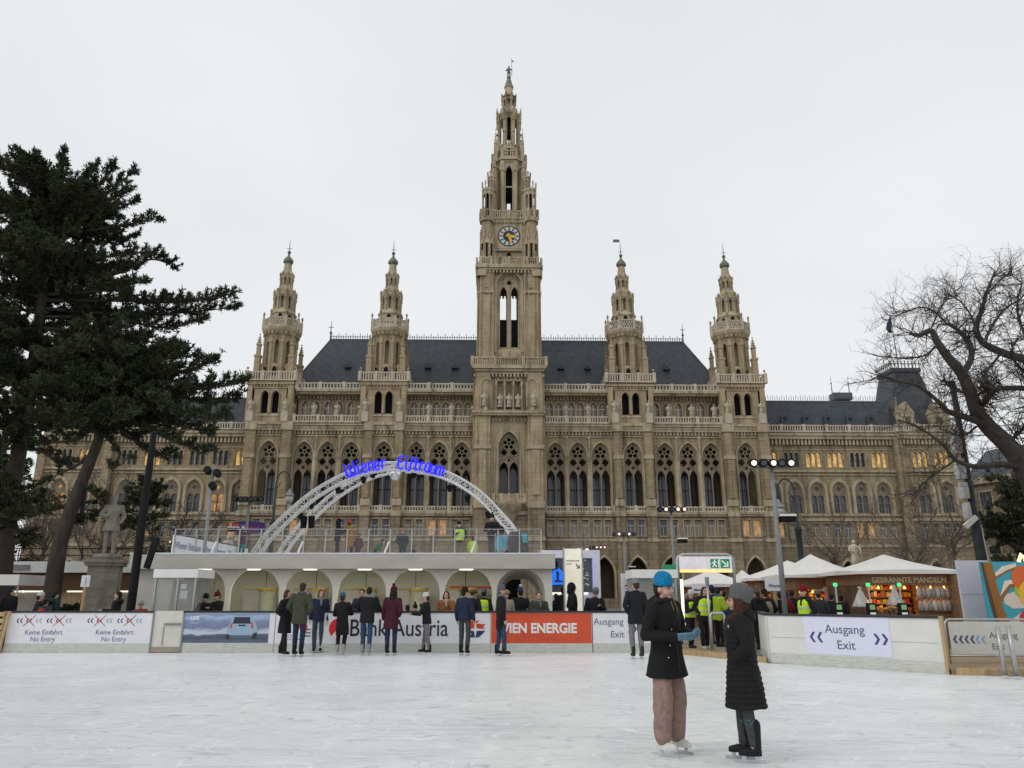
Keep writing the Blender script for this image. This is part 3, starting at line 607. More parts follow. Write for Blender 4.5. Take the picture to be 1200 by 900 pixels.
# vane on the inner right turret
v = MB(); v.box(-1.25, -.1, 2.98, 3.02, 62.2, 62.75); v.build('weather_vane', M['copper'], [c for c in hall.children if c.name.startswith('side_tower')][2])
def clock_tower():
    b = MB(); c = (0, 3, 0); car = MB(); dk = MB(); base = MB()
    H0 = 5.55; yf = c[1]-H0                                        # front plane about -2.55
    # lower block
    base.plate(rect(-H0, H0, 0, 15.0), [arch(0, .02, 5.6, 1.9, 3)], yf, yf+1.2)
    base.box(-H0, -H0+1, yf+.02, 8, 0, 15); base.box(H0-1, H0, yf+.02, 8, 0, 15)
    b.plate(rect(-H0, H0, 15.0, 29.0), [arch(0, 16.5, 24.0, 1.75, 2.55)], yf, yf+1.4)
    for s in (-1, 1):
        b.box(min(s*H0, s*(H0-1)), max(s*H0, s*(H0-1)), yf+.02, 8, 15, 38.4)
        a, q = sorted((s*3.0, s*5.75))
        base.box(a, q, yf-.75, yf+.02, 0, 15.1); b.box(a+.1, q-.1, yf-.65, yf+.02, 15.1, 29.1)
        b.box(a+.75, q-.75, yf-.85, yf-.6, 16.6, 23.6); car.box(a-.05, q+.05, yf-.95, yf+.02, 23.7, 24.3); car.box(a-.05, q+.05, yf-.95, yf+.02, 14.6, 15.6)
        car.box(a-.05, q+.05, yf-.95, yf+.02, 9.7, 10.3)
        for i in range(2): b.lathe([(.14, 24.3), (.14, 28.7)], (s*(3.3+2.1*i), yf-.66, 0), 6)
        b.box(a+.1, q-.1, yf-.55, yf+.02, 29.1, 36.0)
        for yy in range(2):                                         # side-face piers
            b.box(min(s*H0, s*(H0+.5)), max(s*H0, s*(H0+.5)), c[1]-5.3+yy*7.6, c[1]-2.8+yy*7.6, 15, 36)
    car.box(-H0-.1, H0+.1, yf-.2, 8, 9.8, 10.2); car.box(-3.0, 3.0, yf-.3, yf+.2, 13.6, 14.2)
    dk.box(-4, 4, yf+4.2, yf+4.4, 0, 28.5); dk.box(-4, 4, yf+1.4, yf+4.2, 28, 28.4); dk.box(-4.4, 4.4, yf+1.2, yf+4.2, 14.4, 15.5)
    hood(car, 0, 16.5, 24.0, 1.75, 2.55, .35, yf-.25, yf+.02); hood(car, 0, 16.5, 24.0, 2.15, 3.05, .3, yf-.14, yf+.02)
    # its balcony
    car.lathe([(.6, 12.2), (1.5, 13.6), (2.5, 15.0), (2.6, 15.4)], (0, yf+.1, 0), 10)
    balustrade(car, -2.5, 2.5, 15.4, 16.6, yf-1.5, .25, .36, 1.2); car.box(-2.5, 2.5, yf-1.6, yf, 15.2, 15.45)
    dentils(car, -3, 3, 28.2, 28.7, yf-.3, yf+.05); car.box(-H0-.4, H0+.4, yf-1.0, 8.2, 29.0, 29.35); car.box(-H0-.6, H0+.6, yf-1.2, 8.2, 29.35, 29.7)
    # storey of the five statues
    b.plate(rect(-H0, H0, 29.7, 36.2), [arch(x, 30.2, 34.3, .62, 1.0) for x in (-1.45, 0, 1.45)], yf+.1, yf+.6)
    b.box(-4.6, 4.6, yf+.75, yf+1.0, 29.7, 36)
    for x in (-2.2, -.72, .72, 2.2): car.lathe([(.17, 29.7), (.17, 33.8), (.3, 34.1), (.2, 35.2), (.02, 36.2)], (x, yf-.05, 0), 6)
    for x in (-1.45, 0, 1.45): car.plate([(x-.75, 34.8), (x, 36.3), (x+.75, 34.8)], [circ(x, 35.2, .2, 8)], yf-.1, yf+.1)
    for x in (-3.9, 3.9):
        hood(car, x, 30.4, 33.9, .8, 1.1, .2, yf-.75, yf-.52)
        car.lathe([(.4, 29.7), (.3, 30.3), (.5, 30.5)], (x, yf-.95, 0), 8)
    # corbelled gallery
    for k, (e, z0, z1) in enumerate(((.15, 35.9, 36.3), (.45, 36.3, 36.7), (.75, 36.7, 37.1))): car.box(-H0-e, H0+e, yf-e-.3, 8.2+e, z0, z1)
    for x0, x1, y in ((-H0-.75, -2.4, yf-.9), (-2.4, 2.4, yf-.75), (2.4, H0+.75, yf-.9)): balustrade(car, x0, x1, 37.1, 38.6, y, .28, .36, 3.8)
    dentils(car, -H0-.6, H0+.6, 35.4, 35.9, yf-.6, yf+.1, .6)
    for s in (-1, 1):
        b_ = Matrix.Translation(c) @ Matrix.Rotation(s*PI/2, 4, 'Z'); car.M = b_; balustrade(car, -H0-.7, H0+.7, 37.1, 38.6, -H0-.6, .28, .4, 3.8); car.M = None
    # shaft with tall twin lancets, open through
    H1 = 5.0
    for k, T in enumerate(faces(4, c, H1)):
        b.M = T; car.M = T; dk.M = T
        lo, sp = (40.9, 50.3) if k == 0 else (47.4, 54.0)
        nw = 2.15
        if k == 0:
            b.plate(rect(-H1, H1, 37, 56), [arch(0, 39.8, 51.6, nw, 2.3)], 0, .7)
            b.plate(arch(0, 39.7, 51.6, nw+.05, 2.35), [arch(d, lo, sp, .6, 1.25) for d in (-.98, .98)]+[circ(0, 52.3, .42, 10)], .55, .95)
            hood(car, 0, 39.8, 51.6, nw, 2.3, .4, -.22, .02); hood(car, 0, 39.8, 51.6, nw-.3, 2.0, .28, .25, .55)
            car.lathe([(.2, 40.2), (.2, 50), (.34, 50.4)], (0, .5, 0), 8); car.box(-2.1, 2.1, .1, .6, 39.8, 40.4)
            for d in (-.98, .98): hood(car, d, lo, sp, .6, 1.25, .14, .42, .56)
            b.lathe([(1.9, 38.6), (1.7, 39.8)], (0, .4, 0), 4, PI/4)
        else:
            b.plate(rect(-H1, H1, 37, 58), [arch(d, lo, sp, .6, 1.25) for d in (-.98, .98)], 0, .9)
        for s in (-1, 1):
            a, q = sorted((s*2.75, s*(H1+.05)))
            b.box(a, q, -.45, .02, 37, 56); b.box(a+.7, q-.7, -.62, -.4, 38.6, 49.6)
            for x in (s*2.75, s*3.45, s*4.4, s*5.0): b.lathe([(.16, 38.6), (.16, 49.8), (.26, 50.1), (.14, 50.6), (.14, 54)], (x, -.48, 0), 6)
            car.box(a-.1, q+.1, -.72, .02, 50.0, 50.45)
            b.box(a+.7, q-.7, -.58, -.4, 51, 53.8)
        car.box(-2.7, 2.7, -.12, .02, 55.0, 55.2)
        dentils(car, -H1, H1, 53.6, 54.1, -.75, -.1, .6); car.box(-H1-.5, H1+.5, -.8, .1, 54.1, 54.45); car.box(-H1-.7, H1+.7, -1.0, .1, 54.45, 55.0)
        car.box(-H1-.6, -H1+.9, -.9, .1, 53.0, 54.1); car.box(H1-.9, H1+.6, -.9, .1, 53.0, 54.1)
        # clock stage
        H2 = 4.75
        b.plate(rect(-H2+.6, H2-.6, 55, 64), [arch(0, 56.0, 57.4, .42, .5)], H1-H2+.3, H1-H2+.8)
        car.box(-2.3, 2.3, -.05, .5, 57.95, 58.2); car.plate(rect(-2.35, 2.35, 58.5, 63.2), [circ(0, 60.85, 1.95, 24)], .38, .6)
        balustrade(car, -2.6, 2.6, 55.0, 56.5, -.55, .26, .34, 2.6)
        car.plate(rect(-2.4, 2.4, 55.2, 56.3), [circ(d, 55.75, .3, 8) for d in (-1.7, -.85, 0, .85, 1.7)], -.6, -.5)
        for s in (-1, 1): balustrade(car, s*4.15-.95, s*4.15+.95, 55.0, 56.4, -.75, .26, .34, 1.9)
    b.M = car.M = dk.M = None
    for sx in (-1, 1):                                              # octagonal corner turrets round the clock
        for sy in (-1, 1):
            cc = (sx*4.0, 3+sy*4.0, 0)
            b.lathe([(1.28, 55), (1.22, 57.6), (1.1, 64)], cc, 8, PI/8)
            for k in range(8):
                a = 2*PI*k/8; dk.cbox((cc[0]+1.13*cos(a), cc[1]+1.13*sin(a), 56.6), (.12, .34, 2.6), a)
                a += PI/8; b.lathe([(.13, 56), (.13, 60.2), (.2, 60.4)], (cc[0]+1.3*cos(a), cc[1]+1.3*sin(a), 0), 5)
                pinnacle(car, cc[0]+1.24*cos(a), cc[1]+1.24*sin(a), 59.0, 62.6, .16)
            for k in range(8):
                T = Matrix.Translation(cc) @ Matrix.Rotation(2*PI*k/8, 4, 'Z') @ Matrix.Translation((0, -1.2, 0)); car.M = T
                car.plate([(-.45, 59.3), (0, 60.9), (.45, 59.3)], [], -.08, .1)
            car.M = None
            ring(car, 1.45, 63.6, 64.2, cc); ring(car, 1.25, 57.4, 57.6, cc)
            parapet(car, cc, 1.3, 64.2, 65.7, 8, .3)
            # open turrets on the next gallery, stepping inwards
            q = (sx*3.95, 3+sy*3.95, 0)
            octa(car, q, .95, 65.5, 69.6, 65.8, 68.5, .24, .45, .18, .12, False); ring(car, 1.2, 69.6, 70.0, q); dk.lathe([(.35, 64), (.35, 69.6)], q, 6)
            for k in range(8): a = PI/8+2*PI*k/8; pinnacle(car, q[0]+1.1*cos(a), q[1]+1.1*sin(a), 69.4, 71.6, .12)
            q2 = (sx*3.2, 3+sy*3.2, 0)
            octa(car, q2, .72, 70.0, 72.6, 70.3, 71.8, .2, .35, .15, .1, False); ring(car, .95, 72.6, 72.9, q2); ring(car, .6, 66, 73, q2)
            for k in range(8): a = PI/8+2*PI*k/8; pinnacle(car, q2[0]+.85*cos(a), q2[1]+.85*sin(a), 72.4, 74.0, .1)
            pinnacle(car, sx*2.75, 3+sy*2.75, 72.9, 77.5, .45, 8)
            pinnacle(car, sx*2.55, 3+sy*2.55, 77.2, 83.4, .34)       # finials on the ring of the spire
            car.lathe([(.5, 76.5), (.5, 79.6)], (sx*2.55, 3+sy*2.55, 0), 4, PI/4)
            b.add([(sx*3.3, 3+sy*3.9, 66), (sx*3.9, 3+sy*3.3, 66), (sx*1.7, 3+sy*1.7, 77), (sx*2.0, 3+sy*1.4, 77), (sx*1.6, 3+sy*2.1, 66), (sx*2.1, 3+sy*1.6, 66)], [(0,1,3,2), (0,2,4), (1,5,3)])
    b.box(-4.2, 4.2, -1.2, 7.2, 55.0, 55.2); b.box(-4.6, 4.6, -1.6, 7.6, 63.6, 64.0)
    car.box(-4.7, 4.7, -1.7, 7.7, 64.0, 64.25)
    for T in faces(4, c, 4.55): car.M = T; balustrade(car, -3, 3, 64.2, 65.7, -.05, .25, .34, 2.4); dentils(car, -3, 3, 63.2, 63.65, -.25, .2, .5)
    car.M = None
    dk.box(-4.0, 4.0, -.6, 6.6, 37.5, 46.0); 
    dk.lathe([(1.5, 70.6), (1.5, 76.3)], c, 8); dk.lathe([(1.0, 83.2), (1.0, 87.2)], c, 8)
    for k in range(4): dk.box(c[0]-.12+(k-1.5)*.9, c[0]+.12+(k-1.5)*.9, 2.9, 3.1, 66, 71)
    # octagon spire stages
    sp = MB()
    octa(sp, c, 2.95, 64.2, 76.4, 66.8, 74.2, .62, 1.35, .5, .36); ring(sp, 3.35, 76.2, 76.6, c); ring(sp, 3.75, 76.6, 77.1, c)
    for T in faces(8, c, 3.0): sp.M = T; sp.plate(arch(0, 65.5, 66.3, .4, .4), [], -.1, .05); sp.plate(rect(-.62, .62, 71.2, 71.45), [], .1, .3)
    sp.M = None; parapet(sp, c, 3.3, 77.1, 78.5, 8, .4)
    sp.lathe([(2.6, 77), (2.6, 79.6), (2.45, 80.0)], c, 8, PI/8)
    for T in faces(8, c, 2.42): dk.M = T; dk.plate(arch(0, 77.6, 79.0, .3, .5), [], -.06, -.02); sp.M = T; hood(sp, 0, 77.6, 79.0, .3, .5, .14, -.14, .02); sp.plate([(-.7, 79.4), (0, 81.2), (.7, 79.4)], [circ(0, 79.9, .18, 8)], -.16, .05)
    dk.M = sp.M = None
    octa(sp, c, 2.0, 79.8, 87.2, 80.8, 85.6, .38, .85, .35, .26)
    ring(sp, 2.5, 87.1, 87.5, c)
    for k in range(8):
        a = PI/8+2*PI*k/8; pinnacle(sp, c[0]+2.5*cos(a), c[1]+2.5*sin(a), 85.6, 89.6, .2); sp.box(c[0]+2.5*cos(a)-.22, c[0]+2.5*cos(a)+.22, c[1]+2.5*sin(a)-.22, c[1]+2.5*sin(a)+.22, 83.0, 83.2)
    for T in faces(8, c, 2.05): sp.M = T; sp.plate([(-.8, 86.8), (0, 88.9), (.8, 86.8)], [circ(0, 87.5, .22, 8)], -.12, .1)
    sp.M = None
    sp.lathe([(2.1, 87.4), (1.55, 89.2)], c, 8, PI/8)
    octa(sp, c, 1.2, 88.6, 93.0, 89.6, 91.6, .28, .5, .25, .15); sp.lathe([(.55, 88), (.55, 93)], c, 8, PI/8); ring(sp, 1.55, 93.0, 93.3, c)
    for k in range(8):
        a = PI/8+2*PI*k/8; pinnacle(sp, c[0]+1.5*cos(a), c[1]+1.5*sin(a), 91.6, 94.4, .14)
    sp.lathe([(1.15, 93.2), (.85, 94.8), (.72, 96.3), (.95, 96.4), (.95, 96.7)], c, 8, PI/8)
    cap = MB(); cap.lathe([(.95, 96.7), (.8, 97.3), (.42, 99.0), (.3, 99.4), (.42, 99.5), (.42, 99.7)], c, 8)
    for q in (sp, cap): q.v = [(x, y, z if z < 87.5 else 87.5+(z-87.5)*.72) for x, y, z in q.v]
    for q in (b, base, car, dk, sp, cap): q.v = [(x*.94, y, z) for x, y, z in q.v]
    t = b.build('clock_tower', M['towerstone'], hall)
    base.build('rusticated_base', M['base'], t); car.build('tower_ornament', M['trim'], t); dk.build('opening_dark_fill', M['black'], t); sp.build('spire', M['trim'], t); cap.build('spire_cap', M['copper'], t)  # black cores and panels put the openings' darkness in as colour
    k = MB(); z = 96.28                                             # knight with a lance
    for s in (-1, 1): k.tube([(s*.2, 3, z), (s*.2, 2.95, z+.6), (s*.15, 3, z+1.15)], [.12, .13, .2], 7)
    k.loft([((0,3,z+1.0), .26, .2), ((0,3,z+1.35), .24, .19), ((0,3,z+1.8), .36, .24), ((0,3,z+2.0), .3, .2), ((0,3,z+2.1), .1, .1)], 10)
    k.ball((0, 2.97, z+2.32), (.18, .2, .24)); k.tube([(.34,3,z+1.9), (.62,2.9,z+1.6), (.55,2.7,z+1.35)], [.11,.1,.08]); k.tube([(-.34,3,z+1.9), (-.55,2.95,z+1.5), (-.3,2.75,z+1.25)], [.11,.1,.08])
    k.tube([(.56, 2.7, z), (.5, 2.7, z+4.2)], [.05, .03], 5); k.plate([(.5, z+3.2), (1.05, z+3.35), (.5, z+3.75)], [], 2.68, 2.72)
    k.build('knight_statue', M['copper'], t, True)
    # clock
    y = c[1]-H1+.42
    f = MB(); f.M = Matrix.Translation((0, y, 60.85)) @ Matrix.Rotation(PI/2, 4, 'X'); f.lathe([(1.95, -.1), (1.95, .05)], (0,0,0), 32); f.mi = 1
    f.lathe([(1.72, .05), (1.72, .07), (1.05, .07), (1.05, .05)], (0,0,0), 32, cap=False); f.mi = 0
    fm = f.build('clock', [M['clockblue'], M['offwhite']], t)
    n = MB(); n.M = Matrix.Translation((0, y, 60.85)) @ Matrix.Rotation(PI/2, 4, 'X')
    for i in range(12):
        a = 2*PI*i/12; M0 = n.M; n.M = M0 @ Matrix.Rotation(a, 4, 'Z'); n.box(-.11, .11, 1.12, 1.66, .07, .1); n.M = M0
    n.build('hour_numeral', M['clockblue'], t)
    h = MB(); h.M = Matrix.Translation((0, y, 60.85)) @ Matrix.Rotation(PI/2, 4, 'X')
    for a, l, w_ in ((R(-100), 1.25, .2), (R(-163), 1.55, .17)):
        M0 = h.M; h.M = M0 @ Matrix.Rotation(a, 4, 'Z'); h.add([(-w_, -.5, .14), (w_, -.5, .14), (w_*1.3, l*.6, .14), (0, l, .14), (-w_*1.3, l*.6, .14), (-w_, -.5, .18), (w_, -.5, .18), (w_*1.3, l*.6, .18), (0, l, .18), (-w_*1.3, l*.6, .18)], [(0,1,2,3,4), (9,8,7,6,5), (0,1,6,5), (1,2,7,6), (2,3,8,7), (3,4,9,8), (4,0,5,9)]); h.M = M0
    h.build('clock_hand', M['gold'], t)
    # tracery of the great window
    g = MB(); holes = [arch(d, 16.7, 20.6, .66, 1.25) for d in (-.78, .78)]+[circ(0, 22.1, .22, 8)]
    holes += [foil(d, 23.35, .5, 4) for d in (-.78, .78)]+[circ(.62*cos(a), 24.75+.62*sin(a), .3, 9) for a in [PI/2+2*PI*k/5 for k in range(5)]]+[circ(0, 24.75, .2)]
    g.plate(arch(0, 16.4, 24.0, 1.8, 2.6), holes, yf+.5, yf+.8); hood(g, 0, 16.6, 20.6, 1.5, 2.1, .16, yf+.36, yf+.52); g.lathe([(.13, 16.6), (.12, 20.5), (.2, 20.9)], (0, yf+.5, 0), 6)
    for r, cz, cx in ((1.02, 24.75, 0), (.6, 23.35, -.8), (.6, 23.35, .8)): g.tube([(cx+r*cos(a), yf+.48, cz+r*sin(a)) for a in [2*PI*k/18 for k in range(19)]], .07, 4)
    w_ = g.build('great_window', M['tracery'], hall)
    p = MB(); p.box(-1.5, 1.5, yf+3.6, yf+3.65, 16.5, 22); p.build('pane', M['glass'], w_)
    for x, yy in ((-3.9, yf-1.0), (-1.45, yf-.12), (0, yf-.12), (1.45, yf-.12), (3.9, yf-1.0)):
        link('statue', STATUE, hall, (x, yy, 30.5), 0)
clock_tower()
# ---------------------------------------------------------------- lettering
INK = {}
def ink(c):
    if c not in INK: INK[c] = mat('printed_ink', c, .5, .05)
    return INK[c]
def text(parent, s, x, z, size, col, y=-.004, align='CENTER', sx=1., bold=0., name='lettering', ext=.002, shear=0.):
    cu = bpy.data.curves.new(name, 'FONT'); cu.body = s; cu.size = size; cu.align_x = align; cu.extrude = ext; cu.offset = bold; cu.shear = shear
    cu.materials.append(ink(col) if isinstance(col, tuple) else col)
    o = bpy.data.objects.new(name, cu); C.objects.link(o); o.parent = parent
    o.location = (x, y, z); o.rotation_euler = (PI/2, 0, 0); o.scale = (sx, 1, 1); return o
NAVY = (.03, .045, .16); RED = (.62, .03, .03); GREY = (.12, .12, .15); PALEBLUE = (.22, .36, .5)
def chevrons(mb, x, z, d, s, y=-.006):                # a double chevron pointing to d
    for k in (0, 1):
        cx = x+k*s*.75
        for q in (-1, 1):
            mb.plate([(cx-d*s*.28, z+q*s*.5), (cx-d*s*.02, z+q*s*.5), (cx+d*s*.3, z), (cx+d*s*.04, z)][::1 if q*d > 0 else -1], [], y, y+.004)
YB = 22.8; ZT = 1.15
CAPM = mat('white_rink_board', (.66, .66, .62), .45, .06, 2); POST = mat('white_poster', (.73, .73, .76), .5, .05, 1.4, stretch=(1,1,2.5)); KICK = mat('scuffed_kick_strip', (.52, .53, .48), .5, .16, 5, stretch=(1,1,6))
def board(label, p0, p1, poster=None, group='boards round the ice rink', px0=0., px1=1.):
    d = Vector((p1[0]-p0[0], p1[1]-p0[1], 0)); L = d.length; rz = math.atan2(d.y, d.x)
    t = thing('rink_board', label, 'rink board', (p0[0], p0[1], ZI), rz, group)
    b = MB(); b.box(.006, L-.006, 0, .12, 0, ZT-.05); b.build('panel', CAPM, t)
    b = MB(); b.box(.0, L, -.03, .15, ZT-.05, ZT); b.build('top_rail', M['rubber'], t)
    b = MB(); b.box(.01, L-.01, -.008, -.001, .012, .24)
    n = max(1, round(L/2.3))
    for i in range(1, n): b.box(i*L/n-.006, i*L/n+.006, -.012, -.002, .0, .24)
    b.build('kick_strip', KICK, t)
    if poster:
        b = MB(); b.box(L*px0+.02, L*px1-.02, -.006, -.001, .26, ZT-.06); b.build('poster', poster, t)
    return t, L
def bx(px): return gx(px, YB, .6)
t, L = board('white rink board reading Keine Einfahrt No Entry with red crosses', (bx(7), YB), (bx(178), YB), POST)
for f in (.26, .745):
    text(t, 'Keine Einfahrt', L*f, .5, .19, (.16, .18, .3), -.01); text(t, 'No Entry', L*f, .31, .19, (.16, .18, .3), -.01)
    for d in (-.11, .095):
        x = L*(f+d); z = .88; b = MB(); chevrons(b, x-.33, z, -1, .13, -.01); b.build('arrow_mark', ink(NAVY), t)
        b = MB(); chevrons(b, x-.06, z, -1, .13, -.01); b.build('arrow_mark', ink((.25, .05, .12)), t)
        b = MB(); chevrons(b, x+.22, z, -1, .13, -.01); b.build('arrow_mark', ink(PALEBLUE), t)
        b = MB()
        for q in (-1, 1): b.plate([(x-.17, z-q*.145), (x+.16, z+q*.155), (x+.17, z+q*.145), (x-.16, z-q*.155)], [], -.018, -.014)
        b.build('red_cross', ink((.42, .05, .06)), t)
# door of the boards
x0, x1 = bx(179), bx(213); t = thing('rink_gate', 'narrow off-white rink door with a dark latch bar below glass booth', 'rink gate', (x0, YB, ZI), 0)
b = MB(); b.box(0, x1-x0, 0, .1, .02, ZT); b.build('door_leaf', M['offwhite'], t)
b = MB(); b.box(.0, x1-x0, -.02, 0, .02, .16); b.build('kick_strip', mat('scuffed_brown', (.32, .27, .22), .6), t)
b = MB(); b.box(.32, x1-x0-.05, -.05, -.005, .76, .81); b.build('latch_bar', M['greypole'], t)
b = MB(); b.box(-.04, .0, -.03, .12, 0, ZT); b.box(x1-x0, x1-x0+.05, -.03, .12, 0, ZT); b.box(.3, .32, -.015, -.001, .2, .74); b.build('door_frame', M['greypole'], t)
# board with the car advertisement
def car_poster():
    m = bpy.data.materials.new('printed_landscape'); m.use_nodes = True; t = m.node_tree; p = t.nodes['Principled BSDF']; Lk = t.links.new
    p.inputs['Roughness'].default_value = .4
    tcn = node(t, 'ShaderNodeTexCoord'); sp = node(t, 'ShaderNodeSeparateXYZ'); Lk(tcn.outputs['Object'], sp.inputs[0])
    nn = node(t, 'ShaderNodeTexNoise'); nn.inputs['Scale'].default_value = 1.3; nn.inputs['Detail'].default_value = 4
    mp_ = node(t, 'ShaderNodeMapping'); mp_.inputs['Scale'].default_value = (1, 1, 3.5); Lk(tcn.outputs['Object'], mp_.inputs[0]); Lk(mp_.outputs[0], nn.inputs['Vector'])
    ad = node(t, 'ShaderNodeMath', operation='MULTIPLY_ADD'); ad.inputs[1].default_value = .35; Lk(nn.outputs['Fac'], ad.inputs[0]); Lk(sp.outputs[2], ad.inputs[2])
    mr = node(t, 'ShaderNodeMapRange'); mr.inputs[1].default_value = .42; mr.inputs[2].default_value = 1.28; Lk(ad.outputs[0], mr.inputs[0])
    r = node(t, 'ShaderNodeValToRGB'); e = r.color_ramp.elements
    e[0].position = 0; e[0].color = (.10, .14, .2, 1); e[1].position = 1; e[1].color = (.30, .42, .58, 1)
    for q, c in ((.2, (.06, .07, .11, 1)), (.3, (.11, .14, .22, 1)), (.34, (.5, .56, .64, 1)), (.44, (.45, .52, .62, 1)), (.5, (.17, .2, .31, 1)), (.72, (.19, .25, .4, 1)), (.84, (.38, .47, .6, 1)), (.92, (.17, .28, .5, 1))):
        k = e.new(q); k.color = c
    Lk(mr.outputs[0], r.inputs[0]); Lk(r.outputs[0], p.inputs['Base Color']); return m
t, L = board('rink board with a blue mountain poster of a light blue car', (bx(213), YB), (bx(322), YB), POST)
b = MB(); b.box(.03, bx(315)-bx(213), -.011, -.007, .27, ZT-.07); b.build('landscape_poster', car_poster(), t)
cb, cdk = ink((.30, .42, .55)), ink((.03, .035, .05)); cx = bx(281)-bx(213)+.05
def flat(parent, name, poly, m, y): b = MB(); b.plate(poly, [], y, y+.003); return b.build(name, m, parent)
flat(t, 'printed_car', [(cx-.42, .42), (cx-.43, .62), (cx-.36, .76), (cx-.29, .98), (cx-.24, 1.02), (cx+.26, 1.02), (cx+.33, .93), (cx+.42, .76), (cx+.46, .6), (cx+.45, .42)], cb, -.016)
flat(t, 'printed_window', [(cx-.27, .8), (cx-.23, .98), (cx+.21, .98), (cx+.25, .8)], cdk, -.02)
flat(t, 'printed_tail_light', [(cx-.36, .66), (cx-.29, .68), (cx-.27, .82), (cx-.31, .82)], ink((.5, .1, .1)), -.02)
flat(t, 'printed_tail_light', [(cx+.27, .68), (cx+.34, .66), (cx+.31, .84), (cx+.26, .84)], ink((.5, .1, .1)), -.02)
flat(t, 'printed_bumper', [(cx-.42, .40), (cx-.41, .48), (cx+.44, .48), (cx+.45, .40)], ink((.10, .13, .18)), -.02)
flat(t, 'printed_tyre', [(cx-.43, .37), (cx-.43, .5), (cx-.33, .5), (cx-.33, .37)], cdk, -.024); flat(t, 'printed_tyre', [(cx+.33, .37), (cx+.33, .52), (cx+.45, .56), (cx+.45, .4)], cdk, -.024)
flat(t, 'printed_plate', [(cx-.1, .73), (cx-.1, .77), (cx+.1, .77), (cx+.1, .73)], cdk, -.02)
text(t, 'LIFE', .21, .9, .14, (.75, .78, .8), -.014, 'LEFT', 1.1, .004); text(t, 'SPACE', .22, .8, .07, (.55, .6, .66), -.014, 'LEFT', 1.3)
# bank board
t, L = board('long white rink board with red disc emblem and Bank Austria lettering', (bx(322), YB), (bx(575), YB), POST)
ox = bx(322)
text(t, 'Bank Austria', bx(409)-ox, .46, .66, (.03, .03, .035), -.01, 'LEFT', .84, .004)
def disc(mb, cx_, cz, r, y, a0=0, a1=2*PI, n=24): mb.plate([(cx_+r*cos(a0+(a1-a0)*i/n), cz+r*sin(a0+(a1-a0)*i/n)) for i in range(n)], [], y, y+.004)
for px, zz, rr in ((397, .66, .29), (352, .68, .2)):
    b = MB(); disc(b, bx(px)-ox, zz, rr, -.012); b.build('red_disc', ink(RED), t)
    x = bx(px)-ox; b = MB(); b.plate([(x-rr*.9, zz-rr*.95), (x+rr*.35, zz+rr*.55), (x+rr*.12, zz-rr*.05), (x+rr*.95, zz-rr*.95)], [], -.018, -.014); b.build('white_flash', POST, t)
for k, (a, q) in enumerate(((330, 352), (330, 352), (336, 350))):      # small unreadable print
    for i in range(5): b = MB(); b.box(bx(a+i*3.4)-ox, bx(a+i*3.4+2.2)-ox, -.01, -.007, .47-.06*k, .49-.06*k); b.build('small_print', ink(GREY), t)
for k in range(3):
    b = MB(); b.box(bx(356)-ox, bx(364)-ox, -.01, -.007, .62-.09*k, .655-.09*k); b.build('small_print', ink(GREY), t)
x = bx(557)-ox                                               # star-shaped red and navy emblem
b = MB(); b.plate([(x-.28, .66), (x-.22, .88), (x+.12, .88), (x+.02, .8), (x+.3, .78), (x+.22, .7), (x+.3, .66)], [], -.012, -.008); b.build('red_emblem', ink((.6, .06, .03)), t)
b = MB(); b.plate([(x-.28, .6), (x+.3, .6), (x+.1, .42), (x-.24, .42), (x-.1, .52)], [], -.012, -.008); b.build('navy_emblem', ink((.03, .04, .12)), t)
b = MB(); b.plate([(x+.24*cos(PI/2*i/2)*(1 if i % 2 == 0 else .22), .63+.24*sin(PI/2*i/2)*(1 if i % 2 == 0 else .22)) for i in range(8)], [], -.018, -.013); b.build('white_star', POST, t)
# energy board
ORANGE = mat('orange_red_poster', (.60, .085, .035), .5, .09, 1.6, stretch=(1,1,2))
t, L = board('orange-red rink board with white WIEN ENERGIE lettering', (bx(575), YB), (bx(694), YB), ORANGE)
text(t, 'WIEN ENERGIE', bx(582)-bx(575), .55, .37, (.78, .74, .72), -.012, 'LEFT', .93, .013)
t, L = board('white rink board reading Ausgang Exit beside the orange-red one', (bx(694.5), YB), (bx(770), YB), POST)
ox = bx(694.5); text(t, 'Ausgang', bx(731)-ox, .77, .26, (.13, .16, .27), -.01, 'RIGHT'); text(t, 'Exit', bx(731.5)-ox, .42, .26, (.13, .16, .27), -.01, 'RIGHT')
b = MB(); chevrons(b, bx(738)-ox, .66, 1, .2, -.01); b.build('arrow_mark', ink(NAVY), t)
# right-hand boards
Q0, Q1 = (6.27, 19.3), (8.98, 16.55)
t, L = board('white board right of the exit with a lilac Ausgang Exit panel', Q0, Q1, None)
b = MB(); b.box(L*.235, L*.735, -.012, -.002, .27, ZT-.05); b.build('sign_panel', mat('lilac_white_sign', (.66, .67, .80), .4, .02), t)
ox = L*.48; text(t, 'Ausgang', ox, .74, .27, (.09, .11, .22), -.016); text(t, 'Exit', ox, .40, .27, (.09, .11, .22), -.016)
b = MB(); chevrons(b, L*.285, .64, -1, .23, -.016); b.build('arrow_mark', ink((.05, .06, .2)), t); b = MB(); chevrons(b, L*.66, .64, 1, .23, -.016); b.build('arrow_mark', ink((.05, .06, .2)), t)
b = MB(); b.box(L*.02, L*.98, -.004, -.001, .60, .606); b.build('panel_seam', M['greypole'], t)
b = MB(); b.box(L, L+.05, -.02, .14, 0, ZT); b.build('end_post', M['plywood'], t)
t, L = board('short white board running back from the exit opening', (6.95, 22.2), (6.25, 19.45), None)
t = None
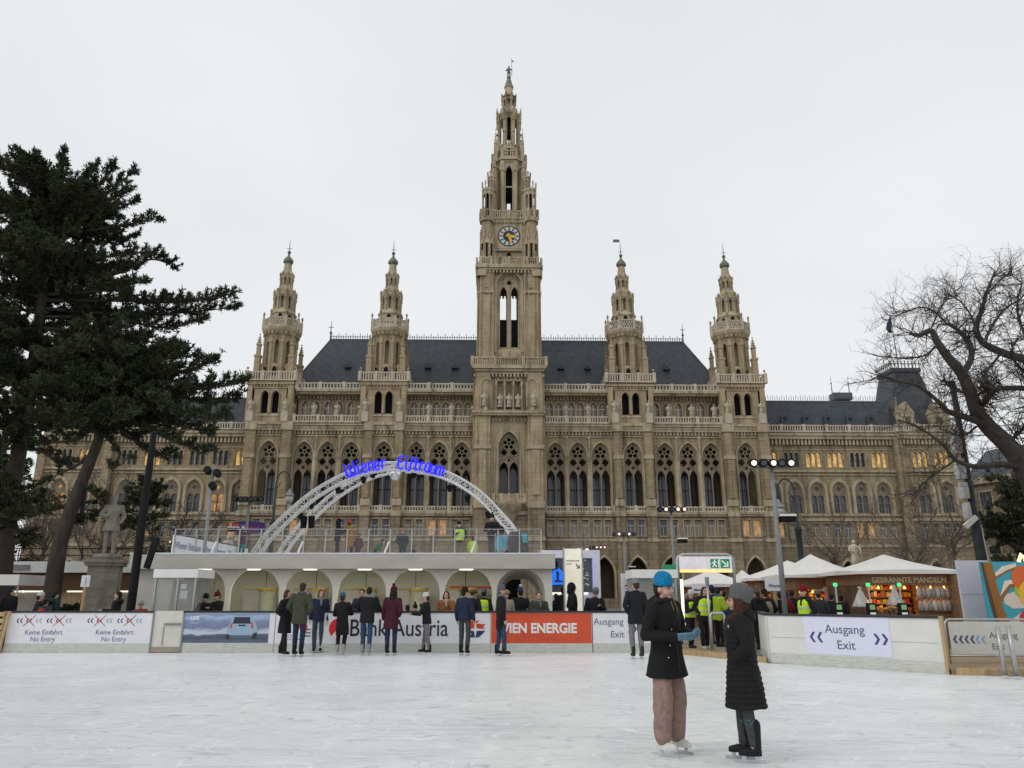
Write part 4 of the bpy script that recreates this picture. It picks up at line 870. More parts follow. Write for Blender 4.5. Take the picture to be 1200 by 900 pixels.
# pallet at the left end
t = thing('wooden_pallet', 'light wooden pallet standing against the left end of the boards', 'pallet', (bx(0), YB-.1, ZI), 0)
b = MB()
for i in range(5): b.box(-.45, .12, -.02, .02, .28+.18*i, .40+.18*i)
for q in (-.4, .1): b.box(q-.04, q+.04, .02, .1, .02, 1.14)
b.build('slats', M['plywood'], t)
b = MB(); b.add([(.10,-.06,0), (.17,-.06,0), (.30,-.06,1.14), (.23,-.06,1.14), (.10,.0,0), (.17,.0,0), (.30,.0,1.14), (.23,.0,1.14)], [(0,1,2,3), (7,6,5,4), (0,4,5,1), (1,5,6,2), (2,6,7,3), (3,7,4,0)]); b.build('side_batten', M['plywood'], t)
# ---------------------------------------------------------------- exit platform
b = MB(); pts = [(4.4, 22.86), (6.22, 19.4), (6.4, 28), (4.4, 28)]
b.add([(x, y, .12) for x, y in pts]+[(x, y, 0) for x, y in pts], [(0,1,2,3), (0,4,5,1), (1,5,6,2), (2,6,7,3), (3,7,4,0)])
pts = [(9.05, 16.5), (10.2, 16.0), (16, 15.1), (16, 24), (9.05, 21)]
b.add([(x, y, .12) for x, y in pts]+[(x, y, 0) for x, y in pts], [(0,1,2,3,4), (0,5,6,1), (1,6,7,2), (2,7,8,3)])
tag(b.build('wooden_walkway', mat('trodden_planks', (.30, .225, .135), .8, .25, 2.5, .2, stretch=(1, 9, 1))), kind='structure')
def edge(p0, p1):
    d = Vector((p1[0]-p0[0], p1[1]-p0[1], 0)); b = MB(); b.box(0, d.length, -.05, 0, 0, .14)
    o = b.build('edge_plank', M['plywood'], None, loc=(p0[0], p0[1], ZI)); o.rotation_euler = (0, 0, math.atan2(d.y, d.x)); return o
tag(edge((4.4, 22.8), (6.2, 19.38)), 'light wooden kerb plank along the exit opening', 'plank'); 
tag(edge((9.1, 16.42), (16, 15.0)), 'light wooden kerb plank below the steel barrier at right', 'plank')
# steel barrier with sign
t = thing('crowd_barrier', 'steel tube barrier carrying a grey Ausgang Exit sign', 'barrier', (9.8, 17.85, .12), R(-3))
b = MB(); b.tube([(0,0,0), (0,0,.86), (.05,0,.93), (.12,0,.95), (2.6,0,.95), (2.6,0,0)], .026, 8); b.tube([(0,0,.17), (2.6,0,.17)], .022, 8); b.build('frame', M['steel'], t, True)
b = MB(); b.box(.07, 2.56, -.012, .012, .2, .9); b.build('sign_panel', mat('grey_white_sign', (.56, .56, .52), .45, .04), t)
for k, cx_ in enumerate((.24, .49, .73)):
    b = MB(); chevrons(b, cx_-.06, .52, -1, .17, -.02); b.build('arrow_mark', ink(PALEBLUE if k == 2 else (.05, .06, .18)), t)
text(t, 'Ausgang', 0.93, .55, .185, (.13, .15, .18), -.016, 'LEFT'); text(t, 'Exit', 0.95, .31, .185, (.13, .15, .18), -.016, 'LEFT')
for i, (x, y) in enumerate(((9.71, 15.78), (9.83, 15.62))):
    t = thing('steel_post', ('left' if i == 0 else 'right')+' one of two close steel posts before the barrier sign', 'post', (x, y, .06), 0, 'paired steel posts by the ice edge')
    b = MB(); b.lathe([(.045, 0), (.045, .93+.03*i)], (0,0,0), 12); b.build('tube', M['steel'], t, True); b = MB(); b.lathe([(.075, 0), (.075, .02)], (0,0,0), 12); b.build('foot_plate', M['steel'], t)
# turnstile rails on the exit walkway
xa, xb = gx(834, 22, .6), gx(850, 22, .6)
t = thing('guide_rail', 'steel hoop rail standing on the exit walkway between the two skaters', 'rail', (xa, 22, .12), 0)
b = MB(); b.tube([(0,0,0), (0,0,.95), (.04,0,1.0), (xb-xa-.04,0,1.0), (xb-xa,0,.95), (xb-xa,0,0)], .04, 8); b.build('hoop', M['steel'], t, True)
b = MB(); b.lathe([(.07,0),(.07,.02)], (0,0,0), 10); b.lathe([(.07,0),(.07,.02)], (xb-xa,0,0), 10); b.build('foot_plate', M['steel'], t)
t = thing('slim_pole', 'slim steel pole with dark cap behind the hoop rail', 'pole', (gx(832, 22.6, .8), 22.6, .12), 0)
b = MB(); b.lathe([(.035,0),(.035,1.85)], (0,0,0), 8); b.build('tube', M['steel'], t, True); b = MB(); b.lathe([(.06,1.78),(.06,2.0)], (0,0,0), 8); b.build('cap', M['greypole'], t)
# exit gantry
Yg = 25.3; xa, xb = gx(795, Yg, 2), gx(861, Yg, 2); W_ = xb-xa
t = thing('exit_gantry', 'rounded metal gantry with lit white exit sign over the walkway', 'exit sign', (xa, Yg, 0), 0)
b = MB(); b.tube([(0,0,0), (0,0,2.72), (.06,0,2.84), (.2,0,2.9), (W_-.2,0,2.9), (W_-.06,0,2.84), (W_,0,2.72), (W_,0,0)], .055, 8); b.build('frame', M['steel'], t, True)
b = MB(); b.box(.06, W_-.06, -.06, .06, 2.33, 2.84); b.build('sign_box', mat('lit_sign_white', (.7, .68, .7), .4, emit=(.85, .8, .85), es=.22), t)
b = MB(); b.box(.06, W_-.06, -.066, -.061, 2.33, 2.42); b.build('warm_light_strip', mat('warm_light', (.8, .6, .2), .4, emit=(1, .72, .25), es=.75), t)
GREEN = mat('sign_green', (.02, .22, .10), .4, emit=(.02, .3, .12), es=.25); WS = mat('sign_white', (.7, .8, .72), .4, emit=(.8, .9, .8), es=.3)
x = W_*.585
b = MB(); b.box(x, x+.3, -.066, -.061, 2.47, 2.76); b.box(x+.33, x+.63, -.066, -.061, 2.47, 2.76); b.build('green_panel', GREEN, t)
b = MB(); y0 = -.072                                         # running figure in a doorway, and a slanting arrow
b.plate(circ(x+.14, 2.715, .026, 8), [], y0, y0+.004)
for p in ([(x+.10,2.68),(x+.17,2.69),(x+.15,2.58),(x+.10,2.58)], [(x+.10,2.59),(x+.14,2.58),(x+.08,2.5),(x+.04,2.5)], [(x+.11,2.6),(x+.15,2.59),(x+.21,2.54),(x+.17,2.49)], [(x+.15,2.68),(x+.17,2.66),(x+.24,2.63),(x+.24,2.65)], [(x+.10,2.68),(x+.11,2.65),(x+.04,2.6),(x+.03,2.62)], rect(x+.25,x+.29,2.49,2.74)): b.plate(p, [], y0, y0+.004)
b.plate([(x+.39,2.72),(x+.36,2.69),(x+.49,2.57),(x+.52,2.60)], [], y0, y0+.004); b.plate([(x+.42,2.51),(x+.58,2.51),(x+.58,2.68),(x+.54,2.68),(x+.54,2.55),(x+.42,2.55)], [], y0, y0+.004)
b.build('exit_pictogram', WS, t)
t = thing('light_column', 'narrow white lit column beside the left gantry leg', 'light column', (gx(799, 27, 1), 27, 0), 0)
b = MB(); b.box(-.1, .1, -.05, .05, .1, 2.15); b.build('light_panel', M['whiteglow'], t); b = MB(); b.box(-.14, .14, -.08, .08, 0, .1); b.build('foot', M['greypole'], t)
b = MB(); xx = -.35; b.box(xx-.22, xx+.22, -.03, .03, 2.35, 2.65); b.box(xx+.2, xx+.36, -.01, .01, 2.1, 2.4); b.build('green_sign', GREEN, t)
# ---------------------------------------------------------------- booths
def booth(px0, px1, Y, label):
    xa, xb = gx(px0, Y, 2), gx(px1, Y, 2); W_ = xb-xa; D = 1.3
    t = thing('glass_booth', label, 'booth', (xa, Y, 0), 0, 'glass booths behind the boards')
    b = MB(); b.box(-.04, W_+.04, -.06, D, 2.14, 2.4); b.build('roof', M['white'], t)
    b = MB(); b.box(0, W_, 0, D, 0, 1.0); b.build('base_panel', M['offwhite'], t)
    b = MB()
    for x, y in ((.03,.03), (W_-.03,.03), (.03,D-.05), (W_-.03,D-.05), (W_*.56, .03)): b.box(x-.03, x+.03, y-.03, y+.03, 1.0, 2.14)
    b.build('post', M['steel'], t)
    b = MB(); b.box(.07, W_*.56-.04, .02, .03, 1.0, 2.14); b.box(W_*.56+.04, W_-.07, .02, .03, 1.0, 2.14); b.box(W_-.04, W_-.03, .07, D-.1, 1.0, 2.14); b.box(.03, .04, .07, D-.1, 1.0, 2.14)
    b.build('pane', GLASSY, t)
    b = MB(); b.box(W_*.62, W_*.8, .05, .055, 1.5, 1.75); b.box(W_*.62, W_*.76, .05, .055, 1.8, 1.95); b.build('notice', M['white'], t)
    b = MB(); b.box(.1, W_-.1, D-.12, D-.1, 1.0, 2.1); b.build('back_panel', mat('pale_booth_wall', (.42, .41, .34), .6), t)
    return t
GLASSY = mat('clear_pane', (.45, .48, .47), .08, alpha=.22, spec=.5)
booth(181, 230, 24.2, 'glass booth with white flat roof behind the off-white rink door')
booth(742, 793, 24.6, 'glass booth with white flat roof behind the woman in blue hat')
# ---------------------------------------------------------------- the pavilion with the ice terrace on top
Yp = 27.0; PB = mat('beige_grey_panel', (.50, .47, .43), .6, .09, 1.1, stretch=(1,1,3)); PW = mat('warm_white_panel', (.70, .68, .60), .6, .05, 1.5); GRN = mat('pale_green_wall', (.62, .62, .50), .6, .06, .8)
xL, xR = gx(157, Yp, 2.7), gx(650, Yp, 2.7)
cols = [gx(p, Yp, 1.3) for p in (202, 265, 328.5, 391.5, 454.5, 517.5, 579, 641.5)]
pav = thing('rink_pavilion', 'long low beige pavilion with white arches and ice terrace on its roof', 'pavilion', (0, 0, 0), 0)
b = MB(); b.box(xL, xR, Yp-.35, Yp+.1, 2.5, 2.98); b.build('fascia', PB, pav)
b = MB(); b.box(xL+.1, xR-.05, Yp+.1, 47, 2.6, 2.9); b.build('roof_slab', PW, pav)
b = MB(); b.box(xL-.01, xR+.01, Yp-.36, 47, 2.985, 3.04); b.build('terrace_ice', mat('terrace_ice', (.74, .75, .75), .6, .1, 2), pav)
def soft_arch(x0, x1, z0, zs, zt, n=9, p=2.3):
    c, w_ = (x0+x1)/2, (x1-x0)/2; q = [(x0, z0), (x0, zs)]
    for i in range(1, 2*n):
        a = PI-PI*i/(2*n); ca, sa = cos(a), sin(a); q.append((c+w_*abs(ca)**(2/p)*(1 if ca > 0 else -1), zs+(zt-zs)*sa**(2/p)))
    return q+[(x1, zs), (x1, z0)]
b = MB(); b.plate(rect(cols[0]-.6, cols[-1]+.17, 0, 2.52), [soft_arch(cols[i]+.075, cols[i+1]-.075, .01, 1.6, 2.49) for i in range(7)], Yp, Yp+.16)
b.build('arcade', PW, pav)
b = MB(); b.box(xL+.05, cols[0]-.58, Yp-.02, Yp+5, 0, 2.52); b.build('end_wall', PB, pav)
b = MB(); b.box(cols[0]-.6, cols[6], Yp+2.9, Yp+3.0, 0, 2.55); b.box(cols[6]-.04, cols[6]+.04, Yp+.16, Yp+8, 0, 2.55); b.build('back_wall', GRN, pav)
b = MB(); b.box(xL+.1, xR, Yp+.16, Yp+8, 2.52, 2.59); b.build('ceiling', PW, pav)
for i, q in enumerate(range(1, 10)):                                   # ribs of the passage
    b = MB(); y = Yp+.9*q; b.plate(rect(cols[6]+.05, cols[7]+.1, 0, 2.52), [soft_arch(cols[6]+.16, cols[7]-.1, .01, 1.45, 2.46-.01*q)], y, y+.12); b.build('passage_rib', PW, pav)
WG2 = mat('downlight', (.9,.9,.85), .4, emit=(1, .95, .8), es=1.1)
FILL_GLOW = mat('hidden_fill_glow', (.9,.9,.85), .4, emit=(1, .95, .8), es=12.0)
for px in (250, 306, 370, 432, 490, 548):
    x = gx(px, Yp+.6, 2.5); b = MB(); b.lathe([(.17, 0), (.2, .05)], (x, Yp-.16, 2.452), 14, 0, 1.3, .7); b.build('ceiling_light', WG2, pav)
for i in range(6):
    b = MB(); b.box(cols[i]+.2, cols[i+1]-.2, Yp+.35, Yp+.6, 2.503, 2.518); b.build('glow_bar', FILL_GLOW, pav)  # glowing bars added out of sight to brighten the pavilion interior
for i in range(1, 6):                                                  # rounded ticket counters with a wooden rim
    x = cols[i]+.82; y = Yp+1.95
    t = thing('ticket_counter', ['first','second','third','fourth','fifth'][i-1]+' rounded pale counter with yellow rim from the left under the arches', 'counter', (x, y, 0), 0, 'counters under the pavilion arches')
    b = MB(); b.lathe([(.32, 0), (.32, 1.78)], (0,0,0), 18); b.build('drum', mat('pale_green_drum', (.27, .28, .21), .4), t, True)
    b = MB(); b.lathe([(.34, 1.78), (.35, 1.86), (.34, 1.9)], (0,0,0), 18); b.box(-.95, -.05, .02, .1, 1.82, 1.87); b.build('rim', mat('yellow_wood_rim', (.40, .28, .09), .5), t)
    b = MB(); b.box(-.95, -.33, .06, .1, 0, 1.82); b.build('grey_panel', mat('grey_panel', (.36, .35, .32), .6), t)
    b = MB(); b.tube([(-.12, 0, 1.9), (-.13, 0, 2.46)], .012, 5); b.build('cable', M['black'], t)
b = MB(); xx = cols[5]; b.box(xx+.1, cols[6]-.06, Yp+2.0, Yp+2.08, 1.86, 1.95); b.build('red_beam', mat('red_beam', (.35, .06, .03), .5), pav)
# railing on the terrace edge
def railing(px0, px1, Y, label, step=25, gl=True):
    xa, xb = gx(px0, Y, 3.6), gx(px1, Y, 3.6); n = round((px1-px0)/step)
    t = thing('terrace_railing', label, 'railing', (xa, Y, 3.04), 0); L = xb-xa
    for i in range(n+1):
        x = i*L/n; b = MB(); b.box(x-.022, x+.022, -.022, .022, 0, .84); b.build('post', M['steel'], t)
        if i % 4 == 2: b = MB(); b.tube([(x-.03, .0, .42), (x-.17, -.02, .02)], .035, 6); b.build('brace', M['white'], t)
    b = MB(); b.tube([(0,0,.84), (L,0,.84)], .016, 6); b.tube([(0,0,.62), (L,0,.62)], .008, 5); b.build('rail', M['steel'], t)
    b = MB(); b.box(0, L, .026, .03, .05, .80); b.build('pane', mat('net_pane', (.4, .42, .42), .2, alpha=.07), t)
    return t
railing(205, 634, Yp+.1, 'thin steel railing with clear panes along the terrace edge')
railing(290, 640, 45.5, 'far steel railing across the back of the ice terrace', 30)
# white printed boards slanting back on the terrace
x0, y0, x1, y1 = gx(203, 28.2, 3.4), 28.2, gx(290, 36.5, 3.4), 36.5
d = Vector((x1-x0, y1-y0, 0)); rz = math.atan2(d.y, d.x); L = d.length
for i in range(3):
    t = thing('terrace_board', ['nearest, tallest looking','middle','farthest'][i]+' of three white boards with blue lettering slanting across the terrace', 'rink board', (x0+d.x*i/3, y0+d.y*i/3, 3.04), rz, 'white lettered boards on the terrace')
    b = MB(); b.box(.02, L/3-.02, 0, .06, 0, .74); b.build('panel', POST, t); b = MB(); b.box(0, L/3, -.01, .07, .74, .78); b.build('top_rail', M['rubber'], t)
    text(t, 'Wiener Eistraum', L/6, .27, .36, (.20, .23, .36), -.006, 'CENTER', 1.0, .006)
t = thing('red_board', 'red board end beyond the white lettered boards on terrace', 'rink board', (x1+.05, y1+.1, 3.04), rz*.5)
b = MB(); b.box(0, 1.3, 0, .06, 0, .55); b.build('panel', ORANGE, t); b = MB(); b.box(0, 1.3, -.01, .07, .55, .58); b.build('top_rail', M['rubber'], t)
t = thing('terrace_wall', 'low white wall along the far right side of the terrace', 'low wall', (gx(495, 46, 3.2), 46, 3.04), 0)
b = MB(); b.box(0, 6.5, 0, .1, 0, .42); b.build('panel', M['white'], t); b = MB(); b.box(0, 6.5, -.02, .12, .42, .46); b.build('top_rail', M['steel'], t)
# dark covered box and blue banner at the right end of the terrace
t = thing('covered_box', 'dark tarpaulin covered box at the right end of the terrace', 'equipment box', (gx(607, 31, 3.5), 31, 3.04), 0)
b = MB(); b.loft([((0,0,0), .41, .3), ((0,0,.7), .41, .3), ((.02,0,1.0), .39, .28), ((.03,0,1.08), .3, .2)], 16, 6); b.build('cover', mat('dark_tarpaulin', (.05, .045, .042), .5, .4, 3, .4, stretch=(4,1,.6)), t, True)
b = MB(); b.plate([(.2, .62), (.38, .62), (.36, .98), (.12, 1.0)], [], -.33, -.31); b.build('blue_sticker', ink((.05, .28, .36)), t)
t = thing('blue_banner', 'light blue banner hanging beside the dark covered box', 'banner', (gx(586, 31.5, 3.5), 31.5, 3.04), 0)
b = MB(); b.plate([(-.22,.35), (-.15,.95), (.3,1.0), (.22,.3), (.1,.42), (.0,.28), (-.1,.4)], [], 0, .02); b.build('cloth', mat('cyan_cloth', (.10, .36, .48), .6, .3, 6, .2), t); b = MB(); b.tube([(-.2,.03,0), (-.2,.03,1.05)], .02, 6); b.build('stick', M['steel'], t)
# ---------------------------------------------------------------- truss arch, its sign, the mirror ball
CP = [(293, 660), (312, 632), (340, 603.5), (372, 577.5), (410, 557), (440, 548.5), (463, 546.5), (500, 550.5), (530, 560.5), (560, 579), (585, 604), (603, 627), (612, 648)]
Ya = 38.0
def spline(pts, n=6):
    out = []; P_ = [Vector(p) for p in pts]
    for i in range(len(P_)-1):
        p0, p1, p2, p3 = P_[max(i-1,0)], P_[i], P_[i+1], P_[min(i+2, len(P_)-1)]
        for k in range(n):
            t = k/n; out.append(.5*((2*p1)+(-p0+p2)*t+(2*p0-5*p1+4*p2-p3)*t*t+(-p0+3*p1-3*p2+p3)*t**3))
    out.append(P_[-1]); return out
def truss(parent, pts, Y, hw=.19, dy=.19, r=.045):
    S = spline(pts, 5); N = len(S); b = MB(); ch = [[], [], [], []]
    for i, p in enumerate(S):
        tg = (S[min(i+1,N-1)]-S[max(i-1,0)]).normalized(); nn = Vector((-tg.z, 0, tg.x))
        for k, (a, q) in enumerate(((hw,-dy), (hw,dy), (-hw,dy), (-hw,-dy))): ch[k].append(Vector((p.x, Y+q, p.z))+nn*a)
    for c_ in ch: b.tube(c_, r, 6)
    for i in range(N-1):
        for a, q in ((0,1), (1,2), (2,3), (3,0)):
            u, v_ = (ch[a], ch[q]) if i % 2 else (ch[q], ch[a]); b.tube([u[i], v_[i+1]], .016, 4, False)
        if i % 5 == 0:
            for a, q in ((0,1), (1,2), (2,3), (3,0)): b.tube([ch[a][i], ch[q][i]], .022, 4, False)
    return b.build('truss', ALU, parent, False), S
ALU = mat('aluminium', (.74, .74, .73), .4, .06, metal=.1)
W3 = [Vector((*[at(px, py, Ya)[0]], 0, at(px, py, Ya)[1])) for px, py in CP]
W3[0].z = 3.04; W3[-1].z = 3.04; W3[-1].x += .1
ta = thing('truss_arch', 'wide white double truss arch spanning the ice terrace', 'arch', (0, 0, 0), 0)
_, S1 = truss(ta, W3, Ya); truss(ta, [Vector((p.x, 0, 3.04+(p.z-3.04)*1.11)) for p in W3], Ya+4.0)
b = MB()
for i in range(6, len(S1)-4, 6): b.tube([(S1[i].x, Ya, S1[i].z), (S1[i].x, Ya+4, 3.04+(S1[i].z-3.04)*1.11)], .03, 5)
b.build('cross_tube', ALU, ta)
GL = {'W': [[(0,1),(.0,.1),(.16,-.02),(.34,.16),(.34,.95)], [(.34,.16),(.5,-.02),(.68,.1),(.68,1.02)]], 'i': [[(.1,.68),(.1,.06),(.22,0)], [(.1,.88),(.12,1)]],
      'e': [[(.36,.06),(.18,0),(.04,.12),(.04,.56),(.2,.68),(.34,.56),(.34,.38),(.06,.3)]], 'n': [[(.04,.68),(.04,0)], [(.04,.56),(.2,.68),(.34,.58),(.34,0)]],
      'r': [[(.06,.68),(.06,0)], [(.06,.54),(.2,.68),(.3,.6)]], 'E': [[(.46,.9),(.26,1),(.06,.86),(.06,.14),(.24,0),(.46,.1)], [(.06,.52),(.36,.56)]],
      'f': [[(0,-.12),(.12,.1),(.14,.8),(.28,1)]], 't': [[(.14,.95),(.1,.1),(.24,0)], [(-.04,.66),(.3,.68)]], 'a': [[(.34,.66),(.16,.68),(.04,.54),(.04,.12),(.16,0),(.34,.12)], [(.34,.68),(.34,0)]],
      'u': [[(.04,.68),(.04,.12),(.18,0),(.34,.12)], [(.34,.68),(.34,0)]], 'm': [[(.04,.68),(.04,0)], [(.04,.58),(.16,.68),(.28,.58),(.28,0)], [(.28,.58),(.4,.68),(.52,.58),(.52,0)]]}
BLUE = mat('blue_neon', (.02, .02, .6), .4, emit=(.015, .01, 1.0), es=1.1)
sg = thing('arch_sign', 'glowing blue Wiener Eistraum lettering curving along the arch crown', 'sign', (0, 0, 0), 0)
def letters(word, px0, px1):
    wid = [max(x for st in GL[c] for x, _ in st)+.16 for c in word]; tot = sum(wid); u = 0
    for c, w_ in zip(word, wid):
        px = px0+(px1-px0)*(u+w_*.42)/tot; u += w_
        xx = at(px, 549, Ya)[0]; i = min(range(len(S1)), key=lambda k: abs(S1[k].x-xx)); j = min(i+1, len(S1)-1)
        tg = (S1[j]-S1[i-1]).normalized(); ang = math.atan2(tg.z, tg.x); zz = S1[i].z+(xx-S1[i].x)*tg.z/max(tg.x, .2)
        b = MB(); b.M = Matrix.Translation((xx, Ya-.32, zz-.17)) @ Matrix.Rotation(-ang, 4, 'Y') @ Matrix.Scale(.68, 4)
        for st in GL[c]: b.tube([(x-w_*.42, 0, z) for x, z in st], .074, 6)
        b.build('neon_letter', BLUE, sg)
letters('Wiener', 410, 455); letters('Eiftraum', 467, 520)
x, z = at(463, 556.5, 39); t = thing('mirror_ball', 'silver mirror ball hanging under the crown of the arch', 'mirror ball', (x, 39, z), 0)
b = MB(); b.ball((0,0,0), .29, 20, 14); b.build('ball', mat('mirror_tiles', (.75, .76, .76), .18, .15, 30, .3, metal=.85), t)
b = MB(); b.tube([(0,0,.28), (0,0,.6)], .02, 5); b.lathe([(.1,.28),(.1,.4)], (0,0,0), 8); b.build('hanger', M['black'], t); 
b = MB(); b.box(-.06, .06, -1.1, 3.1, .58, .66); b.build('carrier_bar', M['black'], t)
for i, (px, py) in enumerate(((352,604), (365,592), (396,574), (426,562), (437,556), (485,556), (506,562), (527,572), (548,584), (572,603), (588,621))):
    x, z = at(px, py, 38.4); t = thing('stage_light', ['lowest on the left leg','second on the left leg','third up the left leg','fourth up the left leg','just left of the mirror ball','just right of the mirror ball','under the letters of the right word','right of the lettering','upper on the right leg','middle of the right leg','lowest on the right leg'][i]+': black stage light on truss arch', 'stage light', (x, 38.4, z), 0, 'black stage lights along the truss arch')
    b = MB(); b.M = Matrix.Rotation(R(25), 4, 'X'); b.lathe([(.1,-.18), (.13,-.05), (.12,.12), (.06,.18)], (0,0,0), 10); b.build('lamp_body', M['black'], t)
    b = MB(); b.tube([(-.14,0,0), (-.14,0,.22), (.14,0,.22), (.14,0,0)], .018, 5); b.tube([(0,0,.22), (0,0,.36)], .03, 5); b.build('bracket', M['black'], t)
for i, px in enumerate((356, 365)):
    x, z = at(px, 612, 38.6); t = thing('loudspeaker', ('left' if i == 0 else 'right')+' one of two black loudspeakers hanging inside the left arch leg', 'loudspeaker', (x, 38.6, z), 0, 'loudspeakers under the arch')
    b = MB(); b.loft([((0,0,-.3), .13, .13), ((0,-.03,.3), .16, .15)], 12, 5); b.build('cabinet', M['black'], t); b = MB(); b.tube([(0,0,.3), (0,0,.62)], .03, 5); b.build('hanger', M['steel'], t)
# ---------------------------------------------------------------- masts and lamps
def flood_mast(px, pyt, Y, label, n=5, span=1.5, lit=(0, 2, 4), unit=None, rz=0, group='floodlight masts round the rink'):
    x, z = at(px, pyt, Y); t = thing('floodlight_mast', label, 'light mast', (x, Y, 0), rz, group)
    b = MB(); b.lathe([(.095, 0), (.085, z*.5), (.065, z)], (0,0,0), 10); b.build('pole', M['greypole'], t, True)
    b = MB(); b.lathe([(.25, 0), (.25, .06)], (0,0,0), 12); b.build('foot_plate', M['greypole'], t)
    b = MB(); b.box(-span/2, span/2, -.03, .03, z-.03, z+.03); b.build('crossbar', M['greypole'], t)
    for i in range(n):
        xx = -span/2+.12+(span-.24)*i/max(1, n-1); d = random.uniform(-.25, .25)
        b = MB(); b.M = Matrix.Translation((xx, -.1, z+.13)) @ Matrix.Rotation(R(95), 4, 'X') @ Matrix.Rotation(d, 4, 'Y')
        b.lathe([(.06, -.2), (.12, -.12), (.14, .1), (.15, .14)], (0,0,0), 10); o = b.build('floodlight', M['black'], t)
        b.v = []; b.f = []; b.m = []; b.lathe([(.095, .145), (.095, .15)], (0,0,0), 10); b.build('lens', M['lampglow'] if i in lit else M['glass'], o)
    if unit:
        ux, uz = unit; b = MB(); b.box(ux-.24, ux+.24, -.16, .16, uz-.13, uz+.05); o = b.build('wide_floodlight', M['black'], t)
        b = MB(); b.box(ux-.26, ux+.26, -.18, .18, uz+.052, uz+.12); b.build('housing_lid', M['white'], o)
        b = MB(); b.tube([(0, 0, uz+.2), (ux, 0, uz+.2), (ux, 0, uz+.1)], .02, 5); b.build('arm', M['greypole'], t)
    return t
flood_mast(904, 548, 25.2, 'tallest grey floodlight mast, before the market tents, three lamps glowing', 5, 1.5, (0, 2, 4), (.36, 4.08))
flood_mast(786.5, 600, 40, 'grey floodlight mast rising behind the lit exit gantry', 5, 1.5, (1, 3, 4), (.5, 4.42))
flood_mast(731, 628, 56, 'smaller floodlight mast before an arcade arch, two lamps glowing', 5, 1.7, (1, 3), (.5, 3.6))
flood_mast(699.5, 643, 72, 'far small floodlight mast right behind the lit info pillar', 5, 1.7, (2, 3, 4))
flood_mast(292, 588, 40, 'floodlight mast with dark lamps left of the arch foot', 6, 1.6, (), (-.7, 5.0))
flood_mast(206, 637, 60, 'small far mast with two glowing lamps beside a bare tree', 2, .9, (0, 1))
flood_mast(258, 634, 60, 'small far mast with a single glowing lamp left of purple banner', 1, .4, (0,))
x, z = at(243, 541, 27); t = thing('spotlight_mast', 'slim grey mast with three black spotlights before the left wing', 'light mast', (x, 27.6, 0), 0)
b = MB(); b.lathe([(.075, 0), (.06, z)], (0,0,0), 8); b.build('pole', M['greypole'], t, True); b = MB(); b.lathe([(.2, 0), (.2, .06)], (0,0,0), 12); b.build('foot_plate', M['greypole'], t)
for dx, dz in ((-.16, -.25), (.2, -.35), (.08, -.82)):
    b = MB(); b.M = Matrix.Translation((dx, -.05, z+dz)) @ Matrix.Rotation(R(70), 4, 'X'); b.lathe([(.09, -.17), (.13, -.08), (.14, .14)], (0,0,0), 10); b.build('spotlight', M['black'], t)
for px, sgn, lab, top in ((325, 1, 'old hooked street lamp with hanging lantern beside the arch leg', 550), (929, -1, 'dark hooked street lamp standing between the tallest mast and the tents', 558)):
    Y = 52.0 if sgn > 0 else 44.0; x, z = at(px, top, Y); t = thing('street_lamp', lab, 'street lamp', (x, Y, 0), 0)
    b = MB(); b.lathe([(.28, 0), (.28, .5), (.2, .6), (.17, z*.45), (.17, z*.62), (.24, z*.63), (.1, z*.66), (.07, z-1.0)], (0,0,0), 8); b.build('pole', mat('dark_green_iron', (.03, .04, .038), .5), t, True)
    b = MB(); b.tube([(0,0,z-1.02)]+[(sgn*(.5-.5*cos(a)), 0, z-1.0+.85*sin(a)) for a in [PI*k/8 for k in range(9)]]+[(sgn*1.0, 0, z-1.4)], .05, 6); b.tube([(0,0,z-1.4), (sgn*.35,0,z-.9)], .025, 5); b.build('hook_arm', mat('dark_green_iron', (.03, .04, .038), .5), t, True)
    b = MB(); b.lathe([(.06, .0), (.1, -.15), (.34, -.45), (.36, -.5), (.3, -.52)], (sgn*1.0, 0, z-1.35), 10); o = b.build('lantern', M['greypole'], t, True)
    b = MB(); b.lathe([(.28, -.52), (.26, -.85), (.12, -1.0)], (sgn*1.0, 0, z-1.35), 10); b.build('lantern_glass', mat('milk_glass', (.45, .46, .44), .3), o, True)
Yl = 25.0; x0 = gx(151, Yl, .8); t = thing('lamp_post', 'tall black lamp post rising into the pine left of the pavilion', 'lamp post', (x0, Yl, 0), 0)
b = MB(); b.lathe([(.2, 0), (.19, .9), (.14, 1.0), (.13, 3.5), (.1, 6.9), (.03, 7.0)], (0,0,0), 10); b.build('pole', M['black'], t, True)
b = MB(); b.M = Matrix.Translation((.34, 0, 2.45)) @ Matrix.Rotation(R(12), 4, 'Y'); b.box(-.08, .08, -.08, .08, 0, 1.0); b.build('speaker_column', M['black'], t); b = MB(); b.box(.05, .3, -.02, .02, 2.9, 2.95); b.build('bracket', M['black'], t)
Yr = 29.0; xb_, xt_ = gx(1152, Yr, 2.6), at(1134, 490, Yr); t = thing('lamp_post', 'tall dark post with white wrapped boxes rising behind the mural', 'lamp post', (xb_, Yr, 0), 0)
zt = xt_[1]+1.4; b = MB(); b.lathe([(.2, 0), (.18, 4.5), (.13, 4.7), (.11, zt)], (0,0,0), 10); b.build('pole', mat('dark_post', (.03, .032, .035), .6, .4, 5), t, True)
b = MB(); b.lathe([(.11,zt), (.13,zt+.02), (.13,zt+.1), (.02,zt+.16)], (0,0,0), 10); b.build('cap', M['black'], t)
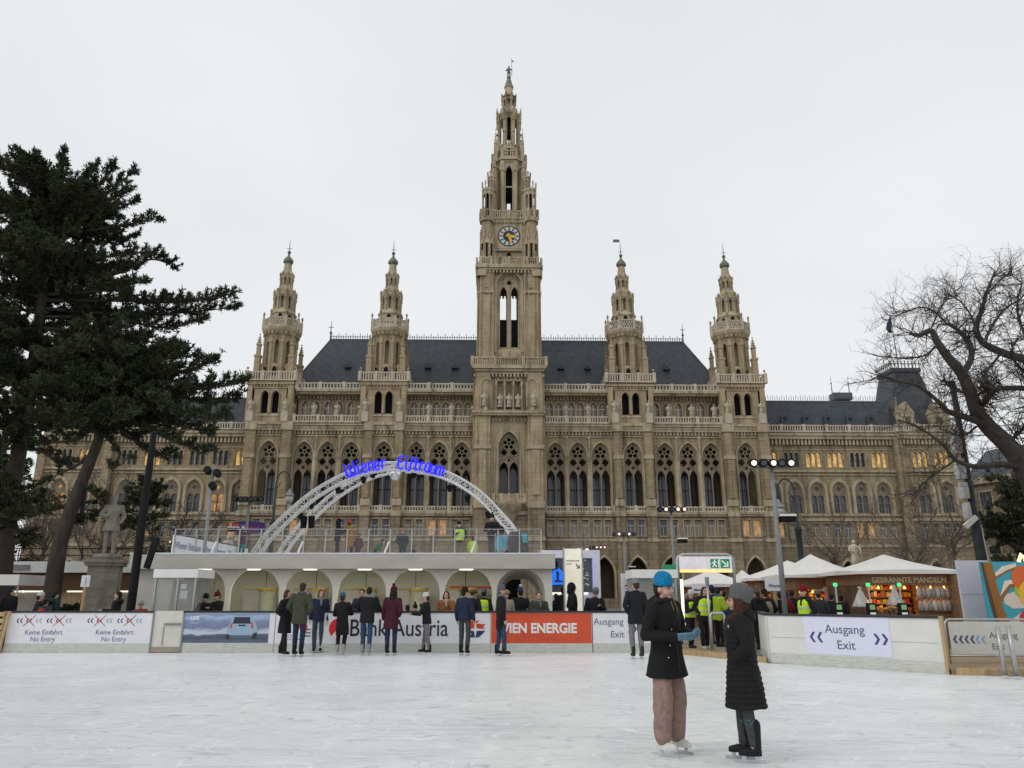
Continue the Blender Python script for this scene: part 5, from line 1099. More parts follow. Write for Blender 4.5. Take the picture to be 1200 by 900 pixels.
for z, w_, h in ((5.2, .3, .62), (5.95, .34, .8), (6.95, .36, 1.0), (4.45, .22, .6)): b = MB(); b.loft([((-.26,-.02,z), w_*.5, .17), ((-.27,-.02,z+h*.5), w_*.55, .19), ((-.25,-.02,z+h), w_*.45, .15)], 10, 3.5); b.build('wrapped_box', mat('grey_wrap', (.42, .42, .42), .6, .2, 5), t)
b = MB(); b.M = Matrix.Translation((-.3, -.2, 4.3)) @ Matrix.Rotation(R(-38), 4, 'Y'); b.box(-.3, .3, -.08, .08, -.09, .09); b.build('floodlight', M['offwhite'], t)
b = MB(); b.tube([(.2,-.1,2.3), (.12,-.1,4.2)], .035, 5); b.build('conduit', M['offwhite'], t)
# truss towers of the sound system behind the info pillar, with small lamps on top
for i, px in enumerate((677, 687)):
    x, z = at(px, 622, 60); t = thing('truss_pole', ('left' if i == 0 else 'right')+' one of two thin dark lattice poles over the lit info pillar', 'lattice pole', (x, 60, 0), 0, 'lattice poles behind the pillar')
    b = MB()
    for q in ((-.14,-.14), (.14,-.14), (.14,.14), (-.14,.14)): b.tube([(q[0],q[1],0), (q[0],q[1],z)], .03, 4)
    for k in range(int(z/.35)): s_ = -1 if k % 2 else 1; b.tube([(-.14*s_,-.14,k*.35), (.14*s_,-.14,k*.35+.35)], .02, 4); b.tube([(-.14,.14*s_,k*.35), (-.14,-.14*s_,k*.35+.35)], .02, 4)
    b.build('lattice', M['greypole'], t); b = MB(); b.ball((0,-.2,z-1.5), .14); b.build('lamp', M['lampglow'], t)
# ---------------------------------------------------------------- info pillar, screens, small signs
Yi = 27.2; xa, xb = gx(662, Yi, 1.8), gx(682, Yi, 1.8)
t = thing('info_pillar', 'tall cream lit info pillar with a small dark arrow', 'info pillar', ((xa+xb)/2, Yi, 0), 0)
b = MB(); b.box(-(xb-xa)/2, (xb-xa)/2, -.12, .12, .05, 3.2); b.build('lit_panel', mat('cream_lit_panel', (.75, .72, .6), .4, emit=(1, .95, .75), es=.3), t)
b = MB(); b.box(-(xb-xa)/2-.05, -(xb-xa)/2-.003, -.14, .14, 0, 3.24); b.box((xb-xa)/2+.003, (xb-xa)/2+.05, -.14, .14, 0, 3.24); b.build('frame', M['steel'], t)
b = MB(); b.plate([(.08,2.66),(.11,2.69),(.2,2.58),(.2,2.64),(.23,2.64),(.23,2.52),(.11,2.52),(.11,2.55),(.17,2.55)], [], -.13, -.125); b.build('arrow_mark', ink((.06, .12, .1)), t)
b = MB(); [b.box(-.24+.042*i, -.24+.042*i+.03, -.13, -.125, 2.76, 2.81) for i in range(11)]; [b.box(-.24+.042*i, -.24+.042*i+.03, -.13, -.125, 2.66, 2.70) for i in range(5)]; b.build('small_print', ink((.3, .34, .34)), t)
Ys = 31.0; xa, xb = gx(633, Ys, 3), gx(703, Ys, 3); W_ = xb-xa
t = thing('screen_wall', 'white framed screen wall with dark starry panels and blue lettering', 'screen', (xa, Ys, 0), 0)
b = MB(); b.box(0, W_, 0, .5, 3.08, 3.38); b.box(W_-.3, W_, 0, .5, 0, 3.08); b.box(0, W_-.3, .2, .5, 0, 1.75); b.build('frame', mat('lilac_white_frame', (.62, .62, .72), .5, emit=(.55, .55, .8), es=.12), t)
b = MB(); b.box(.02, W_-.32, .1, .15, 1.75, 3.05); b.build('dark_panel', mat('starry_slate', (.10, .11, .14), .4, .2, 3), t)
b = MB()
for i in range(26): x, z = random.uniform(1.1, W_-.4), random.uniform(1.8, 3.0); b.box(x-.03, x+.03, .088, .094, z-.025, z+.025)
b.build('star_speck', M['white'], t)
BL = mat('blue_screen_letters', (.02, .12, .5), .4, emit=(.02, .2, 1), es=.8); b = MB()
for i, (x, z) in enumerate(((.38, 2.3), (.7, 2.42), (1.05, 2.38))): b.tube([(x-.12, .06, z-.2), (x-.14, .06, z+.12), (x, .06, z+.22), (x+.13, .06, z+.1), (x+.12, .06, z-.22)], .075, 7)
b.tube([(.1, .06, 2.05), (1.2, .06, 2.1)], .05, 6); b.build('blue_letters', BL, t)
b = MB(); b.box(W_-.3, W_-.27, -.02, .0, .9, 3.06); b.build('violet_edge', mat('violet_glow', (.4, .4, .8), .4, emit=(.45, .42, 1), es=.5), t)
b = MB(); b.box(.1, W_-.5, .12, .19, 1.66, 1.74); b.build('warm_strip', M['whiteglow'], t)
b = MB(); b.box(.35, .7, -.05, .1, 2.62, 2.95); b.build('black_speaker', M['black'], t)
Yw = 26; xa, xb = gx(728, Yw, 1.7), gx(740, Yw, 1.7); t = thing('notice_panel', 'narrow white notice panel with a column of grey marks', 'sign', (xa, Yw, 0), 0)
b = MB(); b.box(0, xb-xa, -.02, .02, .3, 2.32); b.build('panel', POST, t); b = MB()
for i in range(9): b.box(.13+.05*(i % 2), .22+.03*(i % 3), -.026, -.021, 1.1+.1*i, 1.15+.1*i)
b.build('small_print', ink(GREY), t); b = MB(); b.box(.03, .07, -.02, .02, 0, .3); b.box(xb-xa-.07, xb-xa-.03, -.02, .02, 0, .3); b.build('leg', M['steel'], t)
def stick_sign(px, py, Y, w_, h, s, label):
    x, z = at(px, py, Y); t = thing('stick_sign', label, 'sign', (x, Y, 0), 0)
    b = MB(); b.box(-w_/2, w_/2, -.03, .03, z-h/2, z+h/2); b.build('panel', POST, t); b = MB(); b.box(-.05, .05, -.02, .04, 0, z-h/2); b.build('stick', M['plywood'], t)
    if s: text(t, s, 0, z-.09, h*.36, (.10, .11, .2), -.034, bold=.004)
    return t
stick_sign(818.5, 689.5, 27.5, .46, .32, 'Maroni', 'white sign held over the crowd near the gantry')
stick_sign(907, 685, 25.8, .58, .41, 'Wurst', 'white sign behind the tallest floodlight mast')
t = stick_sign(100.5, 681, 28, .3, .4, '', 'small white notice on a wooden stick before the statue pedestal')
b = MB(); [b.box(-.02+.02*(i % 2), .05, -.036, -.031, 2.0+.05*i, 2.02+.05*i) for i in range(5)]; b.build('small_print', ink(GREY), t)
x, z = at(291, 617, 45); t = thing('purple_banner', 'purple and red banner on poles left of the arch foot', 'banner', (x, 45, 0), 0)
b = MB(); b.plate([(-.98, z-.25), (-.98, z+.22), (-.6, z+.3), (0, z+.32), (.7, z+.26), (.98, z+.2), (.98, z-.3), (.5, z-.42), (0, z-.42), (-.5, z-.36)], [], 0, .05); b.build('cloth', mat('purple_cloth', (.07, .03, .16), .6, .15, 3), t)
b = MB(); b.plate([(-.97, z-.22), (-.97, z+.2), (-.6, z+.27), (-.55, z-.05)], [], -.006, -.002); b.build('red_corner', ink((.4, .03, .06)), t); text(t, 'EISTRAUM', .12, z-.14, .24, (.5, .08, .14), -.01)
b = MB(); b.tube([(-.8,.03,0), (-.8,.03,z+.25)], .03, 6); b.tube([(.8,.03,0), (.8,.03,z+.2)], .03, 6); b.build('pole', M['greypole'], t)
# card readers on the right board
for i, px in enumerate((994, 1034, 1072)):
    y = 18.0; x = gx(px, y, 1.3)
    t = thing('card_reader', ['left','middle','right'][i]+' of three ticket readers with green lights behind the white board', 'ticket reader', (x, y+.55, .0), 0, 'ticket readers at the exit board')
    b = MB(); b.box(-.1, .1, -.06, .06, 1.14, 1.42); b.build('housing', M['black'], t); b = MB(); b.box(-.06, .06, -.07, -.062, 1.27, 1.38); b.build('screen', mat('green_screen', (.1, .2, .1), .3, emit=(.3, .5, .25), es=.35), t)
    b = MB(); b.box(-.065, .065, -.072, -.062, 1.16, 1.21); b.build('slot', M['white'], t)
    b = MB(); b.tube([(0,0,0), (0,0,1.14)], .035, 6); b.tube([(0,.02,1.42), (0,.02,1.8)], .02, 6); b.build('stand', M['steel'], t); b = MB(); b.lathe([(.045, 1.8), (.05, 1.83), (.045, 1.88)], (0,.02,0), 10); b.build('signal_light', mat('green_light', (.05, .4, .12), .4, emit=(.05, 1, .3), es=.8), t)
# ---------------------------------------------------------------- market stalls
WARM = mat('warm_bulb', (1, .7, .35), .4, emit=(1, .55, .16), es=2.2); STW = mat('stall_boards', (.20, .11, .055), .7, .25, 4, stretch=(1,1,7)); DKIN = mat('stall_interior', (.11, .06, .03), .8, .3, 2)
GOODS = [mat('stall_goods', c, .5, .3, 8) for c in ((.5,.2,.05), (.4,.03,.03), (.5,.42,.3), (.25,.12,.05), (.45,.3,.05))]
def stall(xa, xb, Y, D, eave, peak, label, sign=None, fz=.42, counter=True, px=None, lamp=70):
    t = thing('market_stall', label, 'market stall', (xa, Y, 0), 0, 'market stalls with white tent roofs'); W_ = xb-xa; px = W_/2 if px is None else px
    b = MB(); e = .22; N = 6                                         # sagging canvas pyramid
    cx_, cy_ = px, D/2; ring_ = []
    for a_, b_ in (((-e,-e), (W_+e,-e)), ((W_+e,-e), (W_+e,D+e)), ((W_+e,D+e), (-e,D+e)), ((-e,D+e), (-e,-e))):
        for k in range(N): q = k/N; ring_.append((a_[0]+(b_[0]-a_[0])*q, a_[1]+(b_[1]-a_[1])*q, .05*sin(PI*q)))
    vs = []; n = len(ring_)
    for s_ in (0, .3, .6, .85):
        for x, y, u in ring_: vs.append((x+(cx_-x)*s_, y+(cy_-y)*s_, eave+u*(1-s_)+(peak-eave)*s_-.10*sin(PI*s_)*(peak-eave)))
    vs.append((cx_, cy_, peak)); fs = [(j*n+i, j*n+(i+1) % n, (j+1)*n+(i+1) % n, (j+1)*n+i) for j in range(3) for i in range(n)]+[(3*n+i, 3*n+(i+1) % n, 4*n) for i in range(n)]
    b.add(vs, fs); b.add([(x, y, eave+u) for x, y, u in ring_]+[(x, y, eave-.09) for x, y, u in ring_], [(i, (i+1) % n, n+(i+1) % n, n+i) for i in range(n)])
    b.build('tent_roof', M['canvas'], t, True)
    b = MB(); b.box(0, W_, 0, .06, eave-.1-fz, eave-.09); b.box(0, .06, .06, D, eave-.1-fz, eave-.09); b.box(W_-.06, W_, .06, D, eave-.1-fz, eave-.09); b.build('fascia', STW, t)
    b = MB()
    for x, y in ((.02,.07), (W_-.14,.07), (.02,D-.12), (W_-.14,D-.12)): b.box(x, x+.12, y, y+.12, 0, eave-.12)
    b.build('post', STW, t)
    b = MB(); b.box(.14, W_-.14, D-.1, D-.05, 0, eave-.12); b.box(.02, .06, .2, D-.1, 0, eave-.12); b.box(W_-.06, W_-.02, .2, D-.1, 0, eave-.12); b.build('back_wall', DKIN, t)
    if counter: b = MB(); b.box(.14, W_-.14, .1, .7, .95, 1.0); b.box(.14, W_-.14, .12, .17, 0, .95); b.build('counter', STW, t)
    if sign: text(t, sign[0], W_/2, eave-.36, sign[1], (.55, .42, .28), -.012, bold=.006, sx=.95)
    nb = max(3, int(W_/.42))
    for k in range(nb): b = MB(); x = (k+.5)*W_/nb; b.lathe([(.015,.1), (.025,.08), (.05,.03), (.04,0)], (x, .35, eave-.22-fz), 8); b.build('bulb', WARM, t)
    for k in range(4):                                          # goods on the back shelves
        b = MB(); z0 = 1.1+.24*k; b.box(.2, W_-.2, D-.5, D-.1, z0-.03, z0)
        b.build('shelf', STW, t); b = MB(); x = .25
        while x < W_-.3: w_ = random.uniform(.06, .16); b.box(x, x+w_*.9, D-.48, D-.2, z0, z0+random.uniform(.08, .2)); x += w_+.01; b.mi = random.randint(0, 4)
        b.build('shelf_goods', GOODS, t)
    if lamp:
        ld = bpy.data.lights.new('stall_lamp', 'POINT'); ld.energy = lamp; ld.color = (1, .62, .28); ld.shadow_soft_size = .12
        lo = bpy.data.objects.new('stall_lamp', ld); C.objects.link(lo); lo.parent = t; lo.location = (W_/2, 1.2, eave-.75)
    return t
def X(px, Y, z=2): return gx(px, Y, z)
stall(X(1011, 25.5), X(1120, 25.5), 25.5, 3, 2.38, 3.0, 'wooden almond stall with white tent roof beside the white wall', ('GEBRANNTE MANDELN', .24), .34)
b = MB(); b.box(X(1119, 25.2), X(1128.5, 25.2), 25.2, 28, 0, 2.25); tag(b.build('stall_screen', STW), 'brown wooden screen at the right end of the almond stall', 'wooden screen')
stall(X(932, 29), X(1011, 29), 29, 3, 2.35, 3.2, 'gingerbread stall with white tent roof left of the almond stall')
stall(X(891, 34), X(940, 34)+2, 34, 3.5, 2.35, 3.2, 'market stall with white tent roof behind the tallest floodlight mast')
stall(X(803, 36), X(886, 36), 36, 3.5, 2.1, 2.85, 'market stall with bright white tent roof seen under the exit gantry')
stall(X(868, 41), X(894, 41), 41, 3, 2.2, 3.0, 'small far tent seen just right of the gantry leg')
for i, (px, Y, z, c, nm, lab, k) in enumerate((
        (1010, 25.3, 1.25, (.42,.40,.38), 'wrapped_cone', 'left silvery wrapped sweets cone hanging in the almond stall', 0), (1050, 25.3, 1.3, (.42,.40,.37), 'wrapped_cone', 'right silvery wrapped sweets cone hanging in the almond stall', 0),
        (971, 28.8, 1.75, (.5,.42,.42), 'gingerbread_heart', 'pale gingerbread heart hanging at left in the dark stall', 1), (981, 28.8, 1.9, (.55,.25,.25), 'gingerbread_heart', 'pink topped gingerbread heart hanging at right in the dark stall', 1), (973, 28.8, 1.45, (.55,.33,.33), 'gingerbread_heart', 'lowest, rosy gingerbread heart in the dark stall', 1))):
    x = gx(px, Y, z); b = MB()
    if k == 0: b.lathe([(.30,0), (.27,.06), (.2,.2), (.1,.42), (.04,.55), (.07,.62), (.02,.64)], (0,0,0), 14)
    else: b.plate([(0,-.2), (-.2,.02), (-.19,.13), (-.1,.18), (0,.11), (.1,.18), (.19,.13), (.2,.02)], [], -.03, .03)
    o = b.build(nm, mat(nm, c, .35, .3, 12, .2), None, k == 0, (x, Y, z)); tag(o, lab, 'sweets')
for i, (px, Y, z, w_, h, c, lab) in enumerate(((1030, 25.75, 1.02, .5, .26, (.55,.22,.05), 'orange lit tray of almonds at left of the almond stall'), (1058, 25.75, 1.02, .5, .18, (.55,.05,.03), 'bright red tray of sweets before the wrapped cone'), (1047, 25.75, 1.02, .3, .30, (.30,.22,.14), 'brown box between the two trays on the almond counter'))):
    x = gx(px, Y, z); t = thing('sweets_tray', lab, 'tray', (x, Y, 1.0), 0); b = MB(); b.box(-w_/2, w_/2, -.15, .15, 0, .08); b.build('tray', STW, t)
    b = MB(); [b.ball((random.uniform(-w_*.42, w_*.42), random.uniform(-.12, .12), .08+h*.5*random.random()), random.uniform(.04, .07), 6, 4) for _ in range(46)]; b.build('nuts', mat('sugared_nuts', c, .4, .3, 9), t)
t = thing('copper_lamp', 'glowing orange hanging lamp in the middle of the almond stall', 'lamp', (X(1052, 25.9), 25.9, 0), 0); b = MB(); b.lathe([(.28,1.98), (.2,2.06), (.06,2.12)], (-.35,0,0), 14); b.build('lamp_shade', WARM, t); b = MB(); b.tube([(-.35,0,2.1),(-.35,0,2.3)], .015, 5); b.build('cord', M['black'], t)
for i in range(14):                                                   # rows of bagged sweets on the right
    c = ((.30,.28,.27), (.42,.33,.30), (.25,.26,.27), (.45,.42,.38))[i % 4]; r_, k = divmod(i, 7)
    x = gx(1078+5.6*k, 25.6, 1.5); b = MB(); b.loft([((0,0,0), .07, .05), ((0,0,.14), .08, .06), ((0,0,.3), .06, .04), ((0,0,.34), .02, .02), ((0,0,.4), .05, .02)], 8)
    o = b.build('sweets_bag', mat('sweets_bag', c, .25, .45, 25), None, True, (x, 25.6, 1.12+.42*r_)); tag(o, 'clear bag of sweets on the right-hand rack of the almond stall', 'sweets bag', 'bags of sweets in the almond stall')
b = MB(); b.box(X(1074, 25.66, 1.5), X(1117, 25.66, 1.5), 25.66, 25.72, 1.0, 1.12); b.box(X(1074, 25.66, 1.5), X(1117, 25.66, 1.5), 25.56, 25.72, 1.5, 1.53); tag(b.build('sweets_rack', STW), 'brown rack holding bagged sweets in the almond stall', 'rack')
# white wall and painted mural
Ym = 20.6; xa, xb = X(1124, Ym), X(1161, Ym); t = thing('white_hoarding', 'plain lilac white hoarding between the almond stall and the mural', 'hoarding', (xa, Ym, 0), 0)
b = MB(); b.box(0, xb-xa, 0, .08, .1, 2.5); b.build('panel', mat('lilac_hoarding', (.56, .54, .62), .5, .03), t); b = MB(); b.box(0, xb-xa, -.004, -.001, 1.62, 1.628); b.build('seam', M['greypole'], t); b = MB(); b.box(.05, .12, .08, .14, 0, 2.4); b.box(xb-xa-.2, xb-xa-.1, .08, .14, 0, 2.4); b.build('support', M['wood'], t)
Ym = 19.6; xa = X(1156, Ym, 1.5); t = thing('mural_wall', 'painted winter mural of a brown tree trunk on snowy ground', 'mural', (xa, Ym, 0), R(-4)); W_ = 4.0
b = MB(); b.box(0, W_, 0, .1, .05, 2.42); b.build('panel', ink((.05, .33, .42)), t)
def paint(nm, poly, c, k): b = MB(); b.plate(poly, [], -.004*k, -.004*k+.003); return b.build(nm, ink(c), t)
paint('painted_snow', [(0,.06), (0,.9), (.25,.75), (.5,1.0), (.8,1.2), (1.3,1.25), (2.2,1.1), (4,1.2), (4,.06)], (.62,.55,.48), 1)
paint('painted_haze', [(.42,1.6), (.9,1.75), (1.3,1.6), (1.1,1.3), (.6,1.28), (.42,1.4)], (.62,.55,.46), 1.5)
paint('painted_trunk', [(.0,2.4), (.28,2.4), (.3,1.9), (.36,1.3), (.52,.72), (.3,.86), (.12,.95), (.1,1.6)], (.27,.12,.025), 2)
paint('painted_bark_shadow', [(.0,2.4), (.06,2.4), (.16,1.4), (.2,.95), (.12,.95), (.05,1.6)], (.10,.045,.03), 3)
paint('painted_branch', [(.3,1.5), (.34,1.42), (.62,1.78), (.86,1.86), (.8,1.92), (.55,1.84)], (.27,.12,.025), 2.5); paint('painted_branch', [(.27,2.08), (.3,2.0), (.6,2.16), (.86,2.26), (.82,2.31), (.5,2.22)], (.27,.12,.025), 2.5)
paint('painted_snow_cap', [(.3,2.14), (.32,2.06), (.6,2.21), (.86,2.3), (.84,2.38), (.5,2.3)], (.72,.62,.5), 3.5); paint('painted_snow_cap', [(.34,1.58), (.6,1.86), (.86,1.91), (.84,2.0), (.5,1.95)], (.72,.62,.5), 3.5)
for x, z, r, c in ((1.0, 2.0, .32, (.62,.13,.03)), (1.15, 1.62, .36, (.72,.42,.03)), (.86, 1.72, .16, (.3,.42,.06)), (1.0, .98, .3, (.5,.03,.05)), (1.25, .72, .3, (.08,.08,.28)), (.9, 1.1, .1, (.35,.45,.05))): b = MB(); disc(b, x, z, r, -.02-.002*r); b.build('painted_ball', ink(c), t)
b = MB(); [b.tube([(.95+.16*i, .02, 2.42), (1.0+.18*i, -.05, 2.6+.1*(i % 2)), (1.1+.2*i, .0, 2.5)], .045, 6) for i in range(8)]; b.build('light_garland', mat('garland_glow', (1,.8,.5), .4, emit=(1,.72,.3), es=1.3), t)
# ---------------------------------------------------------------- left side: hut row, fence, statue
xr = gx(162, 36, 2); t = thing('market_hut_row', 'long low brown hut row with white fascia behind the statue', 'market hut', (xr-24, 36, 0), 0)
b = MB(); b.box(0, 24, -.3, 3, 2.65, 3.15); b.build('fascia', M['white'], t); b = MB(); b.box(0, 24, 0, .1, 1.85, 2.65); b.box(0, 24, 2.8, 2.9, 0, 2.65); b.build('wall', M['wood'], t)
b = MB(); b.box(0, 24, .3, .4, 0, 1.85); b.build('shutter', mat('pale_shutter', (.34, .31, .26), .7, .15, 2), t); b = MB(); b.box(20.5, 21.3, .2, .28, 1.2, 1.82); b.build('plywood_flap', M['plywood'], t)
for px in (14, 36, 88, 141, -30): x = gx(px, 36, 2)-(xr-24); b = MB(); b.box(x-.45, x+.45, .18, .26, 1.78, 1.9); b.build('glow_bar', M['whiteglow'], t)
b = MB(); b.box(17.2, 19, -.36, -.31, 2.75, 3.0); b.build('grey_panel', M['greypole'], t)
t = thing('roof_railing', 'thin dark railing along the roof of the hut row', 'railing', (xr-24, 36.3, 3.15), 0); b = MB(); b.tube([(0,0,.62),(24,0,.62)], .025, 5); b.tube([(0,0,.3),(24,0,.3)], .02, 5); b.build('rail', M['black'], t)
for i in range(17): b = MB(); b.tube([(i*1.5,0,0),(i*1.5,0,.62)], .025, 5); b.build('post', M['black'], t)
t = thing('white_canopy', 'white stall canopy at the left edge of the picture', 'canopy', (gx(-20, 30, 2), 30, 0), 0); b = MB(); b.box(0, 1.35, 0, 2, 2.0, 2.4); b.build('valance', M['canvas'], t); b = MB(); b.tube([(1.3,.1,0),(1.3,.1,2.0)], .03, 6); b.tube([(.1,.1,0),(.1,.1,2.0)], .03, 6); b.build('pole', M['steel'], t)
Yt = 31.0; xs = gx(121, Yt, 2); t = thing('stone_statue', 'weathered stone statue of a man in a short coat on pedestal', 'statue', (xs, Yt, 0), R(20))
GS = stone('weathered_stone', (.20,.185,.155), (.33,.305,.26), brick=.35, bscale=1.6, stain=(.06,.06,.05), amt=.6); GS2 = stone('weathered_figure', (.19,.175,.15), (.33,.305,.26), stain=(.07,.065,.055), amt=.8)
b = MB(); b.box(-.78, .78, -.78, .78, 0, .35); b.box(-.66, .66, -.66, .66, .35, .5); b.box(-.56, .56, -.56, .56, .5, 2.75); b.build('pedestal', GS, t)
b = MB(); b.box(-.68, .68, -.68, .68, 2.752, 2.87); b.box(-.74, .74, -.74, .74, 2.872, 2.99); b.build('cornice', GS, t)
b = MB(); b.lathe([(.52, 2.99), (.56, 3.1), (.5, 3.22), (.3, 3.24)], (0,0,0), 14); b.build('base', GS, t)
STAT = dict(t=t, z=3.22)
x, z = at(1003, 660, 66); t = thing('white_statue', 'pale stone figure on a plinth rising behind the market tents', 'statue', (x, 66, 0), 0); b = MB(); b.box(-.7, .7, -.7, .7, 0, z-.4); b.build('plinth', M['carved'], t); link('figure', STATUE, t, (0,0,z-.4)).scale = (1.05, 1.05, 1.05)
x, z = at(265, 652, 62); t = thing('white_statue', 'pale stone figure left of the arch foot before the hall', 'statue', (x, 62, 0), 0); b = MB(); b.box(-.7, .7, -.7, .7, 0, z-.4); b.build('plinth', M['carved'], t); link('figure', STATUE, t, (0,0,z-.4)).scale = (.9, .9, .9)
# building at the right edge, half behind the bare tree
t = thing('side_building', 'grey brown building with rows of windows behind the bare tree', 'building', (91.3, 150, 0), R(-62)); b = MB(); b.box(0, 60, 0, 20, 0, 24); b.build('wall', M['base'], t)
b = MB(); b.box(-.6, 60, -.8, 0, 23, 24.2); b.box(-.2, 60, -.3, 0, 9, 9.6); b.build('cornice', M['trim'], t); b = MB(); b.add([(-.5,-.5,24.2),(60,-.5,24.2),(60,9,31),(-.5,9,31)], [(0,1,2,3)]); b.build('roof', M['slate'], t)
for r_ in range(4):
    for k in range(9): b = MB(); b.box(2+4.6*k, 4.2+4.6*k, -.05, .1, 2.5+5.2*r_, 5.8+5.2*r_); o = b.build('window', M['glass'], t); b = MB(); b.box(1.75+4.6*k, 2+4.6*k, -.2, .05, 2.3+5.2*r_, 6.1+5.2*r_); b.box(4.2+4.6*k, 4.45+4.6*k, -.2, .05, 2.3+5.2*r_, 6.1+5.2*r_); b.box(2+4.6*k, 4.2+4.6*k, -.2, .05, 5.8+5.2*r_, 6.1+5.2*r_); b.build('frame', M['trim'], o)
# flag on the right pavilion
x, z = at(1052, 424, 127); x2, z2 = at(1048, 372, 127); t = thing('flag_pole', 'flagpole with a furled dark blue flag on the right corner roof', 'flag', (x, 127, z-1), 0)
b = MB(); b.tube([(0,0,0), (-.1,0,z2-z+1.5)], [.12,.06], 6); b.build('pole', M['greypole'], t); h = z2-z+1; b = MB(); b.loft([((-.5,0,h-2.9), .35, .2), ((-.75,0,h-2.2), .5, .25), ((-.55,0,h-1.2), .42, .2), ((-.25,0,h-.2), .2, .14), ((-.12,0,h+.3), .06, .06)], 10); b.build('flag_cloth', mat('navy_flag', (.02,.03,.10), .7, .4, 1.5), t, True)
# people are built further down; the statue's figure is added there
# ---------------------------------------------------------------- trees
BARK = mat('pine_bark', (.05, .04, .033), .9, .35, 5, .6, stretch=(1,1,.35)); BARE = mat('bare_bark', (.062, .052, .045), .9, .3, 4, .4); BARE2 = mat('far_twigs', (.13, .105, .085), .9, .2, 3)
NEED = mat('pine_needles', (.038, .052, .028), .7, .5, .9, spec=.2, col2=(.066, .080, .040))
rt = random.Random(11)
def pt(px, py, Y): x, z = at(px, py, Y); return Vector((x, Y, z))
def rv(r): return Vector((rt.gauss(0, 1), rt.gauss(0, 1), rt.gauss(0, 1)))*r
def curve(P_, n=5): return spline(P_, n)
def tuft(mb, c, d, L):                                    # a rosette of needle blades round a twig end
    d = d.normalized() if d.length > 0 else Vector((0,0,1)); vs = []; fs = []
    for k in range(17):
        a = (d*.75+rv(.62)); a.normalize(); s_ = a.cross(rv(1)); s_.normalize(); l = L*rt.uniform(.6, 1.1); w_ = .016+.012*rt.random()
        base = c-d*rt.uniform(0, .12); n = len(vs); vs += [base+s_*w_*.6, base-s_*w_*.6, base+a*l*.65-s_*w_, base+a*l, base+a*l*.65+s_*w_]; fs.append((n, n+1, n+2, n+3, n+4))
    mb.add(vs, fs)
def bough(tw, fo, P_, r0, dens=1., tl=.25, bare=.10, drop=0.):
    S = curve(P_, 6); N = len(S); tw.tube(S, [max(.015, r0*(1-.85*i/(N-1))) for i in range(N)], 6)
    Lb = sum((S[i+1]-S[i]).length for i in range(N-1)); k = int(Lb*5.2*dens)
    for j in range(k):
        t = bare+(1-bare)*(j+rt.random())/k; u = t*(N-1); i = min(int(u), N-2); p = S[i].lerp(S[i+1], u-i); d = (S[i+1]-S[i]).normalized()
        side = d.cross(Vector((0,0,1))); side = side.normalized() if side.length > .05 else Vector((1,0,0))
        L = (.35+.95*(1-t)**.8)*rt.uniform(.55, 1.15)*min(1., Lb/3.5+.25)
        v = d*rt.uniform(.35, .9)+side*rt.choice((-1, 1))*rt.uniform(.15, 1.)+Vector((0,0,1))*rt.uniform(-.12, .6); v.normalize()
        q = p+v*L*.55+Vector((0,0,.04)); e = p+v*L+Vector((0,0,.14*L)); tw.tube([p, q, e], [.018, .012, .006], 3, False)
        m = max(2, int(L/.14))
        for h in range(m):
            f = (h+1)/m; c = p.lerp(q, f*2) if f < .5 else q.lerp(e, f*2-1); tuft(fo, c+rv(.035), v+Vector((0,0,.45)), tl*rt.uniform(.8, 1.15))
    for _ in range(3): tuft(fo, S[-1]+rv(.06), (S[-1]-S[-2])+Vector((0,0,.1)), tl)
def pine(name, label, base, trunk, r, boughs, fill, seedn=0):
    t = thing(name, label, 'tree', base, 0); off = -Vector(base)
    tr = MB(); tw = MB(); fo = MB(); tr.M = tw.M = fo.M = Matrix.Translation(off)
    S = curve(trunk, 6); N = len(S); tr.tube(S, [r*(1.25-.1*i if i < 3 else 1.)*(1-.72*i/(N-1)) for i in range(N)], 12)
    for bo in boughs:
        *pp, Y, dY, dn = bo; n = len(pp); bough(tw, fo, [pt(p[0], p[1], Y+dY*k/(n-1)) for k, p in enumerate(pp)], .11, dn)
    for (i0, i1, n, lx, dens) in fill:                     # shorter boughs all round the trunk
        for _ in range(n):
            p = S[rt.randint(i0, i1)]; a = rt.uniform(0, 2*PI); l = rt.uniform(.55, 1.)*lx; v = Vector((cos(a), sin(a), rt.uniform(-.05, .45)))
            bough(tw, fo, [p, p+v*l*.5+Vector((0,0,.15)), p+v*l+Vector((0,0,-.05))], .07, dens)
    tr.build('trunk', BARK, t, True); tw.build('bough', BARK, t, True); o = fo.build('crown', NEED, t)
    return t
YA = 33.5
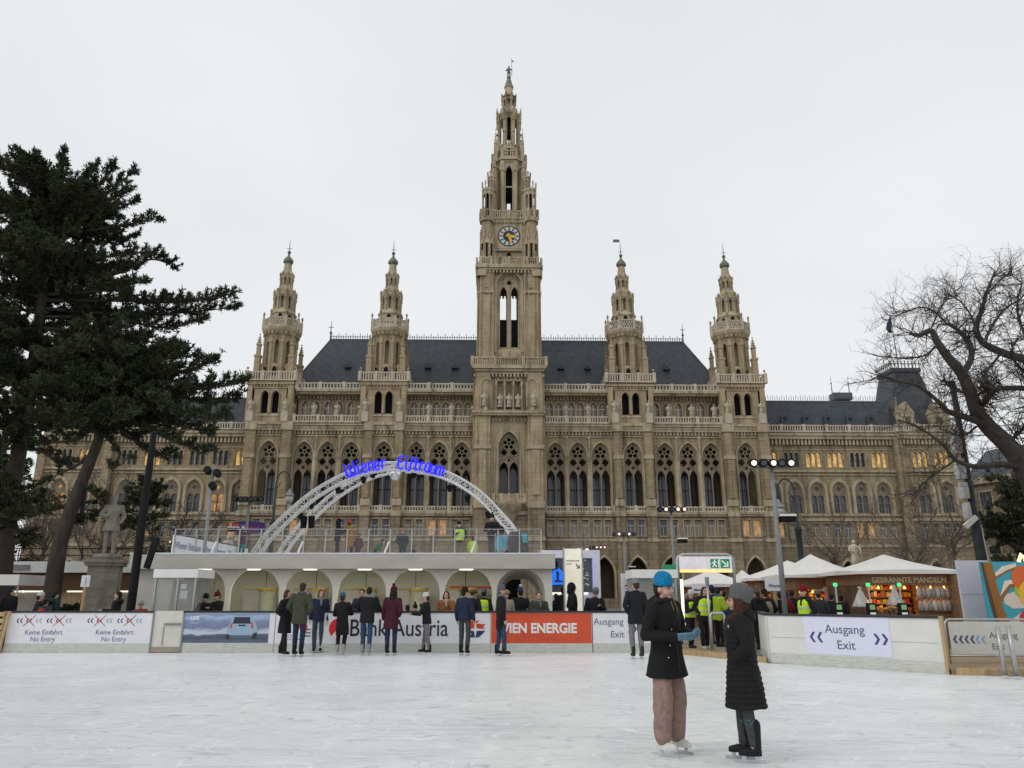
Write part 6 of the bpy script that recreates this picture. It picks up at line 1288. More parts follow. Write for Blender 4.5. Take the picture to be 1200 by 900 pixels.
pine('pine_tree', 'tallest dark pine at the left edge with layered boughs', (pt(4, 705, YA).x, YA, 0), [Vector((pt(4, 705, YA).x, YA, -.1))]+[pt(px, py, YA) for px, py in ((10, 600), (22, 530), (36, 450), (46, 380), (55, 310), (64, 240), (74, 186))], .4, [
    ((72,215), (74,195), (76,177), YA, 0, 1.5), ((70,235), (50,222), (32,200), YA, -.5, 1.4), ((68,235), (95,212), (112,196), YA, .5, 1.5), ((68,240), (105,225), (132,196), YA, -1, 1.5), ((66,250), (115,232), (158,200), YA, 1, 1.3),
    ((66,255), (110,245), (150,222), YA, -1.5, 1.3), ((65,262), (120,250), (160,236), YA, 1.5, 1.3), ((62,275), (120,268), (186,256), YA, -.8, 1.2), ((62,290), (110,285), (160,276), YA, 2, 1.3), ((60,300), (110,302), (170,296), YA, -2, 1.1),
    ((58,325), (130,322), (176,304), (204,313), YA, .8, 1.1), ((56,345), (120,340), (168,330), YA, -2.5, 1.2), ((55,352), (140,352), (210,354), (272,345), YA, -1.5, 1.25), ((54,362), (150,368), (215,366), (276,360), YA, .6, 1.25), ((54,372), (130,372), (190,384), (238,374), YA, 2, 1.2),
    ((52,385), (120,392), (170,400), (212,404), YA, -1, 1.2), ((50,395), (110,405), (160,418), YA, 1.5, 1.2), ((60,290), (20,280), (-30,270), YA, -1, 1.4), ((58,300), (10,290), (-50,290), YA, 1, 1.3), ((54,350), (0,340), (-70,350), YA, -1.5, 1.3),
    ((50,400), (0,400), (-60,420), YA, 1, 1.3), ((44,420), (80,430), (130,425), YA, -2.5, 1.3), ((66,255), (30,245), (0,225), YA, -1, 1.4), ((62,270), (30,250), (0,235), YA, -2, 1.4), ((40,440), (10,450), (-40,470), YA, -2, 1.3), ((30,490), (0,500), (-40,520), YA, -1.5, 1.2), ((26,510), (10,520), (-30,545), YA, -1, 1.5), ((24,520), (50,530), (70,545), YA, -1.5, .7), ((30,490), (10,500), (-10,540), YA, -2, 1.4), ((18,560), (5,570), (-20,600), YA, -1, 1.5), ((14,570), (30,585), (44,600), YA, -2, 1.), ((12,590), (0,600), (-30,620), YA, -2, 1.3), ((14,580), (20,620), (30,640), YA, -1.5, 1.)],
    [(34, 39, 9, 1.2, 1.4), (28, 38, 56, 3.4, 1.3), (18, 30, 68, 4.2, 1.2), (13, 19, 16, 3.2, .8)])
YB2 = 30.5
pine('pine_tree', 'leaning pine whose boughs reach out to the right of the statue', (pt(62, 708, YB2).x, YB2, 0), [Vector((pt(61, 708, YB2).x, YB2, -.1))]+[pt(px, py, YB2) for px, py in ((66, 660), (74, 625), (92, 575), (110, 530), (124, 490), (134, 455), (146, 425))], .34, [
    ((140,442), (185,440), (225,432), (252,423), YB2, .5, 1.3), ((138,450), (200,455), (245,455), (286,446), YB2, -.8, 1.25), ((136,460), (190,462), (240,470), (280,466), YB2, 1., 1.2), ((134,465), (190,478), (235,490), (262,486), YB2, -1.5, 1.2),
    ((130,475), (180,490), (215,500), (250,508), YB2, .8, 1.1), ((128,480), (170,500), (205,518), (240,528), YB2, -.5, .9), ((124,490), (150,510), (178,530), (205,534), YB2, .6, .9), ((136,455), (120,440), (90,430), (60,425), YB2, -1, 1.3), ((130,470), (100,465), (60,470), (20,472), YB2, -1.6, 1.3),
    ((124,490), (90,500), (50,498), YB2, 1, 1.1), ((118,505), (140,530), (130,548), YB2, -.4, .8), ((144,430), (170,418), (200,408), YB2, .4, 1.3), ((144,430), (120,410), (100,400), YB2, 1, 1.3), ((138,448), (165,465), (190,472), YB2, -1.6, 1.3), ((86,590), (50,600), (14,606), YB2, .6, .7), ((110,530), (90,545), (60,560), YB2, .5, .5), ((130,470), (95,450), (55,445), YB2, .8, 1.4), ((128,480), (90,480), (40,492), YB2, -.6, 1.3), ((122,495), (85,515), (45,520), YB2, .6, 1.), ((134,460), (100,430), (50,415), YB2, .4, 1.4), ((134,455), (155,480), (172,506), YB2, .2, 1.3), ((136,450), (170,470), (197,500), YB2, -.3, 1.2), ((96,565), (120,590), (112,604), YB2, .5, .9), ((100,560), (96,600), (90,610), YB2, .8, .9)],
    [(27, 41, 62, 2.9, 1.2)])
# the smaller fork of the leaning pine is a bare young tree beside it
def limb(mb, P_, r0, r1, n=7): S = curve(P_, 6); N = len(S); mb.tube(S, [r0+(r1-r0)*(i/(N-1))**.85 for i in range(N)], n); return S
def twigs(mb, S, r, L, lev, k, up=.25, gr=1., i0=1):
    N = len(S)
    for _ in range(k):
        i = rt.randint(i0, N-1); p = S[i]; d = (S[min(i+1, N-1)]-S[max(i-1, 0)]).normalized(); v = d*.55+rv(.55)+Vector((0,0,up)); v.normalize()
        l = L*rt.uniform(.45, 1.15); m = 4; q = [p]; vv = v.copy()
        for j in range(m): vv = (vv+rv(.28)+Vector((0,0,up*.25))).normalized(); q.append(q[-1]+vv*l/m)
        rr = min(r, .05)*rt.uniform(.6, 1.0); mb.tube(q, [rr*(1-.65*j/m) for j in range(m+1)], 3 if rr < .03 else 5, False)
        if lev > 0: twigs(mb, q, rr*.55, l*.55, lev-1, max(2, int(4*gr)), up, gr)
YT = 27.0
tb = thing('bare_tree', 'big leafless tree spreading crooked limbs from the right edge', 'tree', (pt(1222, 700, YT).x, YT, 0), 0)
tr = MB(); br = MB(); tr.M = br.M = Matrix.Translation(-Vector((pt(1222, 700, YT).x, YT, 0)))
limbs = []
def L_(pts, r0, r1, dY=0., trunk=False):
    n = len(pts); S = limb(tr if trunk else br, [pt(p[0], p[1], YT+dY*k/(n-1)) for k, p in enumerate(pts)], r0, r1, 10); limbs.append((S, r1)); return S
L_([(1224,712), (1222,640), (1214,580), (1196,541), (1178,519), (1158,500), (1145,482), (1138,462), (1127,438), (1112,420), (1099,402), (1091,388), (1076,393), (1066,390)], 0.484, 0.053, 0, True)
L_([(1127,440), (1138,420), (1136,402), (1124,388), (1110,379)], 0.133, 0.060, .8); L_([(1162,502), (1146,494), (1129,488), (1111,482), (1099,470), (1075,452), (1050,446), (1030,440)], 0.156, 0.026, -1.5)
L_([(1200,548), (1170,544), (1144,547), (1120,539), (1104,520), (1075,500), (1052,492)], 0.125, 0.022, -2.); L_([(1212,590), (1235,480), (1215,430), (1174,413), (1153,402), (1144,386), (1150,365), (1156,344), (1166,318)], 0.234, 0.038, 1.5)
L_([(1228,520), (1215,462), (1177,455), (1156,459), (1146,462)], 0.156, 0.045, 1.); L_([(1145,482), (1156,470), (1159,462), (1150,452)], 0.101, 0.045, -.8); L_([(1140,466), (1125,458), (1112,452), (1105,446)], 0.047, 0.019, -.6)
L_([(1144,388), (1138,370), (1124,352), (1108,345)], 0.047, 0.015, .8); L_([(1153,402), (1164,380), (1180,360), (1196,350), (1210,330)], 0.062, 0.022, 1); L_([(1156,346), (1170,330), (1186,320)], 0.039, 0.015, .6); L_([(1099,402), (1085,416), (1060,420), (1035,418)], 0.047, 0.015, -1)
L_([(1144,500), (1130,510), (1115,508), (1098,500)], 0.047, 0.015, -.6); L_([(1215,462), (1205,440), (1190,425), (1185,400)], 0.078, 0.022, -1); L_([(1110,380), (1096,366), (1080,360), (1060,366), (1048,372)], 0.043, 0.013, .6); L_([(1090,388), (1098,370), (1110,350), (1126,336)], 0.039, 0.013, .4); L_([(1174,413), (1160,430), (1152,440)], 0.047, 0.015, .6)
L_([(1180,520), (1200,500), (1212,470)], 0.078, 0.030, -1); L_([(1120,539), (1090,560), (1070,580)], 0.039, 0.015, -1); L_([(1222,430), (1200,390), (1192,360), (1198,330)], 0.078, 0.022, 1)
for S, r in limbs: twigs(br, S, max(.016, min(.03, r)), 1.25, 2, 50, .05, 1.15, 8 if len(S) > 60 else 3)
tr.build('trunk', BARE, tb, True); br.build('branch', BARE, tb, False)
def small_tree(px, Y, pyt, label, w_=.45, m=None, n=26, lev=2, r=.16, grp='leafless trees before the hall'):
    x = gx(px, Y, 1); h = at(px, pyt, Y)[1]; t = thing('bare_tree', label, 'tree', (x, Y, 0), 0, grp); a = MB(); b = MB(); m = m or BARE2
    S = limb(a, [Vector((0,0,-.05)), Vector((.1,0,h*.22)), Vector((-.05,.1,h*.38)), Vector((.1,0,h*.5))], r, r*.6)
    for k in range(9):
        ang = 2*PI*k/9+rt.random(); st = S[rt.randint(8, len(S)-1)]; e = Vector((cos(ang)*w_*h*rt.uniform(.5, 1), sin(ang)*w_*h*rt.uniform(.5, 1), h*rt.uniform(.72, 1.))); md = st.lerp(e, .5)+Vector((0,0,-.06*h))+rv(.25)
        Q = limb(b, [st, st.lerp(md, .5)+rv(.15), md, e], r*.5, .03, 5); twigs(b, Q, .035, h*.2, lev, n, .15, .9, 3)
    a.build('trunk', m, t, True); b.build('branch', m, t); return t
small_tree(198, 44, 588, 'leafless tree just right of the black lamp post behind the pavilion', .42, BARE, 20, 2, .16)
small_tree(40, 52, 540, 'pale leafless tree in the gap below the left pines', .5, None, 20)
small_tree(116, 58, 560, 'leafless tree behind the stone statue', .45, None, 14)
small_tree(985, 74, 585, 'leafless tree left of the pale figure behind the market tents', .42, None, 16)
small_tree(1082, 70, 585, 'leafless tree behind the almond stall roof', .5, None, 20)
small_tree(1128, 58, 560, 'leafless tree behind the white hoarding', .4, None, 14)
YC = 46.0; pine('pine_tree', 'small dark pine between the black lamp post and the pavilion', (pt(160, 660, YC).x, YC, 0), [Vector((pt(160, 660, YC).x, YC, -.1)), pt(160, 640, YC), pt(164, 600, YC), pt(170, 568, YC)], .16, [((162,600), (180,590), (196,592), YC, 0, 1.4), ((162,612), (176,608), (192,604), YC, -.5, 1.3), ((164,590), (150,590), (134,600), YC, .4, 1.3), ((168,580), (178,572), (186,570), YC, .3, 1.3)], [(7, 17, 22, 1.4, 1.2)])
YD = 44.0; pine('evergreen_shrub', 'dark evergreen behind the mural at the right edge', (pt(1196, 690, YD).x, YD, 0), [Vector((pt(1196, 690, YD).x, YD, -.1)), pt(1194, 640, YD), pt(1190, 600, YD), pt(1192, 560, YD)], .2, [], [(3, 17, 46, 1.9, 1.3)])
YE = 54.0; pine('evergreen_tree', 'dense dark evergreen far behind the trunks at the left edge', (pt(12, 690, YE).x, YE, 0), [Vector((pt(12, 690, YE).x, YE, -.1)), pt(10, 640, YE), pt(6, 560, YE), pt(4, 470, YE)], .3, [], [(4, 17, 64, 3.0, 1.)])
YH = 32.6; t = thing('clipped_hedge', 'low dark hedge at the foot of the statue pedestal', 'hedge', (gx(82, YH, .6), YH, 0), 0); fo = MB()
for _ in range(420): tuft(fo, Vector((rt.uniform(-.8, .8), rt.uniform(-.3, .3), rt.uniform(.1, 1.25))), rv(1), .16)
fo.build('foliage', NEED, t); b = MB(); [b.tube([(x, 0, 0), (x+.1, 0, .9)], .03, 5) for x in (-.6, -.2, .2, .6)]; b.build('stem', BARK, t)
# ---------------------------------------------------------------- people
REMESH = []
def chain(mb, pts, rads, n=10):
    for i in range(len(pts)-1): mb.tube([pts[i], pts[i+1]], [rads[i], rads[i+1]], n)
    for p, r in zip(pts, rads): mb.ball(p, r, n, 8)
def soft(mb, name, m, parent, vox, it=6, fac=.5):
    o = mb.build(name, m, parent, True); r = o.modifiers.new('r', 'REMESH'); r.mode = 'VOXEL'; r.voxel_size = vox; r.use_smooth_shade = True
    s_ = o.modifiers.new('s', 'SMOOTH'); s_.iterations = it; s_.factor = fac; REMESH.append(o); return o
FAB = {}
def fab(c, rough=.85, var=.18, sc_=14, bump=.25):
    k = (c, sc_)
    if k not in FAB: FAB[k] = mat('cloth', c, rough, var, sc_, bump, spec=.2)
    return FAB[k]
SKIN = mat('skin', (.50, .31, .235), .55, .08, 6); LIP = mat('lips', (.32, .11, .09), .5); EYEM = mat('eye', (.03, .025, .02), .3); EYEW = mat('eye_white', (.55, .52, .5), .3)
BLADE = mat('skate_blade', (.55, .56, .58), .25, metal=.8)
def hand(mb, Mx, s=1., mirror=1, curl=.35, thumb_up=.6):
    """palm at the origin, fingers along +x, palm facing +z, thumb on the +y side"""
    M0 = mb.M; mb.M = (M0 @ Mx if M0 else Mx) @ Matrix.Scale(s, 4)
    chain(mb, [(.0, -.022*mirror, 0), (.075, -.026*mirror, 0)], [.017, .016], 8); chain(mb, [(.0, .0, 0), (.08, .0, 0)], [.019, .017], 8); chain(mb, [(.0, .02*mirror, 0), (.078, .026*mirror, 0)], [.018, .016], 8)
    for k, (y, l) in enumerate(((.031, .07), (.010, .078), (-.011, .073), (-.031, .056))):
        p = Vector((.08, y*mirror, 0)); P_ = [p]; a = 0.
        for q in (.45, .32, .23): a += curl; P_.append(P_[-1]+Vector((cos(a)*l*q, .003*k*mirror*0, sin(a)*l*q)))
        chain(mb, P_, [.0105, .010, .0092, .008], 8)
    chain(mb, [(.015, .025*mirror, .004), (.045, .052*mirror, .02*thumb_up+.004), (.075, .066*mirror, .05*thumb_up), (.098, .07*mirror, .075*thumb_up)], [.016, .0135, .0115, .0095], 8)
    mb.M = M0
def frame_to(p, d, up):
    d = Vector(d).normalized(); up = Vector(up); y = up.cross(d).normalized(); z = d.cross(y)
    return Matrix.Translation(p) @ Matrix((d, y, z)).transposed().to_4x4()
ARMS = {'down': [((.255, .03, 1.12), (.255, -.05, .88))]*2, 'pocket': [((.285, .07, 1.13), (.19, -.07, .99))]*2, 'lean': [((.27, -.14, 1.13), (.13, -.40, 1.16))]*2,
        'phone': [((.25, -.06, 1.12), (.07, -.30, 1.24))]*2, 'cross': [((.26, -.08, 1.14), (-.02, -.26, 1.16))]*2, 'up': [((.36, -.1, 1.42), (.14, -.12, 1.62))]*2, 'face': [((.25, -.1, 1.14), (.07, -.2, 1.42)), ((.27, -.14, 1.13), (.13, -.40, 1.16))],
        'talk': [((.27, .05, 1.13), (.15, -.23, 1.13)), ((.26, -.02, 1.13), (.06, -.31, 1.15))]}
def person(x, Y, z0, face, label, H=1.7, pose='down', coat=(.02,.02,.022), hem=.75, flare=0., legs=(.03,.035,.05), hat=None, hatc=None, hair='short', hairc=(.04,.025,.018), skates=None, shoes=(.02,.02,.02), vest=None, scarf=None,
           vox=.017, bend=0., step=0., legw=1., hood=None, puff=0., fur=None, group=None, gloves=None, turn=0., bag=None, wide=1., pompom=None, tilt=0., boot=.13, stance=.095, deep=1.):
    t = thing('person', label, 'person', (x, Y, z0), R(face), group); lift = .062 if skates is not None else 0.
    rp = random.Random(sum(ord(q)*(i+3) for i, q in enumerate(label))); near = vox < .012
    turn += rp.uniform(-14, 14)*(not near); tilt += rp.uniform(-3, 8)*(not near); step += rp.uniform(-.05, .05)*(not near); sway = rp.uniform(-.06, .06)
    K = (H-lift)/1.72; S0 = Matrix.Translation((0, 0, lift)) @ Matrix.Scale(K, 4)
    hip = Vector((0, 0, .95)); RB = Matrix.Translation(hip) @ Matrix.Rotation(bend+rp.uniform(-.02, .06), 4, 'X') @ Matrix.Rotation(sway, 4, 'Y') @ Matrix.Translation(-hip); U = S0 @ RB   # upper body
    HD = U @ Matrix.Translation((0, .0, 1.46)) @ Matrix.Rotation(R(turn), 4, 'Z') @ Matrix.Rotation(R(tilt)-bend*.55, 4, 'X') @ Matrix.Translation((0, 0, -1.46))
    feet = [Vector((s*stance+sway*.25, (step if s > 0 else -step), .07)) for s in (-1, 1)]; knees = [Vector((s*(stance*.6+.045), -.02+(step*.62 if s > 0 else -step*.5), .50)) for s in (-1, 1)]; hips_ = [Vector((s*.09, .0, .93)) for s in (-1, 1)]
    arms = list(ARMS[pose])
    if not near and rp.random() < .4 and pose in ('pocket', 'lean', 'phone'): arms[rp.randint(0, 1)] = ARMS['down' if rp.random() < .5 else 'pocket'][0]
    def arm(i):
        s = (-1, 1)[i]; e, h = arms[i]; return Vector((s*.185*wide, .01, 1.40)), Vector((s*e[0]*wide, e[1], e[2])), Vector((s*h[0], h[1], h[2]))
    # body
    b = MB(); b.M = HD
    b.ball((0, .012, 1.625), (.074, .094, .098), 14, 10); b.ball((0, -.022, 1.565), (.058, .066, .075), 12, 8); b.ball((0, -.058, 1.515), (.03, .026, .022), 10, 6)
    b.tube([(0, -.085, 1.62), (0, -.108, 1.578)], [.011, .016], 8); b.ball((0, -.106, 1.577), (.018, .016, .013), 8, 6)
    for s in (-1, 1): b.ball((s*.042, -.05, 1.56), (.026, .028, .03), 8, 6); b.ball((s*.077, .012, 1.59), (.013, .024, .036), 8, 6); b.ball((s*.028, -.08, 1.638), (.026, .012, .009), 8, 5)
    b.M = U; chain(b, [(0, .025, 1.38), (0, .005, 1.53)], [.058, .052])
    b.loft([((0,0,.9), .13, .1), ((0,0,1.1), .12, .09), ((0,0,1.3), .15, .1), ((0,0,1.42), .13, .07)], 12)
    for i in (0, 1):
        a, e, h = arm(i); b.M = U; chain(b, [a, e, h], [.045, .038, .028])
        d = (h-e).normalized(); s = (-1, 1)[i]
        if gloves is None and pose != 'pocket': hand(b, frame_to(h+d*.02, d, (-s*.9, 0, .35) if pose in ('down', 'pocket') else ((0, 0, 1) if pose == 'talk' else (0, -.5, -1))), .95, s if pose not in ('talk',) else -s, .38)
        b.M = S0; chain(b, [hips_[i], knees[i], feet[i]], [.07, .052, .036]); chain(b, [feet[i]+Vector((0,.03,-.03)), feet[i]+Vector((0,-.11,-.04))], [.03, .026])
    soft(b, 'body', SKIN, t, vox*.72)
    if abs(((face+turn+180) % 360)-180) < 115:
        for s in (-1, 1):
            b = MB(); b.M = HD; b.ball((s*.03, -.082, 1.612), (.013, .009, .008), 8, 6); b.build('eye', EYEM, t, True); b = MB(); b.M = HD; b.tube([(s*.015, -.092, 1.637), (s*.032, -.088, 1.642), (s*.05, -.074, 1.635)], .0045, 5); b.build('eyebrow', fab(hairc), t)
        b = MB(); b.M = HD; b.ball((0, -.084, 1.54), (.024, .009, .008), 8, 6); b.build('mouth', LIP, t, True)
    # trousers
    b = MB(); b.M = S0
    for i in (0, 1): chain(b, [hips_[i], knees[i], feet[i]+Vector((0, .0, .05))], [.088, .073*legw, .06*legw])
    b.ball((0, .01, .93), (.15, .11, .12), 12, 8)
    soft(b, 'trousers', fab(legs, sc_=20), t, vox)
    # coat
    b = MB(); b.M = U; rg = []; base = [(1.48, .075, .075), (1.44, .12, .09), (1.405, .178*wide, .108), (1.36, .195*wide, .122), (1.25, .188*wide, .132), (1.08, .172*wide, .125), (.95, .182*wide, .13)]
    z = .95
    while z > hem+.05: z -= .1; f_ = (.95-z)/(.95-hem+1e-6); base.append((max(z, hem), (.186+flare*f_)*wide, .135+flare*.8*f_))
    if base[-1][0] > hem+.001: base.append((hem, (.188+flare)*wide, .138+flare*.8))
    hh = [(z_, rx_, ry_*deep) for z_, rx_, ry_ in base[::-1]]
    if puff:
        zz = hem; out = []
        while zz < 1.42:
            for u, k in ((0., 1.), (.012, 1.0+puff*.75), (.028, 1.0+puff), (.044, 1.0+puff*.75)):
                q = zz+u; j = max(1, next((m for m in range(len(hh)) if hh[m][0] > q), len(hh)-1)); p0, p1 = hh[j-1], hh[j]; w_ = min(1, max(0, (q-p0[0])/(p1[0]-p0[0]+1e-9))); out.append((q, (p0[1]+(p1[1]-p0[1])*w_)*k, (p0[2]+(p1[2]-p0[2])*w_)*k))
            zz += .056
        hh = out+[(1.45, .12, .095), (1.50, .085, .085)]
    pts = hh
    b.loft([((0, .0, z), rx, ry) for z, rx, ry in pts], 24, 2.3)
    for i in (0, 1):
        a, e, h = arm(i)
        if puff:
            P_ = []; R_ = []
            for A, B, ra, rb in ((a, e, .078, .072), (e, h, .072, .056)):
                n = 7
                for k in range(n): f_ = k/n; P_ += [A.lerp(B, f_), A.lerp(B, f_+.5/n)]; r_ = ra+(rb-ra)*f_; R_ += [r_*.93, r_*1.07]
            chain(b, P_, R_)
        else: chain(b, [a, a.lerp(e, .5), e, e.lerp(h, .55), h], [.077, .070, .062, .056, .05])
    chain(b, [(-.09, .03, 1.44), (0, .055, 1.46), (.09, .03, 1.44)], [.042, .05, .042])
    if hood == 'up':
        b.M = HD; b.ball((0, .035, 1.615), (.112, .122, .142), 16, 12); b.ball((0, .06, 1.5), (.12, .10, .09), 12, 8)
    elif hood == 'down': b.ball((0, .12, 1.43), (.12, .075, .085), 14, 10); chain(b, [(-.085, .02, 1.47), (0, .09, 1.48), (.085, .02, 1.47)], [.05, .065, .05])
    co = soft(b, 'coat', fab(coat), t, vox*(.62 if puff else 1), 3 if puff else 6)
    if hood == 'up':                                             # the face stays open: a dark rim round it
        pass
    if fur: b = MB(); b.M = HD if hood == 'up' else U; chain(b, [(.11*cos(a), .02+.075*sin(a)*(-1 if hood != 'up' else 0)+(-.06 if hood == 'up' else .0), (1.47+.02*sin(a)) if hood != 'up' else 1.61+.13*sin(a)) for a in [PI*k/8 for k in range(-1, 10)]], [.03]*11, 7); soft(b, 'fur_collar', fab(fur, sc_=30), t, vox)
    if vest:
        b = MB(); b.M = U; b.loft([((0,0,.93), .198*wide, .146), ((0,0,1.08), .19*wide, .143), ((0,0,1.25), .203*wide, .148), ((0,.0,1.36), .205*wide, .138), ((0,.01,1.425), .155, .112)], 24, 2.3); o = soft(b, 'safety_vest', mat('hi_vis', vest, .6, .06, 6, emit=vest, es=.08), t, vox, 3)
        for z in (1.03, 1.2): b = MB(); b.M = U; b.loft([((0,0,z), .2*wide, .152), ((0,0,z+.045), .203*wide, .154)], 24, 2.3); b.build('reflective_stripe', mat('reflective', (.5,.5,.48), .4), o)
    if scarf: b = MB(); b.M = U; chain(b, [(.085*cos(a), .015+.08*sin(a), 1.475+.015*sin(a)) for a in [2*PI*k/9 for k in range(10)]], [.042]*10, 8); chain(b, [(.03, -.09, 1.46), (.05, -.135, 1.3)], [.04, .035]); soft(b, 'scarf', fab(scarf), t, vox)
    # head wear and hair
    if hair and hood != 'up':
        b = MB(); b.M = HD; b.ball((0, .03, 1.645), (.088, .098, .095), 14, 10)
        if hair == 'short': b.ball((0, .055, 1.59), (.078, .07, .08), 12, 8)
        if hair in ('long', 'bob'):
            zl = 1.30 if hair == 'long' else 1.48
            b.loft([((0, .07, zl), .07, .035), ((0, .07, (zl+1.6)/2), .095, .055), ((0, .045, 1.6), .09, .08), ((0, .03, 1.68), .07, .07)], 14)
            for s in (-1, 1): chain(b, [(s*.07, -.015, 1.64), (s*.083, -.01, 1.55), (s*.085, -.03, zl+.06)], [.025, .03, .022])
        if hair == 'fur': b.ball((0, .01, 1.69), (.115, .125, .075), 14, 10); chain(b, [(.10*cos(a), .01+.11*sin(a), 1.675) for a in [2*PI*k/10 for k in range(11)]], [.035]*11, 7)
        soft(b, 'fur_hat' if hair == 'fur' else 'hair', fab(hairc, sc_=26, bump=.6), t, vox*.8)
    if hat == 'beanie':
        b = MB(); b.M = HD @ Matrix.Translation((0, .016, 1.648)) @ Matrix.Rotation(R(9), 4, 'X')
        b.lathe([(.094, -.012), (.1, -.008), (.103, .02), (.1, .042), (.099, .048), (.097, .07), (.085, .105), (.06, .13), (.025, .142), (.004, .144)], (0,0,0), 24, 0, .9, 1.08); o = b.build('beanie', fab(hatc, sc_=40, bump=.8), t, True)
        if pompom: b = MB(); b.M = HD; b.ball((0, .045, 1.82), .045, 10, 8); b.build('pompom', fab(pompom, sc_=40), o, True)
    elif hat == 'helmet':
        b = MB(); b.M = HD; b.lathe([(.1, 1.6), (.112, 1.62), (.115, 1.68), (.095, 1.74), (.05, 1.775), (.004, 1.782)], (0,.01,0), 20, 0, .92, 1.12); b.build('helmet', mat('helmet_shell', hatc, .35), t, True)
    if gloves is not None:
        for i in (0, 1):
            a, e, h = arm(i); s = (-1, 1)[i]; d = (h-e).normalized(); b = MB(); b.M = U; chain(b, [h-d*.05, h+d*.03], [.047, .036])
            if pose == 'talk': Mx = frame_to(h+d*.035, d+Vector((0,0,.08)), (s*-.85, 0, .6)); hand(b, Mx, 1.22, -s, .2 if i == 0 else .5, 1.0)
            else: hand(b, frame_to(h+d*.03, d, (-s*.9, 0, .35)), 1.1, s, .4)
            soft(b, 'glove', fab(gloves, .6), t, min(vox*.5, .007), 3)
    # boots or skates
    for i in (0, 1):
        f_ = feet[i]; b = MB(); b.M = S0; chain(b, [f_+Vector((0, .035, -.025)), f_+Vector((0, -.06, -.03)), f_+Vector((0, -.135, -.04))], [.045, .045, .034]); chain(b, [f_+Vector((0, .03, -.02)), f_+Vector((0, .025, boot if skates is not None else .06))], [.047, .05 if boot < .15 else .062])
        b.M = Matrix.Translation((0,0,lift)) @ Matrix.Scale(K, 4); b.loft([((f_.x, f_.y-.045, .0), .045, .125), ((f_.x, f_.y-.045, .035), .045, .122)], 16)
        o = soft(b, 'skate' if skates is not None else 'shoe', fab(skates if skates is not None else shoes, .5, .1), t, vox*.72, 3)
        if skates is not None:
            b = MB(); b.box(f_.x*K-.003, f_.x*K+.003, f_.y*K-.185, f_.y*K+.10, 0, .028); b.box(f_.x*K-.006, f_.x*K+.006, f_.y*K-.12, f_.y*K-.08, .028, lift+.01); b.box(f_.x*K-.006, f_.x*K+.006, f_.y*K+.0, f_.y*K+.05, .028, lift+.01); b.build('blade', BLADE, o)
    if bag: b = MB(); b.M = U; b.loft([((0,.2,1.0), .13, .08), ((0,.22,1.2), .14, .09), ((0,.18,1.38), .1, .06)], 14, 3); soft(b, 'backpack', fab(bag), t, vox)
    return t
def gnd(px, py, z=ZI):
    v = 450-py; fw = FPX*_c-v*_s; upv = FPX*_s+v*_c; Y = (z-EYE)/(upv/fw); return (px-600)/fw*Y, Y
BLK = (.014,.014,.016); JEAN = (.035,.06,.12); NAVYC = (.02,.025,.05); GRY = (.13,.13,.135); LIME = (.42,.68,.02); BRN = (.06,.03,.018); DKH = (.02,.015,.012)
g1 = 'skaters along the boards'
def skater(px, py, face, label, **k):
    x, Y = gnd(px, py); k.setdefault('skates', BLK); k.setdefault('group', g1); return person(x, Y, ZI, face, label, **k)
skater(331, 769, 70, 'skater in long black coat turned towards the olive jacket', H=1.72, pose='pocket', coat=BLK, hem=.55, flare=.03, legs=BLK, hair='bob', hairc=(.07,.03,.02), step=.1)
skater(348, 769.5, 172, 'tall skater seen from behind in olive jacket and jeans', H=1.9, pose='pocket', coat=(.055,.06,.04), hem=.72, legs=(.02,.03,.065), hairc=(.045,.03,.02), scarf=(.08,.09,.1), wide=1.08)
skater(371, 765, 8, 'skater facing us in open navy jacket over grey shirt', H=1.74, pose='down', coat=NAVYC, hem=.84, legs=(.045,.06,.085), hair='bob', hairc=(.10,.05,.03), scarf=(.16,.165,.18), turn=15)
skater(399, 767, 184, 'skater in long black coat and blue beanie leaning on boards', H=1.62, pose='lean', coat=BLK, hem=.5, flare=.02, legs=BLK, hat='beanie', hatc=(.03,.12,.2), skates=(.4,.4,.39), bend=.1)
skater(428, 768, 178, 'skater from behind in black jacket with grey scarf and jeans', H=1.8, pose='lean', coat=BLK, hem=.78, legs=JEAN, hairc=DKH, scarf=(.2,.21,.22), skates=(.25,.25,.25), bend=.06, wide=1.1)
skater(457, 768, 168, 'skater from behind in long maroon coat with dark hair', H=1.78, pose='pocket', coat=(.055,.012,.022), hem=.62, flare=.03, legs=(.025,.03,.07), hair='long', hairc=DKH, hat='beanie', hatc=(.07,.01,.02), pompom=(.08,.015,.02), bend=.04)
skater(499, 767, -100, 'skater in white beanie and grey trousers leaning to the left', H=1.62, pose='face', coat=BLK, hem=.82, legs=(.15,.15,.145), hat='beanie', hatc=(.6,.58,.55), hairc=BRN, step=.14, bend=.1)
skater(544, 768, 160, 'skater in navy jacket and black beanie standing by the emblem', H=1.76, pose='down', coat=NAVYC, hem=.86, legs=(.05,.055,.06), hat='beanie', hatc=BLK, hairc=DKH, turn=-40, step=.03)
skater(587, 769, 100, 'skater in long black coat with grey hood and blue jeans', H=1.82, pose='down', coat=BLK, hem=.62, legs=(.03,.055,.1), hair='short', hairc=(.12,.12,.13), scarf=(.13,.13,.14), hat='beanie', hatc=(.12,.12,.13), step=.05)
skater(747, 772, 188, 'skater from behind in black coat, grey beanie and grey trousers', H=1.96, pose='pocket', coat=(.015,.017,.02), hem=.72, legs=(.17,.17,.17), hat='beanie', hatc=(.22,.22,.23), hairc=BRN, skates=(.02,.03,.025))
g2 = 'people behind the boards'
def back(px, Y, face, label, z=0., **k):
    x = gx(px, Y, 1.4); k.setdefault('vox', .02); k.setdefault('group', g2); return person(x, Y, z, face, label, **k)
